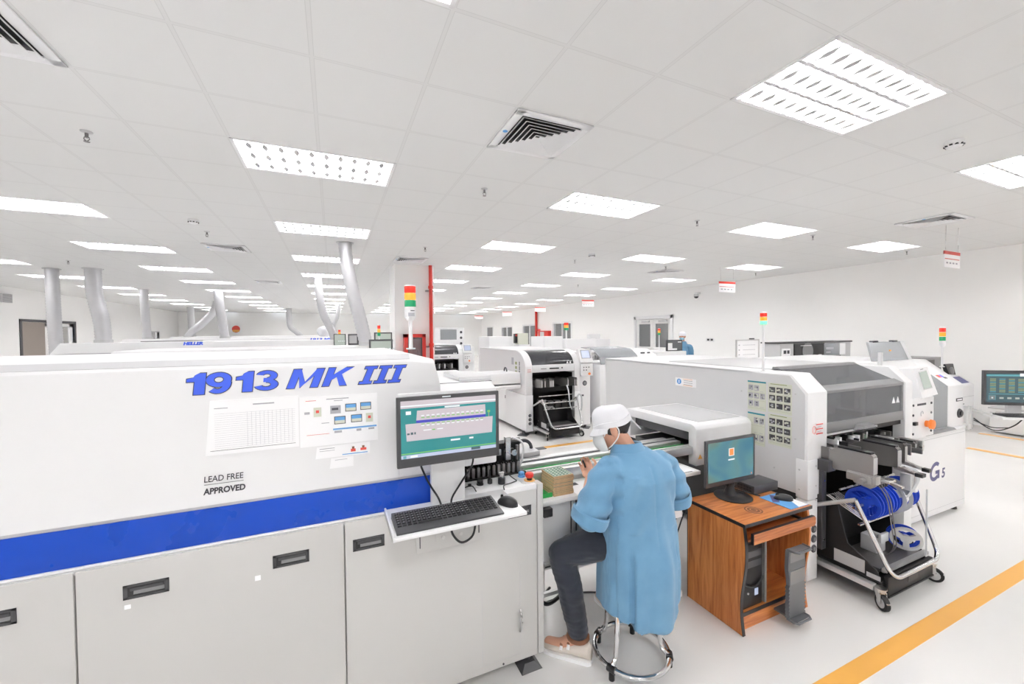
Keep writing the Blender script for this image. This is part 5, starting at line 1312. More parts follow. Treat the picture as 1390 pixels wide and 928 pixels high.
# ------------------------------------------------------------------ black inspection machine and whiteboard behind the near line
t = thing('inspection_machine', 'long black and grey machine standing behind the near placement machine', 'machine', (8.3, 4.8, 0))
b = mb('lgrey').box(7.25, 9.42, 4.62, 4.95, .06, 1.55, .01); b.build('body', t)
mb('dgrey').box(7.23, 9.44, 4.60, 4.97, 1.55, 1.575, .004).build('lid', t)
b = mb('black').box(7.62, 8.52, 4.60, 4.62, .9, 1.545).box(8.30, 9.05, 4.598, 4.62, .9, 1.30); fr = b.build('front_panel', t)
b = mb('glassg').box(8.50, 9.0, 4.596, 4.60, 1.31, 1.53); b.use('paper').box(9.0, 9.2, 4.60, 4.618, 1.31, 1.53); b.use('inkgrey').box(8.56, 8.8, 4.594, 4.597, 1.42, 1.46).box(8.56, 8.7, 4.594, 4.597, 1.35, 1.38); b.build('window', t)
b = mb('grey').lathe([(.16, 0), (.16, .004)], (8.0, 4.594, 1.40), 'y', 24).use('paper').box(7.78, 8.1, 4.590, 4.594, 1.50, 1.51).box(7.88, 8.12, 4.588, 4.592, 1.31, 1.335).box(8.32, 8.42, 4.594, 4.598, 1.32, 1.332); b.build('marks', fr)
b = mb('paper').box(7.28, 7.5, 4.60, 4.62, 1.32, 1.46).use('ink').box(7.31, 7.38, 4.596, 4.60, 1.37, 1.43).box(7.41, 7.47, 4.596, 4.60, 1.37, 1.43); b.build('notice', t)
t = thing('whiteboard', 'white notice board on a stand behind the near machines', 'board', (6.37, 4.6, 0))
b = mb('alu').box(6.08, 6.10, 4.59, 4.61, 0, 1.635).box(6.63, 6.65, 4.59, 4.61, 0, 1.635).box(6.08, 6.65, 4.59, 4.61, 1.62, 1.64).box(6.08, 6.65, 4.59, 4.61, .95, .97).box(6.08, 6.10, 4.4, 4.8, .0, .03).box(6.63, 6.65, 4.4, 4.8, 0, .03); b.build('frame', t)
b = mb('paper').box(6.10, 6.63, 4.595, 4.605, .97, 1.62).use('inkgrey')
for k in range(5): b.rect(6.14, 6.17, 1.54-k*.08, 1.555-k*.08, 4.5945).rect(6.24, 6.55, 1.545-k*.08, 1.55-k*.08, 4.5945)
b.build('board', t)
solo(mb('ink').box(6.42, 6.52, 4.585, 4.615, 1.64, 1.66, .004), 'board_clip', 'small dark clip on top of the whiteboard', 'clip')
# dark monitor and white slope in front of the double door (second line, right)
t = thing('monitor', 'black monitor with papers on it in front of the double door', 'monitor', (7.0, 7.0, 1.42))
b = mb('dgrey').box(6.77, 7.23, 6.8, 6.84, 1.35, 1.60, .006); b.build('case', t)
b = mb('chassis').rect(6.79, 7.21, 1.37, 1.58, 6.7985).use('paper').rect(6.80, 6.93, 1.40, 1.53, 6.797).rect(6.80, 7.07, 1.37, 1.41, 6.7965).rect(7.09, 7.20, 1.54, 1.56, 6.797); b.build('screen', t)
t2 = thing('white_cabinet', 'white low cabinet under the black monitor in front of the double door', 'cabinet', (6.9, 7.1, 0))
mb('white').box(6.4, 7.25, 6.7, 7.6, .0, 1.349, .01).build('body', t2)
stack_light(t2, 6.98, 7.25, 1.349, .51, .03, .05)
# ------------------------------------------------------------------ conveyor bench between oven and placer
T = thing('conveyor_bench', 'aluminium conveyor with a white work shelf in front of the seated worker', 'conveyor', (1.7, 2.2, 0))
b = mb('white2'); b.box(1.035, 2.235, 1.945, 2.17, .826, .85, .003); b.build('work_shelf', T)
b = mb('alu'); b.box(1.0, 2.42, 2.29, 2.345, .885, .945, .004).box(1.0, 2.42, 2.345, 2.36, .945, .955); b.use('ink').box(1.0, 2.42, 2.335, 2.345, .9455, .948)
for x in (1.215, 1.51, 1.8, 2.1): b.cyl((x, 2.29, .915), (x, 2.286, .915), .006, seg=8)
b.build('rear_rail', T)
b = mb('alu'); b.box(1.0, 2.42, 2.16, 2.20, .88, .935, .003).box(1.0, 2.42, 2.20, 2.215, .935, .942).use('traygreen').box(1.0, 2.42, 2.262, 2.268, .86, .93)
b.build('front_rail', T)
mb('paperg').box(1.0, 2.42, 2.215, 2.29, .868, .872).build('belt', T)
b = mb('lgrey').box(1.03, 1.30, 2.47, 2.60, .93, .965, .004).use('ink').box(1.25, 1.38, 2.52, 2.57, .955, .958).tube([(1.21+.062*math.cos(a*PI/12), 2.55, .965+.062*math.sin(a*PI/12)) for a in range(13)], .012, 10)
b.use('alu').box(1.0, 2.42, 2.44, 2.48, .87, .93, .003); b.build('width_adjuster', T)
b = mb('grey')
for x, y in ((1.262, 1.98), (1.93, 1.98), (1.262, 2.40), (2.38, 2.40)):
    b.use('alu').box(x-.02, x+.02, y-.02, y+.02, .015, .826 if y < 2.2 else .88, .003).use('dgrey').box(x-.022, x-.0205, y-.004, y+.004, .03, .82).box(x-.004, x+.004, y-.022, y-.0205, .03, .82)
    b.use('black').lathe([(.03, 0), (.03, .012), (.01, .016)], (x, y, 0), seg=14)
b.use('alu').box(1.06, 1.93, 1.965, 1.995, .455, .49, .003).box(1.248, 1.276, 2.0, 2.40, .455, .49, .003).box(1.26, 2.38, 2.385, 2.415, .455, .49, .003).box(1.035, 1.262, 1.97, 1.99, .30, .32).use('dgrey').box(1.06, 1.93, 1.963, 1.965, .468, .477)
b.build('legs', T)
mb('white').box(1.284, 1.46, 1.985, 1.99, .49, .826).build('front_panel', T); mb('white').box(1.035, 1.24, 1.985, 1.99, .49, .826).build('front_panel', T); mb('white').box(1.48, 2.36, 2.42, 2.425, .10, .86).build('back_panel', T)
mb('black').box(1.03, 1.085, 1.915, 1.95, .775, .822, .004).build('clamp', T)
b = mb('white'); b.box(1.86, 2.02, 1.90, 1.905, .60, .826).build('end_flap', T)
solo(mb('paper').box(1.27, 1.50, 1.955, 2.13, .8505, .8515).use('ink').box(1.275, 1.36, 2.08, 2.12, .8516, .852).box(1.40, 1.412, 1.985, 2.0, .8516, .854).box(1.395, 1.405, 1.97, 1.978, .8516, .854), 'paper_sheet', 'white work sheet on the shelf right of the circuit board stack', 'paper')
solo(mb('paper').box(1.90, 2.20, 1.96, 2.15, .8505, .8515).use('inkgrey').box(2.0, 2.06, 2.09, 2.092, .8516, .852), 'paper_sheet', 'white sheet on the shelf to the right of the seated worker', 'paper')
solo(mb('paper').hull([(1.93, 1.957, .852), (2.16, 1.957, .852), (2.16, 2.10, .852), (1.93, 2.10, .852)], [(1.93, 1.957, .8526), (2.16, 1.957, .8526), (2.16, 2.10, .8526), (1.93, 2.10, .8526)]).use('ink').box(1.98, 2.17, 1.956, 1.958, .852, .854), 'clipboard', 'thin white clipboard sheet lying over the right end of the shelf', 'clipboard')
# stack of wooden-edged circuit panels
N = 13
for k in range(N):
    z = .8505+k*.0088; dx = random.uniform(-.003, .003); dy = random.uniform(-.003, .003)
    b = mb('pcbedge'); b.box(1.132+dx, 1.262+dx, 1.985+dy, 2.135+dy, z, z+.0075, .001)
    b.use('pcbedge')
    if k == N-1:
        b.use('pcb').box(1.136+dx, 1.258+dx, 1.989+dy, 2.131+dy, z+.0075, z+.0082)
        b.use('paperg')
        for i in range(5):
            for j in range(6): b.box(1.145+dx+i*.023, 1.155+dx+i*.023, 1.997+dy+j*.022, 2.004+dy+j*.022, z+.0082, z+.0095)
    else: b.use('pcb').box(1.134+dx, 1.26+dx, 1.987+dy, 2.133+dy, z+.0075, z+.0088)
    solo(b, 'circuit_board', ('topmost green circuit panel of the tan-edged stack' if k == N-1 else 'bottom panel of the tan-edged circuit board stack' if k == 0 else 'tan-edged circuit panel, %s from the bottom of the stack' % ORD[k]), 'circuit board', 'stacked circuit panels on the shelf')
b = mb('traygreen'); b.box(1.035, 1.125, 1.99, 2.14, .8505, .856); b.box(1.035, 1.125, 1.99, 1.995, .856, .875).box(1.035, 1.125, 2.135, 2.14, .856, .875).box(1.035, 1.04, 1.99, 2.14, .856, .875)
solo(b, 'parts_tray', 'bright green plastic tray behind the oven buttons', 'tray')
b = mb('black'); b.tube(smooth_path([(1.02, 2.1, .32), (1.06, 2.02, .25), (1.15, 2.05, .20), (1.3, 2.1, .22)]), .012, 6).tube(smooth_path([(1.02, 2.2, .30), (1.1, 2.12, .21), (1.22, 2.2, .18)]), .008, 6)
b.tube(smooth_path([(1.02, 2.1, .1), (1.2, 2.3, .012), (1.5, 2.3, .012), (1.7, 2.2, .012)]), .006, 6)
solo(b, 'hanging_cable', 'black cables sagging below the conveyor beside the oven', 'cable')

# ------------------------------------------------------------------ computer desk
T = thing('computer_desk', 'small orange wood computer desk with black edging beside the worker', 'desk', (2.47, 1.78, 0))
x0, x1, y0, y1 = 2.152, 2.775, 1.57, 1.985
b = mb('woodx'); b.box(x0+.005, x1+.01, y0+.0, y1, .643, .662, .001)
b.use('black').box(x0+.004, x1+.011, y0-.002, y0, .641, .6615).box(x0+.0025, x0+.005, y0-.002, y1, .641, .6615).box(x1+.010, x1+.0125, y0-.002, y1, .641, .6615)
b.build('top', T)
def scurve(yb, z0, z1, amp=.016):
    return [(yb+amp*math.sin(2*PI*(z-z0)/(z1-z0)), z) for z in [z0+(z1-z0)*k/16 for k in range(17)]]
cv = scurve(y0+.012, .0, .643)
mb('woodz').prism(cv+[(y1-.005, .643), (y1-.005, 0)], 'yz', x0+.004, x0+.022).build('side_panel', T)
mb('black').prism([(p[0]-.004, p[1]) for p in cv]+[p for p in cv[::-1]], 'yz', x0+.002, x0+.024).build('edge_band', T)
mb('black').prism([(y1-.005, 0), (y1-.001, 0), (y1-.001, .643), (y1-.005, .643)], 'yz', x0+.002, x0+.024).build('edge_band', T)
mb('woodz').prism(cv+[(y1-.005, .643), (y1-.005, 0)], 'yz', x1-.022, x1-.004).build('side_panel', T)
b = mb('woodx'); b.box(x0+.022, x1-.022, y0+.03, y1-.01, .10, .118).box(x0+.022, x1-.022, y0+.045, y0+.06, .0, .10).use('black').box(x0+.022, x1-.022, y0+.026, y0+.03, .098, .12); b.build('shelf', T)
mb('grey').box(2.392, 2.408, y0+.04, y1-.01, .118, .545).build('divider', T)
b = mb('woodx'); b.box(2.20, x1-.03, y0+.01, y1-.04, .545, .558).box(x0+.022, x1-.022, y1-.03, y1-.015, .30, .643).use('dgrey').box(x0+.022, x0+.036, y0+.02, y1-.05, .56, .575).box(x1-.036, x1-.022, y0+.02, y1-.05, .56, .575); b.build('drawer_tray', T)
b = mb('woodx'); b.prism([(2.185, .553), (2.185, .613), (2.755, .613), (2.766, .600), (2.766, .566), (2.755, .553)], 'xz', y0-.035, y0-.018); b.use('black').box(2.183, 2.1845, y0-.036, y0-.0175, .552, .614).box(2.185, 2.755, y0-.036, y0-.0175, .613, .6145); b.build('drawer_front', T)
# grey rack with saw-tooth sides at the right front
pts = []; zz0, zz1, nt_ = .06, .47, 9
L = []; Rr = []
for k in range(nt_):
    za, zb = zz0+.20*(k/nt_), zz0+.20*((k+1)/nt_)
    L += [(2.455, za), (2.468, zb-.004)]; Rr += [(2.622, za), (2.608, zb-.004)]
poly = L + [(2.462, .30), (2.450, .36), (2.458, zz1), (2.606, zz1), (2.618, .36), (2.606, .30)] + Rr[::-1]
b = mb('chassis'); b.prism(poly, 'xz', y0-.062, y0-.040); b.box(2.462, 2.605, y0-.04, y0+.03, zz0, zz0+.012)
b.use('grey').box(2.466, 2.602, y0-.064, y0-.061, .395, .455).use('reelclear').use('inkgreen')
rk = b.build('cd_rack', T)
mb('glassg').box(2.462, 2.604, y0-.068, y0-.062, .265, .345).build('clear_pocket', rk)
for z in (.475, .055):
    b = mb('chassis'); P = [(2.462, y0-.05, z), (2.462, y0-.09, z), (2.478, y0-.108, z), (2.59, y0-.108, z), (2.606, y0-.09, z), (2.606, y0-.05, z)]
    b.tube(P, .007, 8).box(2.466, 2.602, y0-.095, y0-.05, z-.003, z+.001); b.build('rack_loop', rk)
# tower in the desk
t = thing('computer_tower', 'black computer tower standing inside the desk', 'computer', (2.29, 1.78, .118))
b = mb('black').box(2.20, 2.375, y0+.065, y1-.05, .119, .50, .006); b.build('case', t)
b = mb('bmetal'); b.prism([(2.20, .119), (2.20, .50), (2.375, .50), (2.375, .119)], 'xz', y0+.045, y0+.065, .006); b.use('black').tube(bez((2.205, y0+.043, .285), (2.25, y0+.035, .235), (2.33, y0+.035, .235), (2.372, y0+.043, .285)), .006, 8).use('dgrey').box(2.21, 2.365, y0+.0435, y0+.046, .36, .40).box(2.21, 2.365, y0+.0435, y0+.046, .42, .46)
b.use('scr_lilac').box(2.305, 2.335, y0+.0425, y0+.0445, .185, .225).use('lgrey').cyl((2.245, y0+.046, .21), (2.245, y0+.04, .21), .006); b.build('front', t)
# desk monitor
def login_ui(b, x0, x1, z0, z1, y):
    n = 8; w, h = x1-x0, z1-z0
    b.use('scr_login').rect(x0, x1, z0, z1, y)
    b.use('scr_white').rect(x0+w*.44, x0+w*.56, z0+h*.60, z0+h*.80, y-.0003).use('scr_orange').rect(x0+w*.455, x0+w*.545, z0+h*.615, z0+h*.785, y-.0006)
    b.use('scr_white').rect(x0+w*.43, x0+w*.57, z0+h*.49, z0+h*.525, y-.0003).use('scr_orange').rect(x0+w*.945, x0+w*.965, z0+h*.03, z0+h*.06, y-.0003)
def login_mat():
    m, nt, b = nodemat('screen_login_gradient')
    tc = nt.nodes.new('ShaderNodeTexCoord'); n = nt.nodes.new('ShaderNodeTexNoise'); n.inputs['Scale'].default_value = 4.5; n.inputs['Detail'].default_value = 1; n.inputs['Distortion'].default_value = .8
    nt.links.new(tc.outputs['Object'], n.inputs['Vector'])
    cr = nt.nodes.new('ShaderNodeValToRGB'); e = cr.color_ramp.elements
    e[0].position = .32; e[0].color = (.02, .16, .25, 1); e[1].position = .72; e[1].color = (.13, .20, .12, 1)
    k = cr.color_ramp.elements.new(.5); k.color = (.06, .24, .27, 1)
    nt.links.new(n.outputs['Fac'], cr.inputs[0]); nt.links.new(cr.outputs[0], b.inputs['Emission Color']); b.inputs['Emission Strength'].default_value = .42
    b.inputs['Base Color'].default_value = (.02, .03, .04, 1); b.inputs['Roughness'].default_value = .2
    return m
M['scr_login'] = login_mat()
mon = monitor_flat('monitor', 'black monitor with blue login screen on the orange wood desk', 2.172, 2.640, .770, 1.075, 1.85, login_ui, .018, .04, .03)
b = mb('black'); b.lathe([(.115, 0), (.118, .006), (.105, .012), (.03, .020)], (2.455, 1.875, .6625), seg=32).lathe([(.045, .012), (.032, .045), (.025, .07), (.028, .10)], (2.44, 1.885, .6625), seg=20).box(2.40, 2.48, 1.865, 1.905, .74, .83, .006); b.build('stand', mon)
b = mb('black'); b.tube(smooth_path([(2.50, 1.90, .70), (2.58, 1.87, .672), (2.62, 1.80, .668), (2.60, 1.93, .67)]), .004, 6); b.build('cable', mon)
t = thing('network_switch', 'flat dark grey box with vents behind the mouse on the desk', 'box', (2.73, 1.88, .6625))
bx = mb('dgrey'); bx.box(2.605, 2.855, 1.83, 1.975, .6625, .722, .003, rot=0.0); o = bx.build('case', t)
b = mb('black')
for i in range(5):
    for j in range(2): b.box(2.6035, 2.6055, 1.85+i*.022, 1.865+i*.022, .677+j*.02, .69+j*.02)
b.build('vents', t)
o = mb('inkblue').box(2.60, 2.775, 1.585, 1.79, .6625, .6655).use('paper').hull([(2.68, 1.586, .6656), (2.774, 1.586, .6656), (2.774, 1.69, .6656), (2.74, 1.69, .6656)], [(2.68, 1.586, .666), (2.774, 1.586, .666), (2.774, 1.69, .666), (2.74, 1.69, .666)]).use('navy').hull([(2.60, 1.70, .6656), (2.64, 1.68, .6656), (2.72, 1.75, .6656), (2.70, 1.789, .6656)], [(2.60, 1.70, .666), (2.64, 1.68, .666), (2.72, 1.75, .666), (2.70, 1.789, .666)])
solo(o, 'mouse_pad', 'blue picture mouse pad at the right front of the desk', 'mouse pad')
mouse(2.705, 1.70, .6665, .75, 'black mouse on the blue mouse pad of the desk')
solo(mb('leather').lathe([(.052, -.0002), (.052, .0006)], (2.385, 1.68, .6625), seg=40).use('woodx').lathe([(.043, .0006), (.043, .0009)], (2.385, 1.68, .6625), seg=40).use('leather').lathe([(.036, .0009), (.036, .0012)], (2.385, 1.68, .6625), seg=40).use('woodx').lathe([(.022, .0012), (.022, .0014)], (2.385, 1.68, .6625), seg=40).use('leather').lathe([(.016, .0014), (.016, .0016)], (2.385, 1.68, .6625), seg=40), 'round_sticker', 'round dark ornament printed on the desk top', 'sticker')
# cables and power strip behind the desk
b = mb('white').box(2.05, 2.12, 1.99, 2.25, .0, .045, .006).use('red').box(2.075, 2.095, 2.01, 2.03, .045, .052).use('ink')
for k in range(4): b.box(2.068, 2.076, 2.06+k*.045, 2.08+k*.045, .0452, .0458).box(2.092, 2.10, 2.06+k*.045, 2.08+k*.045, .0452, .0458)
solo(b, 'power_strip', 'white power strip with red switch on the floor behind the desk', 'power strip')
random.seed(3)
def coil(n, c, r, m, label, name='cable_coil'):
    b = mb(m)
    for k in range(n):
        rr = r*random.uniform(.7, 1.1); ph = random.uniform(0, 6)
        b.tube([(c[0]+rr*math.cos(a*PI/10+ph)*1.0+.01*k*.3, c[1]+rr*1.3*math.sin(a*PI/10+ph), c[2]+.006+.006*k+.004*math.sin(a)) for a in range(20)], .0042, 6, True)
    return solo(b, name, label, 'cable')
coil(7, (2.02, 2.09, 0), .06, 'lgrey', 'coil of grey cable on the floor left of the power strip')
b = mb('leather').tube(smooth_path([(1.75, 2.2, .02), (1.95, 2.27, .03), (2.1, 2.33, .06), (2.25, 2.36, .1)]), .016, 6).use('black').tube(smooth_path([(1.8, 2.15, .01), (2.0, 2.22, .012), (2.15, 2.30, .02), (2.3, 2.34, .04)]), .008, 6)
solo(b, 'cable_bundle', 'dark brown cable bundle on the floor behind the desk', 'cable')
b = mb('lgrey').tube(smooth_path([(1.9, 2.25, .012), (2.05, 2.30, .09), (2.2, 2.34, .20), (2.33, 2.37, .30)]), .007, 6).tube(smooth_path([(1.95, 2.05, .01), (2.02, 2.22, .02), (2.14, 2.33, .06)]), .005, 6)
solo(b, 'grey_cable', 'pale grey cable rising from the floor behind the desk', 'cable')
b = mb('black').tube(smooth_path([(2.13, 2.0, .62), (2.1, 2.05, .45), (2.14, 2.06, .30), (2.09, 2.1, .15), (2.12, 2.12, .04)]), .004, 6).tube(smooth_path([(2.16, 2.0, .6), (2.13, 2.06, .36), (2.16, 2.1, .24), (2.12, 2.16, .05)]), .005, 6)
solo(b, 'hanging_cable', 'thin black cables hanging behind the desk down to the power strip', 'cable')
# ------------------------------------------------------------------ stool
T = thing('stool', 'round chrome stool with foot ring under the seated worker', 'stool', (1.475, 1.735, 0))
cx, cy = 1.462, 1.727
b = mb('chrome'); b.tube([(cx+.195*math.cos(2*PI*k/48), cy+.195*math.sin(2*PI*k/48), .055) for k in range(48)], .0135, 10, True); b.build('foot_ring', T)
for a in (200, 320, 118, 48):
    a = math.radians(a); c, s = math.cos(a), math.sin(a)
    b = mb('chrome'); b.tube(smooth_path([(cx+.11*c, cy+.11*s, .585), (cx+.135*c, cy+.135*s, .35), (cx+.15*c, cy+.15*s, .12), (cx+.172*c, cy+.172*s, .075), (cx+.195*c, cy+.195*s, .06)], 5), .0125, 10)
    b.use('black').tube([(cx+.195*c-.022*s, cy+.195*s+.022*c, .055), (cx+.195*c+.022*s, cy+.195*s-.022*c, .055)], .0185, 10).cyl((cx+.195*c, cy+.195*s, 0), (cx+.195*c, cy+.195*s, .05), .015)
    b.build('leg', T)
mb('black').lathe([(.12, .575), (.165, .582), (.17, .60), (.16, .618), (.10, .622)], (cx, cy, 0), seg=32).build('seat', T)

# ------------------------------------------------------------------ people
def remesh(objs_mb, voxel, smooth=2, name='tmp', amp=None):
    """fuses overlapping closed shapes into one continuous surface"""
    me = bpy.data.meshes.new('tmp'); objs_mb.bm.normal_update(); objs_mb.bm.to_mesh(me); objs_mb.bm.free()
    ob = bpy.data.objects.new('tmp', me); COL.objects.link(ob)
    m = ob.modifiers.new('r', 'REMESH'); m.mode = 'VOXEL'; m.voxel_size = voxel
    s = ob.modifiers.new('s', 'SMOOTH'); s.iterations = smooth; s.factor = .5
    dg = bpy.context.evaluated_depsgraph_get(); ev = ob.evaluated_get(dg)
    out = bpy.data.meshes.new_from_object(ev)
    bpy.data.objects.remove(ob); bpy.data.meshes.remove(me)
    if amp: 
        out.calc_loop_triangles()
        ns = [v.normal.copy() for v in out.vertices]
        for v, n in zip(out.vertices, ns):
            v.co = v.co + n*amp(v.co)
    return out
def link_mesh(me, name, parent, *mats):
    w = root_of(parent).location
    me.transform(Matrix.Translation(-w))
    me.polygons.foreach_set('use_smooth', [True]*len(me.polygons))
    me.materials.clear()
    for m in mats: me.materials.append(M[m])
    o = bpy.data.objects.new(name, me); COL.objects.link(o); o.parent = parent; me.name = name
    return o
def limb(b, pts, rs, seg=14, n=6):
    P = smooth_path(pts, n); R = []
    for i in range(len(pts)-1):
        for k in range(n): R.append(rs[i]+(rs[i+1]-rs[i])*k/n)
    R.append(rs[-1]); b.tube(P, R, seg); b.ell(pts[0], (rs[0],)*3, 12, 8); b.ell(pts[-1], (rs[-1],)*3, 12, 8)
def frame(f, up):
    f = Vector(f).normalized(); r = f.cross(Vector(up)).normalized(); u = r.cross(f)
    return Matrix((r, f, u)).transposed().to_4x4()   # local x right, y forward, z up
def ring(c, rx, ry, n=40, rot=0, fold=0, k=9, ph=0, flat=2.4, up=None):
    out = []
    for i in range(n):
        a = 2*PI*i/n; ca, sa = math.cos(a), math.sin(a)
        q = (abs(ca)**flat+abs(sa)**flat)**(-1/flat); q *= 1+fold*math.sin(k*a+ph)+fold*.5*math.sin((k*2+1)*a+1.3*ph)
        x, y = rx*q*ca, ry*q*sa
        out.append((c[0]+x*math.cos(rot)-y*math.sin(rot), c[1]+x*math.sin(rot)+y*math.cos(rot), c[2] + (up(a) if up else 0)))
    return out
def head_shapes(b, Mx, c):
    """head in local axes: x right, y face, z up; c = middle of the head"""
    c = Vector(c); R = Mx.to_3x3()
    def E(p, r): b.ell(c+R @ Vector(p), r, 20, 14, R)
    E((0, -.008, .022), (.074, .094, .088)); E((0, .018, -.045), (.058, .066, .068)); E((0, .055, -.082), (.030, .028, .026))
    E((0, .083, -.018), (.012, .015, .024)); E((0, .088, -.034), (.012, .011, .010)); E((0, .083, .012), (.045, .012, .012))
    for s in (-1, 1):
        E((s*.075, -.008, -.012), (.010, .019, .033)); E((s*.079, -.012, .006), (.008, .017, .015)); E((s*.036, .064, -.028), (.022, .018, .022))
    E((0, .079, -.062), (.022, .012, .008)); E((0, .078, -.071), (.019, .012, .007))
def finger(b, base, d1, d2, d3, ls, r):
    p = Vector(base); pts = [p]
    for d, l in zip((d1, d2, d3), ls): p = p+Vector(d).normalized()*l; pts.append(p)
    b.tube(smooth_path(pts, 3), [r*1.0]*4+[r*.95]*3+[r*.8]*3 if False else [r*(1-.02*i) for i in range(3*3+1)], 8)
    b.ell(pts[-1], (r*.85,)*3, 8, 6); b.ell(pts[0], (r*1.05,)*3, 8, 6)

# ---- seated worker -------------------------------------------------
W = thing('person', 'seated person seen from behind in blue smock, white cap and mask, writing at the shelf', 'person', (1.46, 1.72, 0))
HC = (1.378, 1.790, 1.262)
HM = frame((-.78, .50, -.34), (.02, .05, 1))
R3_ = HM.to_3x3()
def HL(p): return Vector(HC)+R3_ @ Vector(p)
hipL, hipR = (1.385, 1.73, .67), (1.545, 1.74, .67)
kneeL, ankL = (1.115, 1.885, .575), (1.205, 1.852, .125)
kneeR, ankR = (1.60, 2.10, .60), (1.62, 2.02, .12)
shL, elL, wrL = (1.275, 1.69, 1.045), (1.195, 1.705, .835), (1.315, 1.895, .955)
shR, elR, wrR = (1.655, 1.69, 1.035), (1.755, 1.715, .835), (1.62, 1.935, .885)
b = mb()
limb(b, [(1.465, 1.72, .68), (1.465, 1.69, .85), (1.46, 1.69, 1.02), (1.455, 1.70, 1.09)], [.14, .12, .12, .08])
limb(b, [(1.45, 1.705, 1.09), (1.43, 1.745, 1.165), (1.395, 1.78, 1.225)], [.060, .058, .060])
limb(b, [hipL, (1.26, 1.80, .635), kneeL], [.082, .074, .058]); limb(b, [kneeL, (1.16, 1.85, .38), ankL], [.056, .055, .036])
limb(b, [hipR, (1.57, 1.92, .64), kneeR], [.082, .074, .058]); limb(b, [kneeR, (1.61, 2.05, .38), ankR], [.056, .055, .036])
limb(b, [ankL, (1.14, 1.91, .05), (1.09, 1.975, .035)], [.036, .036, .03]); limb(b, [ankR, (1.61, 2.10, .05), (1.60, 2.2, .035)], [.036, .036, .03])
limb(b, [(1.40, 1.69, 1.03), shL], [.06, .045]); limb(b, [(1.52, 1.69, 1.03), shR], [.06, .045])
limb(b, [shL, elL], [.046, .041]); limb(b, [elL, (1.235, 1.79, .895), wrL], [.042, .040, .027])
limb(b, [shR, elR], [.046, .041]); limb(b, [elR, (1.70, 1.82, .86), wrR], [.042, .040, .027])
head_shapes(b, HM, HC)
# left hand holding the pen upright by the face of the shelf
def hand(b, wrist, fwd, side, palm_up, curl=.6, r=.0088):
    w = Vector(wrist); f = Vector(fwd).normalized(); s_ = Vector(side).normalized(); s_ = (s_-f*s_.dot(f)).normalized(); n = f.cross(s_) * palm_up
    Mp = Matrix((s_, f, n)).transposed()
    b.ell(w+f*.048, (.040, .050, .016), 16, 10, Mp); b.ell(w+f*.01, (.026, .03, .018), 12, 8, Mp)
    for k, (o, l) in enumerate(((-.030, .8), (-.010, .97), (.010, 1.0), (.029, .88))):
        base = w+f*(.088-.006*abs(k-1.6))+s_*o
        c1 = f*math.cos(curl*.6)+n*math.sin(curl*.6); c2 = f*math.cos(curl*1.7)+n*math.sin(curl*1.7); c3 = f*math.cos(curl*2.5)+n*math.sin(curl*2.5)
        finger(b, base, c1, c2, c3, (.038*l, .025*l, .02*l), r)
    base = w+f*.03+s_*.034
    d = (f*.55+s_*.6+n*.55)
    finger(b, base, d, d+f*.5-s_*.3, f+n*.5-s_*.5, (.035, .028, .022), r*1.15)
hand(b, (1.318, 1.902, .960), (.30, .62, .15), (.75, -.30, .45), -1, .75)
hand(b, (1.615, 1.945, .882), (-.55, .75, -.22), (-.75, -.5, 0), 1, .25)
link_mesh(remesh(b, .0052, 3), 'body', W, 'skin')
# jeans
b = mb()
limb(b, [(1.43, 1.73, .69), hipL, (1.26, 1.80, .64), (1.125, 1.88, .582)], [.10, .098, .090, .073]); limb(b, [(1.118, 1.884, .572), (1.155, 1.853, .38), (1.198, 1.852, .155)], [.072, .069, .057])
limb(b, [(1.50, 1.73, .69), hipR, (1.57, 1.92, .645), kneeR], [.10, .098, .088, .072]); limb(b, [kneeR, (1.61, 2.05, .38), (1.62, 2.022, .155)], [.071, .068, .057])
def wr(c):
    a = noise.noise(c*14)*.0045 + noise.noise(Vector((c.x*18, c.y*18, c.z*55)))*.0035
    return a
link_mesh(remesh(b, .008, 3, amp=wr), 'jeans', W, 'denim')
b = mb('leather'); b.tube([(1.202+.052*math.cos(k*PI/8), 1.853+.05*math.sin(k*PI/8), .118) for k in range(16)], .013, 8, True); b.build('sock_cuff', W)
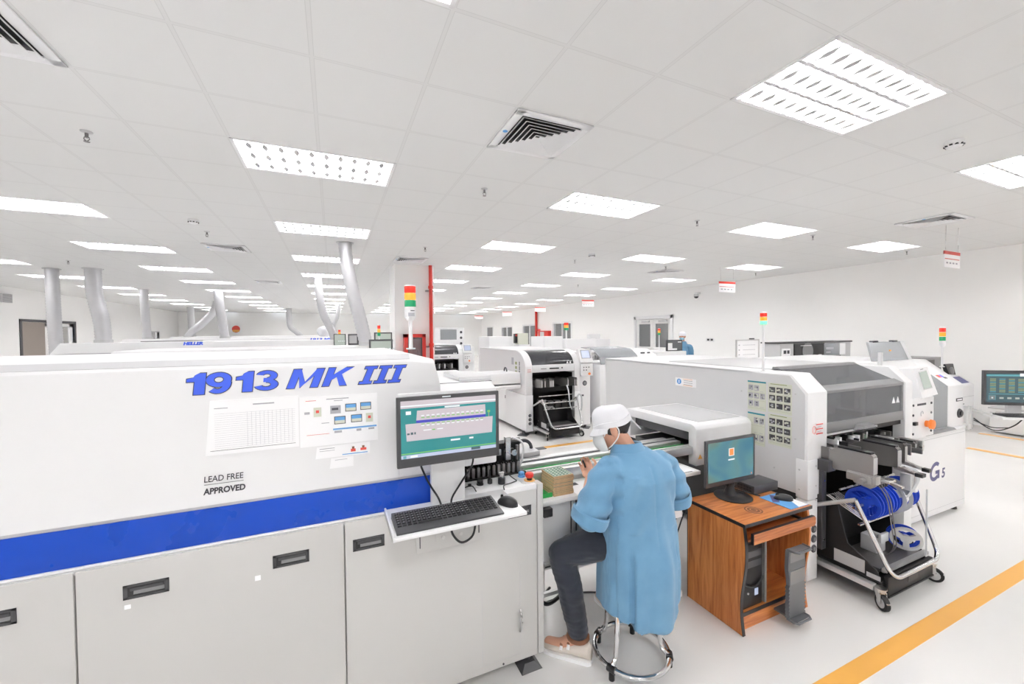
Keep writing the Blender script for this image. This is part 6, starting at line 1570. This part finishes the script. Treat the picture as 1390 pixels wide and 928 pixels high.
# shoes
def shoe(anchor, toe, name='shoe'):
    a, t = Vector(anchor), Vector(toe); f = (t-a); f.z = 0; L = f.length; f.normalize(); s_ = Vector((f.y, -f.x, 0))
    b = mb('shoe'); R = []
    prof = [(-.075, .028, .085), (-.06, .040, .105), (-.02, .043, .112), (.03, .044, .10), (.08, .046, .075), (.13, .048, .058), (.175, .042, .048), (.20, .024, .036)]
    for u, w, h in prof:
        c = a+f*u; ring_ = []
        for q in range(18):
            an = 2*PI*q/18; x = w*math.cos(an); z = .016+(h-.016)*(.5+.5*math.sin(an)); k = 1 if math.sin(an) < 0 else (1-.35*math.sin(an)**2)
            ring_.append((c.x+s_.x*x*k, c.y+s_.y*x*k, z))
        R.append(ring_)
    b.recalc = True; b.loft(R); sh = b.build(name, W)
    b = mb('paper'); b.recalc = True; R = []
    for u, w, h in prof:
        c = a+f*u*1.03; w *= 1.06
        R.append([tuple(c+s_*w+Vector((0, 0, -c.z))), tuple(c-s_*w+Vector((0, 0, -c.z))), tuple(c-s_*w+Vector((0, 0, .020-c.z))), tuple(c+s_*w+Vector((0, 0, .020-c.z)))])
    b.loft(R); b.build('sole', sh)
    for u, m in ((.045, 'leather'), (.085, 'leather')):
        b = mb('paper'); c = a+f*u; h = .098 if u < .06 else .075
        P = [tuple(c+s_*x+Vector((0, 0, h*(1-(x/.05)**2*.45)-c.z+.003))) for x in [-.046+.092*k/10 for k in range(11)]]
        b.tube(P, .009, 6); b.use(m).ell(P[8], (.012, .012, .010), 8, 6).ell(P[2], (.012, .012, .010), 8, 6); b.build('strap', sh)
shoe((1.200, 1.850, 0), (1.075, 1.985, 0)); shoe((1.62, 2.03, 0), (1.60, 2.24, 0))
# smock: torso, skirt and rolled sleeves grown into one cloth surface
b = mb()
hem = lambda a: .028*math.cos(a+.35) + .012*math.sin(3*a)
R = [ring((1.478, 1.705, .345), .206, .202, 48, 0, .022, 8, .4, 2.2, lambda a: (-.045 if 1.335 < 1.478+.206*math.cos(a) < 1.60 and math.sin(a) < 0 else .02 if math.cos(a) > 0 else -.01)),
     ring((1.477, 1.703, .45), .206, .200, 48, 0, .020, 8, .5, 2.2), ring((1.476, 1.70, .56), .206, .196, 48, 0, .016, 8, .6, 2.2), ring((1.475, 1.695, .68), .203, .182, 48, 0, .010, 8, .7, 2.2),
     ring((1.473, 1.688, .80), .198, .160, 48, 0, .008, 8, .8, 2.2), ring((1.468, 1.680, .92), .198, .148, 48, 0, .004, 8, 1, 2.3), ring((1.464, 1.678, 1.02), .205, .140, 48, 0, 0, 8, 1, 2.4),
     ring((1.462, 1.685, 1.085), .190, .120, 48, 0, 0, 8, 1, 2.4), ring((1.458, 1.70, 1.13), .135, .092, 48, 0, 0), ring((1.450, 1.715, 1.160), .088, .072, 48, 0, 0)]
b.loft(R)
limb(b, [(1.335, 1.685, 1.06), (1.275, 1.685, 1.066), (1.215, 1.69, .96), (1.180, 1.70, .868)], [.075, .072, .077, .083]); limb(b, [(1.205, 1.70, .905), (1.180, 1.705, .862)], [.088, .086])
limb(b, [(1.585, 1.685, 1.05), (1.65, 1.685, 1.056), (1.72, 1.69, .95), (1.752, 1.705, .868)], [.075, .071, .075, .080]); limb(b, [(1.735, 1.70, .905), (1.752, 1.706, .862)], [.085, .083])
b.ell((1.44, 1.70, 1.10), (.13, .10, .06)); 
def fold(c):
    v = 0
    v += .005*noise.noise(Vector((c.x*7, c.y*7, c.z*2.2)))
    v += .005*noise.noise(Vector((c.x*16+c.z*6, c.y*16, c.z*9)))*(1 if c.z > .75 else .5)
    sx = c.x-1.47
    if c.z < .95 and c.y < 1.62:      # hanging pleats of the back panel
        k = min(1, (.95-c.z)/.35); v += k*.010*math.sin(34*sx+1.2) * (1 if abs(sx) < .2 else .4)
    if c.y < 1.69 and c.z < .70:      # overlapping back panel with its two vents
        k = min(1, (.70-c.z)/.10)
        if 1.338 < c.x < 1.598: v += .015*k
        elif c.x < 1.338 and c.x > 1.32: v -= .008*k
        elif 1.598 < c.x < 1.615: v -= .008*k
    if c.y < 1.62 and abs(sx+.008) < .006 and .70 < c.z < 1.10: v -= .004      # centre back seam
    if c.y < 1.70 and .78 < c.z < 1.06:                                       # pulls from the armpits
        d = abs(sx)+.55*(c.z-.95); v += .007*math.sin(46*d)*max(0, 1-abs(abs(sx)-.12)/.10)
    if abs(sx) > .17 and c.z > .84: v += .005*math.sin(70*c.z+20*c.y)
    return v
sm = link_mesh(remesh(b, .0085, 3, amp=fold), 'smock', W, 'coat')
b = mb('coat')                      # stand-and-fall collar, cuffs and back vent
R = []
ncol = Vector((1.437, 1.728, 1.17))
def collar_ring(rx, ry, dz, c): return [(c[0]+rx*math.cos(2*PI*k/32), c[1]+ry*math.sin(2*PI*k/32), c[2]+dz*(1-.55*math.sin(2*PI*k/32)) ) for k in range(32)]
b.loft([collar_ring(.072, .066, .018, (1.432, 1.735, 1.165)), collar_ring(.079, .073, .022, (1.434, 1.732, 1.165)), collar_ring(.108, .098, -.022, (1.445, 1.712, 1.150)), collar_ring(.104, .094, -.028, (1.445, 1.714, 1.150)), collar_ring(.074, .069, -.004, (1.437, 1.73, 1.155))], closed=True)
b.build('collar', sm)
def cuff(p, d, r):
    p, d = Vector(p), Vector(d).normalized(); b = mb('coat')
    u = d.orthogonal().normalized(); v = d.cross(u); R = []
    for h, rr in ((0, r*.93), (-.004, r*1.02), (.02, r*1.07), (.05, r*1.06), (.058, r*.98)):
        R.append([tuple(p+d*h+(u*math.cos(2*PI*k/28)+v*math.sin(2*PI*k/28))*rr*(1+.02*math.sin(5*2*PI*k/28))) for k in range(28)])
    b.loft(R, False, False); b.build('rolled_cuff', sm)
cuff((1.172, 1.703, .822), (.30, -.12, .95), .091); cuff((1.757, 1.707, .825), (-.24, -.1, .97), .088)
b = mb('coat'); b.tube(smooth_path([(1.585, 1.508, .345), (1.582, 1.508, .45), (1.578, 1.514, .58), (1.572, 1.522, .66)]), [.009]*13+[.007]*4+[.004]*2, 6) if False else None
# cap
b = mb('capcloth'); b.recalc = True; R = []
for k in range(0, 10):
    t = k/9; a = t*PI/2*.985
    rr = math.cos(a)**.42; R.append([tuple(HL((.088*rr*math.cos(2*PI*q/32), -.016+.104*rr*math.sin(2*PI*q/32), .028+.088*math.sin(a)+.006*math.sin(2*PI*q/32*3)*(1-t)+.010*t*math.sin(2*PI*q/32)))) for q in range(32)])
inner = [[tuple(HL((.082*math.cos(2*PI*q/32), -.016+.098*math.sin(2*PI*q/32), .028+.006*math.sin(2*PI*q/32*3)))) for q in range(32)]]
b.loft(inner+R, False, True); cap = b.build('cap', W)
b = mb('capcloth'); b.recalc = True                # band and visor
b.loft([[tuple(HL(((.0895+e)*math.cos(2*PI*q/32), -.016+(.1055+e)*math.sin(2*PI*q/32), z+.006*math.sin(2*PI*q/32*3))) ) for q in range(32)] for e, z in ((-.004, .012), (.001, .010), (.0015, .038), (-.003, .042))], False, False)
b.build('cap_band', cap)
b = mb('capcloth'); b.recalc = True; A = []; B = []
for q in range(17):
    a = PI*(.10+.80*q/16); x, y = math.cos(a), math.sin(a)
    A.append((.088*x, -.016+.104*y)); B.append((.092*x, -.016+.104*y+.036*math.sin(a)))
R = [[tuple(HL((p[0], p[1], .020+.006))) for p in A], [tuple(HL((p[0], p[1], -.006))) for p in B], [tuple(HL((p[0], p[1], -.010))) for p in B], [tuple(HL((p[0], p[1], .016))) for p in A]]
for i in range(4):
    X, Y = R[i], R[(i+1) % 4]
    for q in range(16): b.quad(X[q], X[q+1], Y[q+1], Y[q])
b.build('visor', cap)
b = mb('capcloth'); b.hull([tuple(HL(p)) for p in ((-.03, -.116, .02), (.03, -.116, .02), (.03, -.108, .02), (-.03, -.108, .02))], [tuple(HL(p)) for p in ((-.012, -.150, -.055), (.020, -.150, -.055), (.020, -.144, -.055), (-.012, -.144, -.055))]); b.build('cap_tail', cap)
b = mb(); 
for p, r in (((0, -.030, .010), (.078, .082, .062)), ((0, -.056, -.012), (.056, .036, .046)), ((-.060, .010, .0), (.018, .022, .03)), ((.060, .010, .0), (.018, .022, .03))): b.ell(HL(p), r, 18, 12, R3_)
link_mesh(remesh(b, .006, 1, amp=lambda c: .002*noise.noise(c*120)), 'hair', W, 'hair')
# mask and its straps
b = mb('maskw'); b.recalc = True; R = []
for k in range(9):
    v = -1+2*k/8; ringp = []
    for q in range(13):
        u = -1+2*q/12; x = .066*u; y = .098-.042*abs(u)**2+.020*(1-v*v)*(1-u*u); ringp.append((x, y, -.052+.050*v))
    R.append(ringp)
for k in range(8):
    for q in range(12):
        P = [R[k][q], R[k][q+1], R[k+1][q+1], R[k+1][q]]
        b.quad(*[tuple(HL(p)) for p in P]); b.quad(*[tuple(HL((p[0]*.97, p[1]-.003, p[2]))) for p in P[::-1]])
mk = b.build('mask', W, 1.2)
for s in (-1, 1):
    b = mb('maskw'); b.tube([HL(p) for p in smooth_path([(s*.064, .05, -.022), (s*.078, .015, .012), (s*.087, -.020, .018), (s*.087, -.034, -.01), (s*.080, -.018, -.045), (s*.070, .02, -.075), (s*.060, .048, -.090)])], .0032, 6); b.build('strap', mk)
pen = mb('black'); p0, p1 = Vector((1.300, 1.945, 1.050)), Vector((1.410, 2.05, .91)); pen.tube([p0, p0+(p1-p0)*.9, p1], [.006, .006, .0015], 8)
solo(pen, 'pen', 'black pen held in the left hand of the seated worker', 'pen')

# ---- standing worker by the right wall -----------------------------
W2 = thing('person', 'standing person in blue smock, white cap and blue mask by the right wall', 'person', (8.75, 8.2, 0))
wx, wy = 8.75, 8.2
HC = (wx-.03, wy, 1.655); HM = frame((-.86, -.50, -.10), (0, 0, 1)); R3_ = HM.to_3x3()
b = mb()
limb(b, [(wx, wy, .92), (wx, wy, 1.15), (wx, wy, 1.40)], [.15, .13, .12]); limb(b, [(wx, wy, 1.38), (wx-.015, wy, 1.48), (wx-.025, wy, 1.60)], [.06, .052, .052])
for s in (-1, 1):
    dx, dy = .5*s*.1, -.86*s*.1
    hx, hy = wx+dx, wy+dy
    limb(b, [(hx, hy, .90), (hx-.02, hy, .50), (hx, hy, .09)], [.085, .058, .04]); limb(b, [(hx, hy, .06), (hx-.12, hy-.07, .035)], [.038, .032])
    sx, sy = wx+.5*s*.18, wy-.86*s*.18
    limb(b, [(wx, wy, 1.36), (sx, sy, 1.36)], [.08, .055]); limb(b, [(sx, sy, 1.36), (sx+.04, sy+.0, 1.10), (sx-.16, sy-.10, 1.02)], [.05, .042, .03])
    hand(b, (sx-.16, sy-.10, 1.02), (-.86, -.5, -.1), (.5*s, -.86*s, 0), -1 if s > 0 else 1, .35, .009)
head_shapes(b, HM, HC)
link_mesh(remesh(b, .008, 2), 'body', W2, 'skin')
b = mb(); rt = math.atan2(.5, -.86)
b.loft([ring((wx, wy, z), a, c, 32, 1.05+PI/2*0-PI/2*0+0.0 if False else 2.09-PI/2-.0, f, 7, .5) for z, a, c, f in ((.55, .20, .20, .03), (.80, .20, .19, .02), (1.0, .19, .165, .01), (1.2, .20, .15, 0), (1.38, .20, .13, 0), (1.46, .13, .10, 0), (1.52, .08, .075, 0))])
for s in (-1, 1):
    sx, sy = wx+.5*s*.18, wy-.86*s*.18
    limb(b, [(wx+.5*s*.1, wy-.86*s*.1, 1.36), (sx, sy, 1.355), (sx+.04, sy, 1.10), (sx-.10, sy-.06, 1.045)], [.075, .072, .068, .062])
link_mesh(remesh(b, .012, 3, amp=lambda c: .006*noise.noise(c*9)), 'smock', W2, 'coat')
b = mb()
for s in (-1, 1):
    hx, hy = wx+.5*s*.1, wy-.86*s*.1; limb(b, [(hx, hy, .80), (hx-.02, hy, .50), (hx, hy, .10)], [.10, .075, .065])
link_mesh(remesh(b, .012, 2), 'trousers', W2, 'denim')
b = mb()
for s in (-1, 1):
    hx, hy = wx+.5*s*.1, wy-.86*s*.1; b.ell((hx-.06, hy-.035, .042), (.13, .05, .042), 14, 8, Matrix.Rotation(.52, 3, 'Z'))
b.mats = [M['shoe']]; b.build('shoes', W2)
b = mb('capcloth'); b.recalc = True
b.loft([[tuple(HL((.09*r*math.cos(2*PI*q/24), -.016+.108*r*math.sin(2*PI*q/24), z))) for q in range(24)] for r, z in ((.97, .012), (1.02, .02), (1.03, .05), (.95, .085), (.75, .11), (.35, .125), (.05, .128))]); b.build('cap', W2)
b = mb(); b.ell(HL((0, -.04, -.012)), (.074, .066, .058), 16, 10, R3_); b.mats = [M['hair']]; b.build('hair', W2)
b = mb('maskb'); b.recalc = True
b.ell(HL((0, .052, -.055)), (.062, .052, .050), 18, 12, R3_); b.build('mask', W2)
b = mb('black'); 
for s in (-1, 1): b.ell(HL((s*.032, .086, .008)), (.011, .006, .006), 10, 6, R3_)
b.build('eyes', W2)
# ------------------------------------------------------------------ ovens of the lines behind
def far_oven(x0, x1, y, label, top=1.62, texts=(), chamf=.22):
    t = thing('reflow_oven', label, 'oven', ((x0+x1)/2, y+.55, 0), 'ovens of the lines behind')
    mb('white2').box(x0, x1, y, y+1.15, .08, .96, .006).build('body', t)
    b = mb('white'); b.prism([(x0, 1.08), (x0+.0, top-.30), (x0+chamf, top), (x1-chamf*.5, top), (x1, top-.18), (x1, 1.08)], 'xz', y+.03, y+1.10, .012); h = b.build('hood', t)
    mb('blue').box(x0, x1-.4, y+.02, y+.06, .97, 1.08).build('stripe', t)
    mb('dgrey').box(x0+.2, x0+.3, y+.1, y+.2, 0, .08).box(x1-.3, x1-.2, y+.1, y+.2, 0, .08).box(x0+.2, x0+.3, y+.9, y+1.0, 0, .08).box(x1-.3, x1-.2, y+.9, y+1.0, 0, .08).build('feet', t)
    for s, x, z, size, w in texts:
        b = mb('bluelet').text(s, size, face_y(x, y+.028, z), .2, .006, .0006, w); b.build('lettering', h, .2)
    return t
far_oven(-2.68, .85, 6.45, 'second oven, directly behind the foreground oven, with a wide flexible duct', 1.60)
far_oven(-5.2, .35, 11.0, 'third-line oven with small blue maker lettering far at the left', 1.655, [('HELLER', -3.0, 1.585, .09, .36)])
far_oven(-5.9, .2, 15.6, 'fourth-line oven with small blue model lettering beside a far duct', 1.70, [('1913 MK III', -.72, 1.585, .12, .95)])
far_oven(-6.0, .6, 20.2, 'far fifth-line oven, a thin white strip beyond the others', 1.74)
far_oven(-7.4, .2, 24.6, 'farthest oven near the back wall', 1.76)

def duct(pts, r, label, ribs=True):
    t = thing('flexible_duct', label, 'duct', (pts[-1][0], pts[-1][1], pts[-1][2]), 'flexible exhaust ducts')
    P = smooth_path(pts, 14); L = 0; S = [0]
    for a, c in zip(P[:-1], P[1:]): L += (c-a).length; S.append(L)
    n = int(L/.03); Q = []; R = []; j = 0
    for k in range(n+1):
        s = L*k/n
        while j < len(S)-2 and S[j+1] < s: j += 1
        f = (s-S[j])/max(1e-6, S[j+1]-S[j]); Q.append(P[j]+(P[j+1]-P[j])*f); R.append(r*(1.0 if k % 2 else .93))
    b = mb('duct'); b.tube(Q, R, 20); b.build('hose', t, 1.2)
    p = Vector(pts[0]); mb('lgrey').lathe([(r*1.02, -.16), (r*1.35, -.10), (r*1.35, -.002)], tuple(p)).build('ceiling_collar', t) if False else mb('lgrey').lathe([(r*1.25, -.012), (r*1.25, -.001)], tuple(p)).build('ceiling_collar', t)
    p = Vector(pts[-1]); mb('lgrey').lathe([(r*1.1, -.0), (r*1.1, .06)], (p.x, p.y, p.z)).build('oven_collar', t)
C_ = CEIL
duct([(.205, 7.0, C_), (.23, 7.0, 2.9), (.32, 7.0, 2.42), (.43, 7.0, 1.95), (.50, 7.0, 1.60)], .105, 'widest ribbed foil duct curving down left of the pillar, behind the blue lettering')
duct([(-.32, 11.45, C_), (-.29, 11.45, 2.8), (-.20, 11.45, 2.3), (-.03, 11.45, 1.9), (.05, 11.45, 1.655)], .10, 'straight foil duct slanting down left of the widest duct')
duct([(.28, 20.8, C_), (.24, 20.8, 2.8), (.05, 20.8, 2.2), (-.15, 20.8, 1.75)], .11, 'thin far duct leaning left behind the slanting one')
duct([(-2.16, 25.1, C_), (-2.16, 25.1, 2.6), (-2.08, 25.1, 2.2), (-1.85, 25.1, 1.98), (-1.62, 25.1, 1.77)], .14, 'far duct bending to the right near the back wall')
duct([(-3.40, 16.0, C_), (-3.36, 16.0, 2.7), (-3.30, 16.0, 2.2), (-3.24, 16.0, 1.70)], .135, 'upright ribbed duct just right of the maker lettering')
duct([(-4.45, 20.8, C_), (-4.6, 20.8, 2.8), (-4.95, 20.8, 2.35), (-5.32, 20.8, 1.98), (-5.48, 20.8, 1.745)], .15, 'curved duct sweeping down left of the maker lettering')
duct([(-6.50, 25.1, C_), (-6.48, 25.1, 2.6), (-6.45, 25.1, 1.76)], .15, 'thin upright duct behind the curved sweeping one')
duct([(-5.36, 16.2, C_), (-5.34, 16.2, 2.4), (-5.30, 16.2, 1.70)], .115, 'plain grey upright duct right of the wide ribbed one at far left')
duct([(-4.68, 11.6, C_), (-4.66, 11.6, 2.7), (-4.56, 11.6, 2.1), (-4.54, 11.6, 1.655)], .14, 'wide ribbed upright duct at the far left')
duct([(-5.46, 11.9, C_), (-5.45, 11.9, 2.4), (-5.42, 11.9, 1.0), (-5.42, 11.9, .4)], .115, 'leftmost tall foil duct in front of the left wall door')
t = thing('duct_stand', 'floor box carrying the leftmost duct', 'box', (-5.42, 11.9, 0)); mb('white').box(-5.75, -5.25, 11.6, 12.2, 0, .40, .01).build('body', t)

# monitors and lamps on the ovens behind
def back_monitor(x0, x1, y, z0, z1, label, stand_to):
    t = thing('monitor', label, 'monitor', ((x0+x1)/2, y, z0))
    b = mb('dgrey').box(x0, x1, y, y+.035, z0, z1, .006); b.build('case', t)
    k = (x1-x0)*.075; b = mb('scr_pale').rect(x0+k, x1-k, z0+k*1.2, z1-k, y-.0015)
    b.use('scr_white')
    for q in range(5): b.rect(x0+k*5+q*k*2, x0+k*6.2+q*k*2, z0+(z1-z0)*.45, z0+(z1-z0)*.5, y-.0022)
    b.build('screen', t)
    mb('dgrey').box((x0+x1)/2-.03, (x0+x1)/2+.03, y+.02, y+.05, stand_to, z0+.08).build('stand', t)
back_monitor(.49, .83, 6.32, 1.44, 1.705, 'black framed pale monitor on the second oven, left of the pillar', 0.0)
back_monitor(.02, .30, 10.9, 1.46, 1.80, 'small black framed monitor on the third-line oven', 0.0)
t = thing('open_cabinet', 'dark open electrical cabinet on the third-line oven right of its monitor', 'cabinet', (.48, 11.1, 1.4))
b = mb('dgrey').box(.36, .66, 11.0, 11.3, 1.2, 1.80, .004).use('lgrey').box(.38, .56, 10.99, 11.0, 1.56, 1.76); b.build('case', t)
mb('dgrey').box(.42, .60, 11.05, 11.25, 0, 1.2).build('stand', t)
mb('dgrey').box(.66, .82, 10.98, 11.2, 1.58, 1.83, .004).build('side_screen', t)
back_monitor(.74, 1.08, 8.3, 1.50, 1.82, 'black framed monitor half hidden by the pillar', 0.0)
def lamp_thing(x, y, z0, h, r, l, label):
    t = thing('signal_tower', label, 'signal light', (x, y, z0), 'red amber green signal towers'); stack_light(t, x, y, z0, h, r, l, name='post'); return t
lamp_thing(.66, 6.6, 1.60, .32, .024, .055, 'red amber green signal tower over the second oven monitor')
lamp_thing(.16, 11.25, 1.655, .25, .03, .055, 'small signal tower beside the third-line oven monitor')
lamp_thing(9.4, 15.3, 1.3, .92, .10, .11, 'tiny signal tower before the first wall window')
t = thing('white_cabinet', 'tall white cabinet below the tiny signal tower', 'cabinet', (9.4, 15.3, 0)); mb('white').box(9.0, 9.8, 14.9, 15.7, 0, 1.30, .01).build('body', t)
# flower-like white fan on the fourth oven
t = thing('extraction_hood', 'round white blower on the fourth-line oven next to the slanting duct', 'blower', (-.35, 16.1, 1.70))
b = mb('capcloth').ell((-.28, 16.1, 1.90), (.24, .2, .20), 16, 10).box(-.40, -.16, 16.0, 16.2, 1.701, 1.80); b.build('housing', t)
# white machines and cabinets of the far lines, right of the pillar
def cabinet(x0, x1, y0, y1, h, label, win=None, holes=0, extra=None):
    t = thing('white_machine', label, 'machine', ((x0+x1)/2, (y0+y1)/2, 0))
    b = mb('white').box(x0, x1, y0, y1, .05, h, .02); o = b.build('body', t)
    mb('dgrey').box(x0+.05, x1-.05, y0+.05, y1-.05, 0, .05).build('plinth', t)
    if win: mb('glassg').box(win[0], win[1], y0-.01, y0+.0, win[2], win[3], .003).build('window', t)
    if holes:
        b = mb('ink')
        for k in range(holes): b.cyl((x1-.12, y0-.012, h-.18-k*.22), (x1-.12, y0, h-.18-k*.22), .05, seg=12)
        b.build('ports', t)
    return t
cabinet(3.0, 4.75, 15.4, 17.0, 2.02, 'tall white inspection machine far right of the pillar', (3.8, 4.45, 1.55, 1.95), 3)
cabinet(5.35, 6.35, 14.2, 15.4, 1.66, 'plain white cabinet left of the small mint machine')
t = thing('mint_terminal', 'small mint green terminal between two white cabinets', 'terminal', (6.5, 14.0, 0)); mb('white').box(6.40, 6.85, 13.8, 14.3, 0, 1.35, .01).build('plinth', t); b = mb('paperg').box(6.42, 6.85, 13.9, 14.2, 1.35, 1.78, .02); b.use('black').box(6.33, 6.42, 13.95, 14.15, 1.40, 1.76, .01).use('inkred').cyl((6.36, 13.94, 1.70), (6.36, 13.93, 1.70), .04); b.build('screen', t)
cabinet(6.6, 7.35, 12.2, 13.2, 1.66, 'square white cabinet just above the curved machine')
cabinet(7.6, 8.9, 12.4, 13.6, 1.55, 'long white cabinet just below the distant red fire cabinet')
cabinet(9.0, 10.0, 13.0, 14.0, 1.52, 'white cabinet below the first wall window')
t = thing('white_monitor', 'white screen standing on the cabinet below the first window', 'monitor', (9.2, 12.9, 1.52)); mb('white').box(9.1, 9.6, 13.1, 13.3, 1.521, 1.72, .02).build('case', t)
# blue crate at the left and signs on the back wall
t = thing('blue_crate', 'dark crate with a bright blue band left of the second oven', 'crate', (-4.0, 9.2, 0))
b = mb('dgrey').box(-4.35, -3.2, 8.9, 9.9, 0, 1.48, .01).use('inkblue').box(-4.36, -3.3, 8.89, 8.9, 1.28, 1.40); b.build('body', t)
t = thing('instrument_rack', 'dark instruments on a rack left of the maker lettering', 'rack', (-4.3, 14.2, 0))
b = mb('dgrey').box(-4.6, -3.5, 13.6, 14.6, 1.40, 1.655, .01).use('lgrey').box(-4.5, -4.3, 13.59, 13.6, 1.56, 1.63).box(-4.2, -4.0, 13.59, 13.6, 1.56, 1.63); b.build('instruments', t)
mb('white').box(-4.6, -3.5, 13.6, 14.6, 0, 1.40, .01).build('base', t)
t = thing('round_sign', 'round red and yellow warning sign on the back wall between ducts', 'sign', (-5.6, YB-.27, 2.0))
b = mb('paper').lathe([(.30, -.01), (.30, .0)], (-5.6, YB-.02, 2.15), 'y', 24).use('inkred').lathe([(.22, -.02), (.22, -.01)], (-5.6, YB-.02, 2.2), 'y', 24).use('yellow').box(-5.78, -5.42, YB-.05, YB-.04, 2.02, 2.15); b.build('plate', t)
t = thing('back_cabinet', 'dark low cabinet under the round sign', 'cabinet', (-5.9, 29.5, 0)); mb('grey').box(-6.7, -5.3, 29.0, 30.2, 0, 1.72, .01).build('body', t)
# ------------------------------------------------------------------ camera and render look
cam = bpy.data.cameras.new('camera'); co = bpy.data.objects.new('camera', cam); COL.objects.link(co)
yaw, pitch, roll = math.radians(23.911), math.radians(-1.2446), math.radians(-.5108)
f = Vector((math.sin(yaw)*math.cos(pitch), math.cos(yaw)*math.cos(pitch), math.sin(pitch)))
r0 = Vector((math.cos(yaw), -math.sin(yaw), 0)); u0 = r0.cross(f)
r = r0*math.cos(roll)+u0*math.sin(roll); u = u0*math.cos(roll)-r0*math.sin(roll)
co.matrix_world = Matrix(((r.x, u.x, -f.x, 0), (r.y, u.y, -f.y, 0), (r.z, u.z, -f.z, CAM_H), (0, 0, 0, 1)))
cam.sensor_fit = 'HORIZONTAL'; cam.sensor_width = 36.0; cam.lens = 36.0*548.79/1390; cam.clip_start = .05; cam.clip_end = 120
SC.camera = co
w = bpy.data.worlds.new('world'); SC.world = w; w.use_nodes = True
w.node_tree.nodes['Background'].inputs[0].default_value = (.9, .95, 1, 1); w.node_tree.nodes['Background'].inputs[1].default_value = .6
SC.view_settings.view_transform = 'Standard'; SC.view_settings.look = 'None'; SC.view_settings.gamma = 1; SC.view_settings.use_curve_mapping = False
SC.view_settings.exposure = 1.12
cy = SC.cycles
cy.use_denoising = True; cy.max_bounces = 16; cy.diffuse_bounces = 12; cy.glossy_bounces = 4; cy.transparent_max_bounces = 8; cy.sample_clamp_indirect = 6.0
cy.caustics_reflective = False; cy.caustics_refractive = False
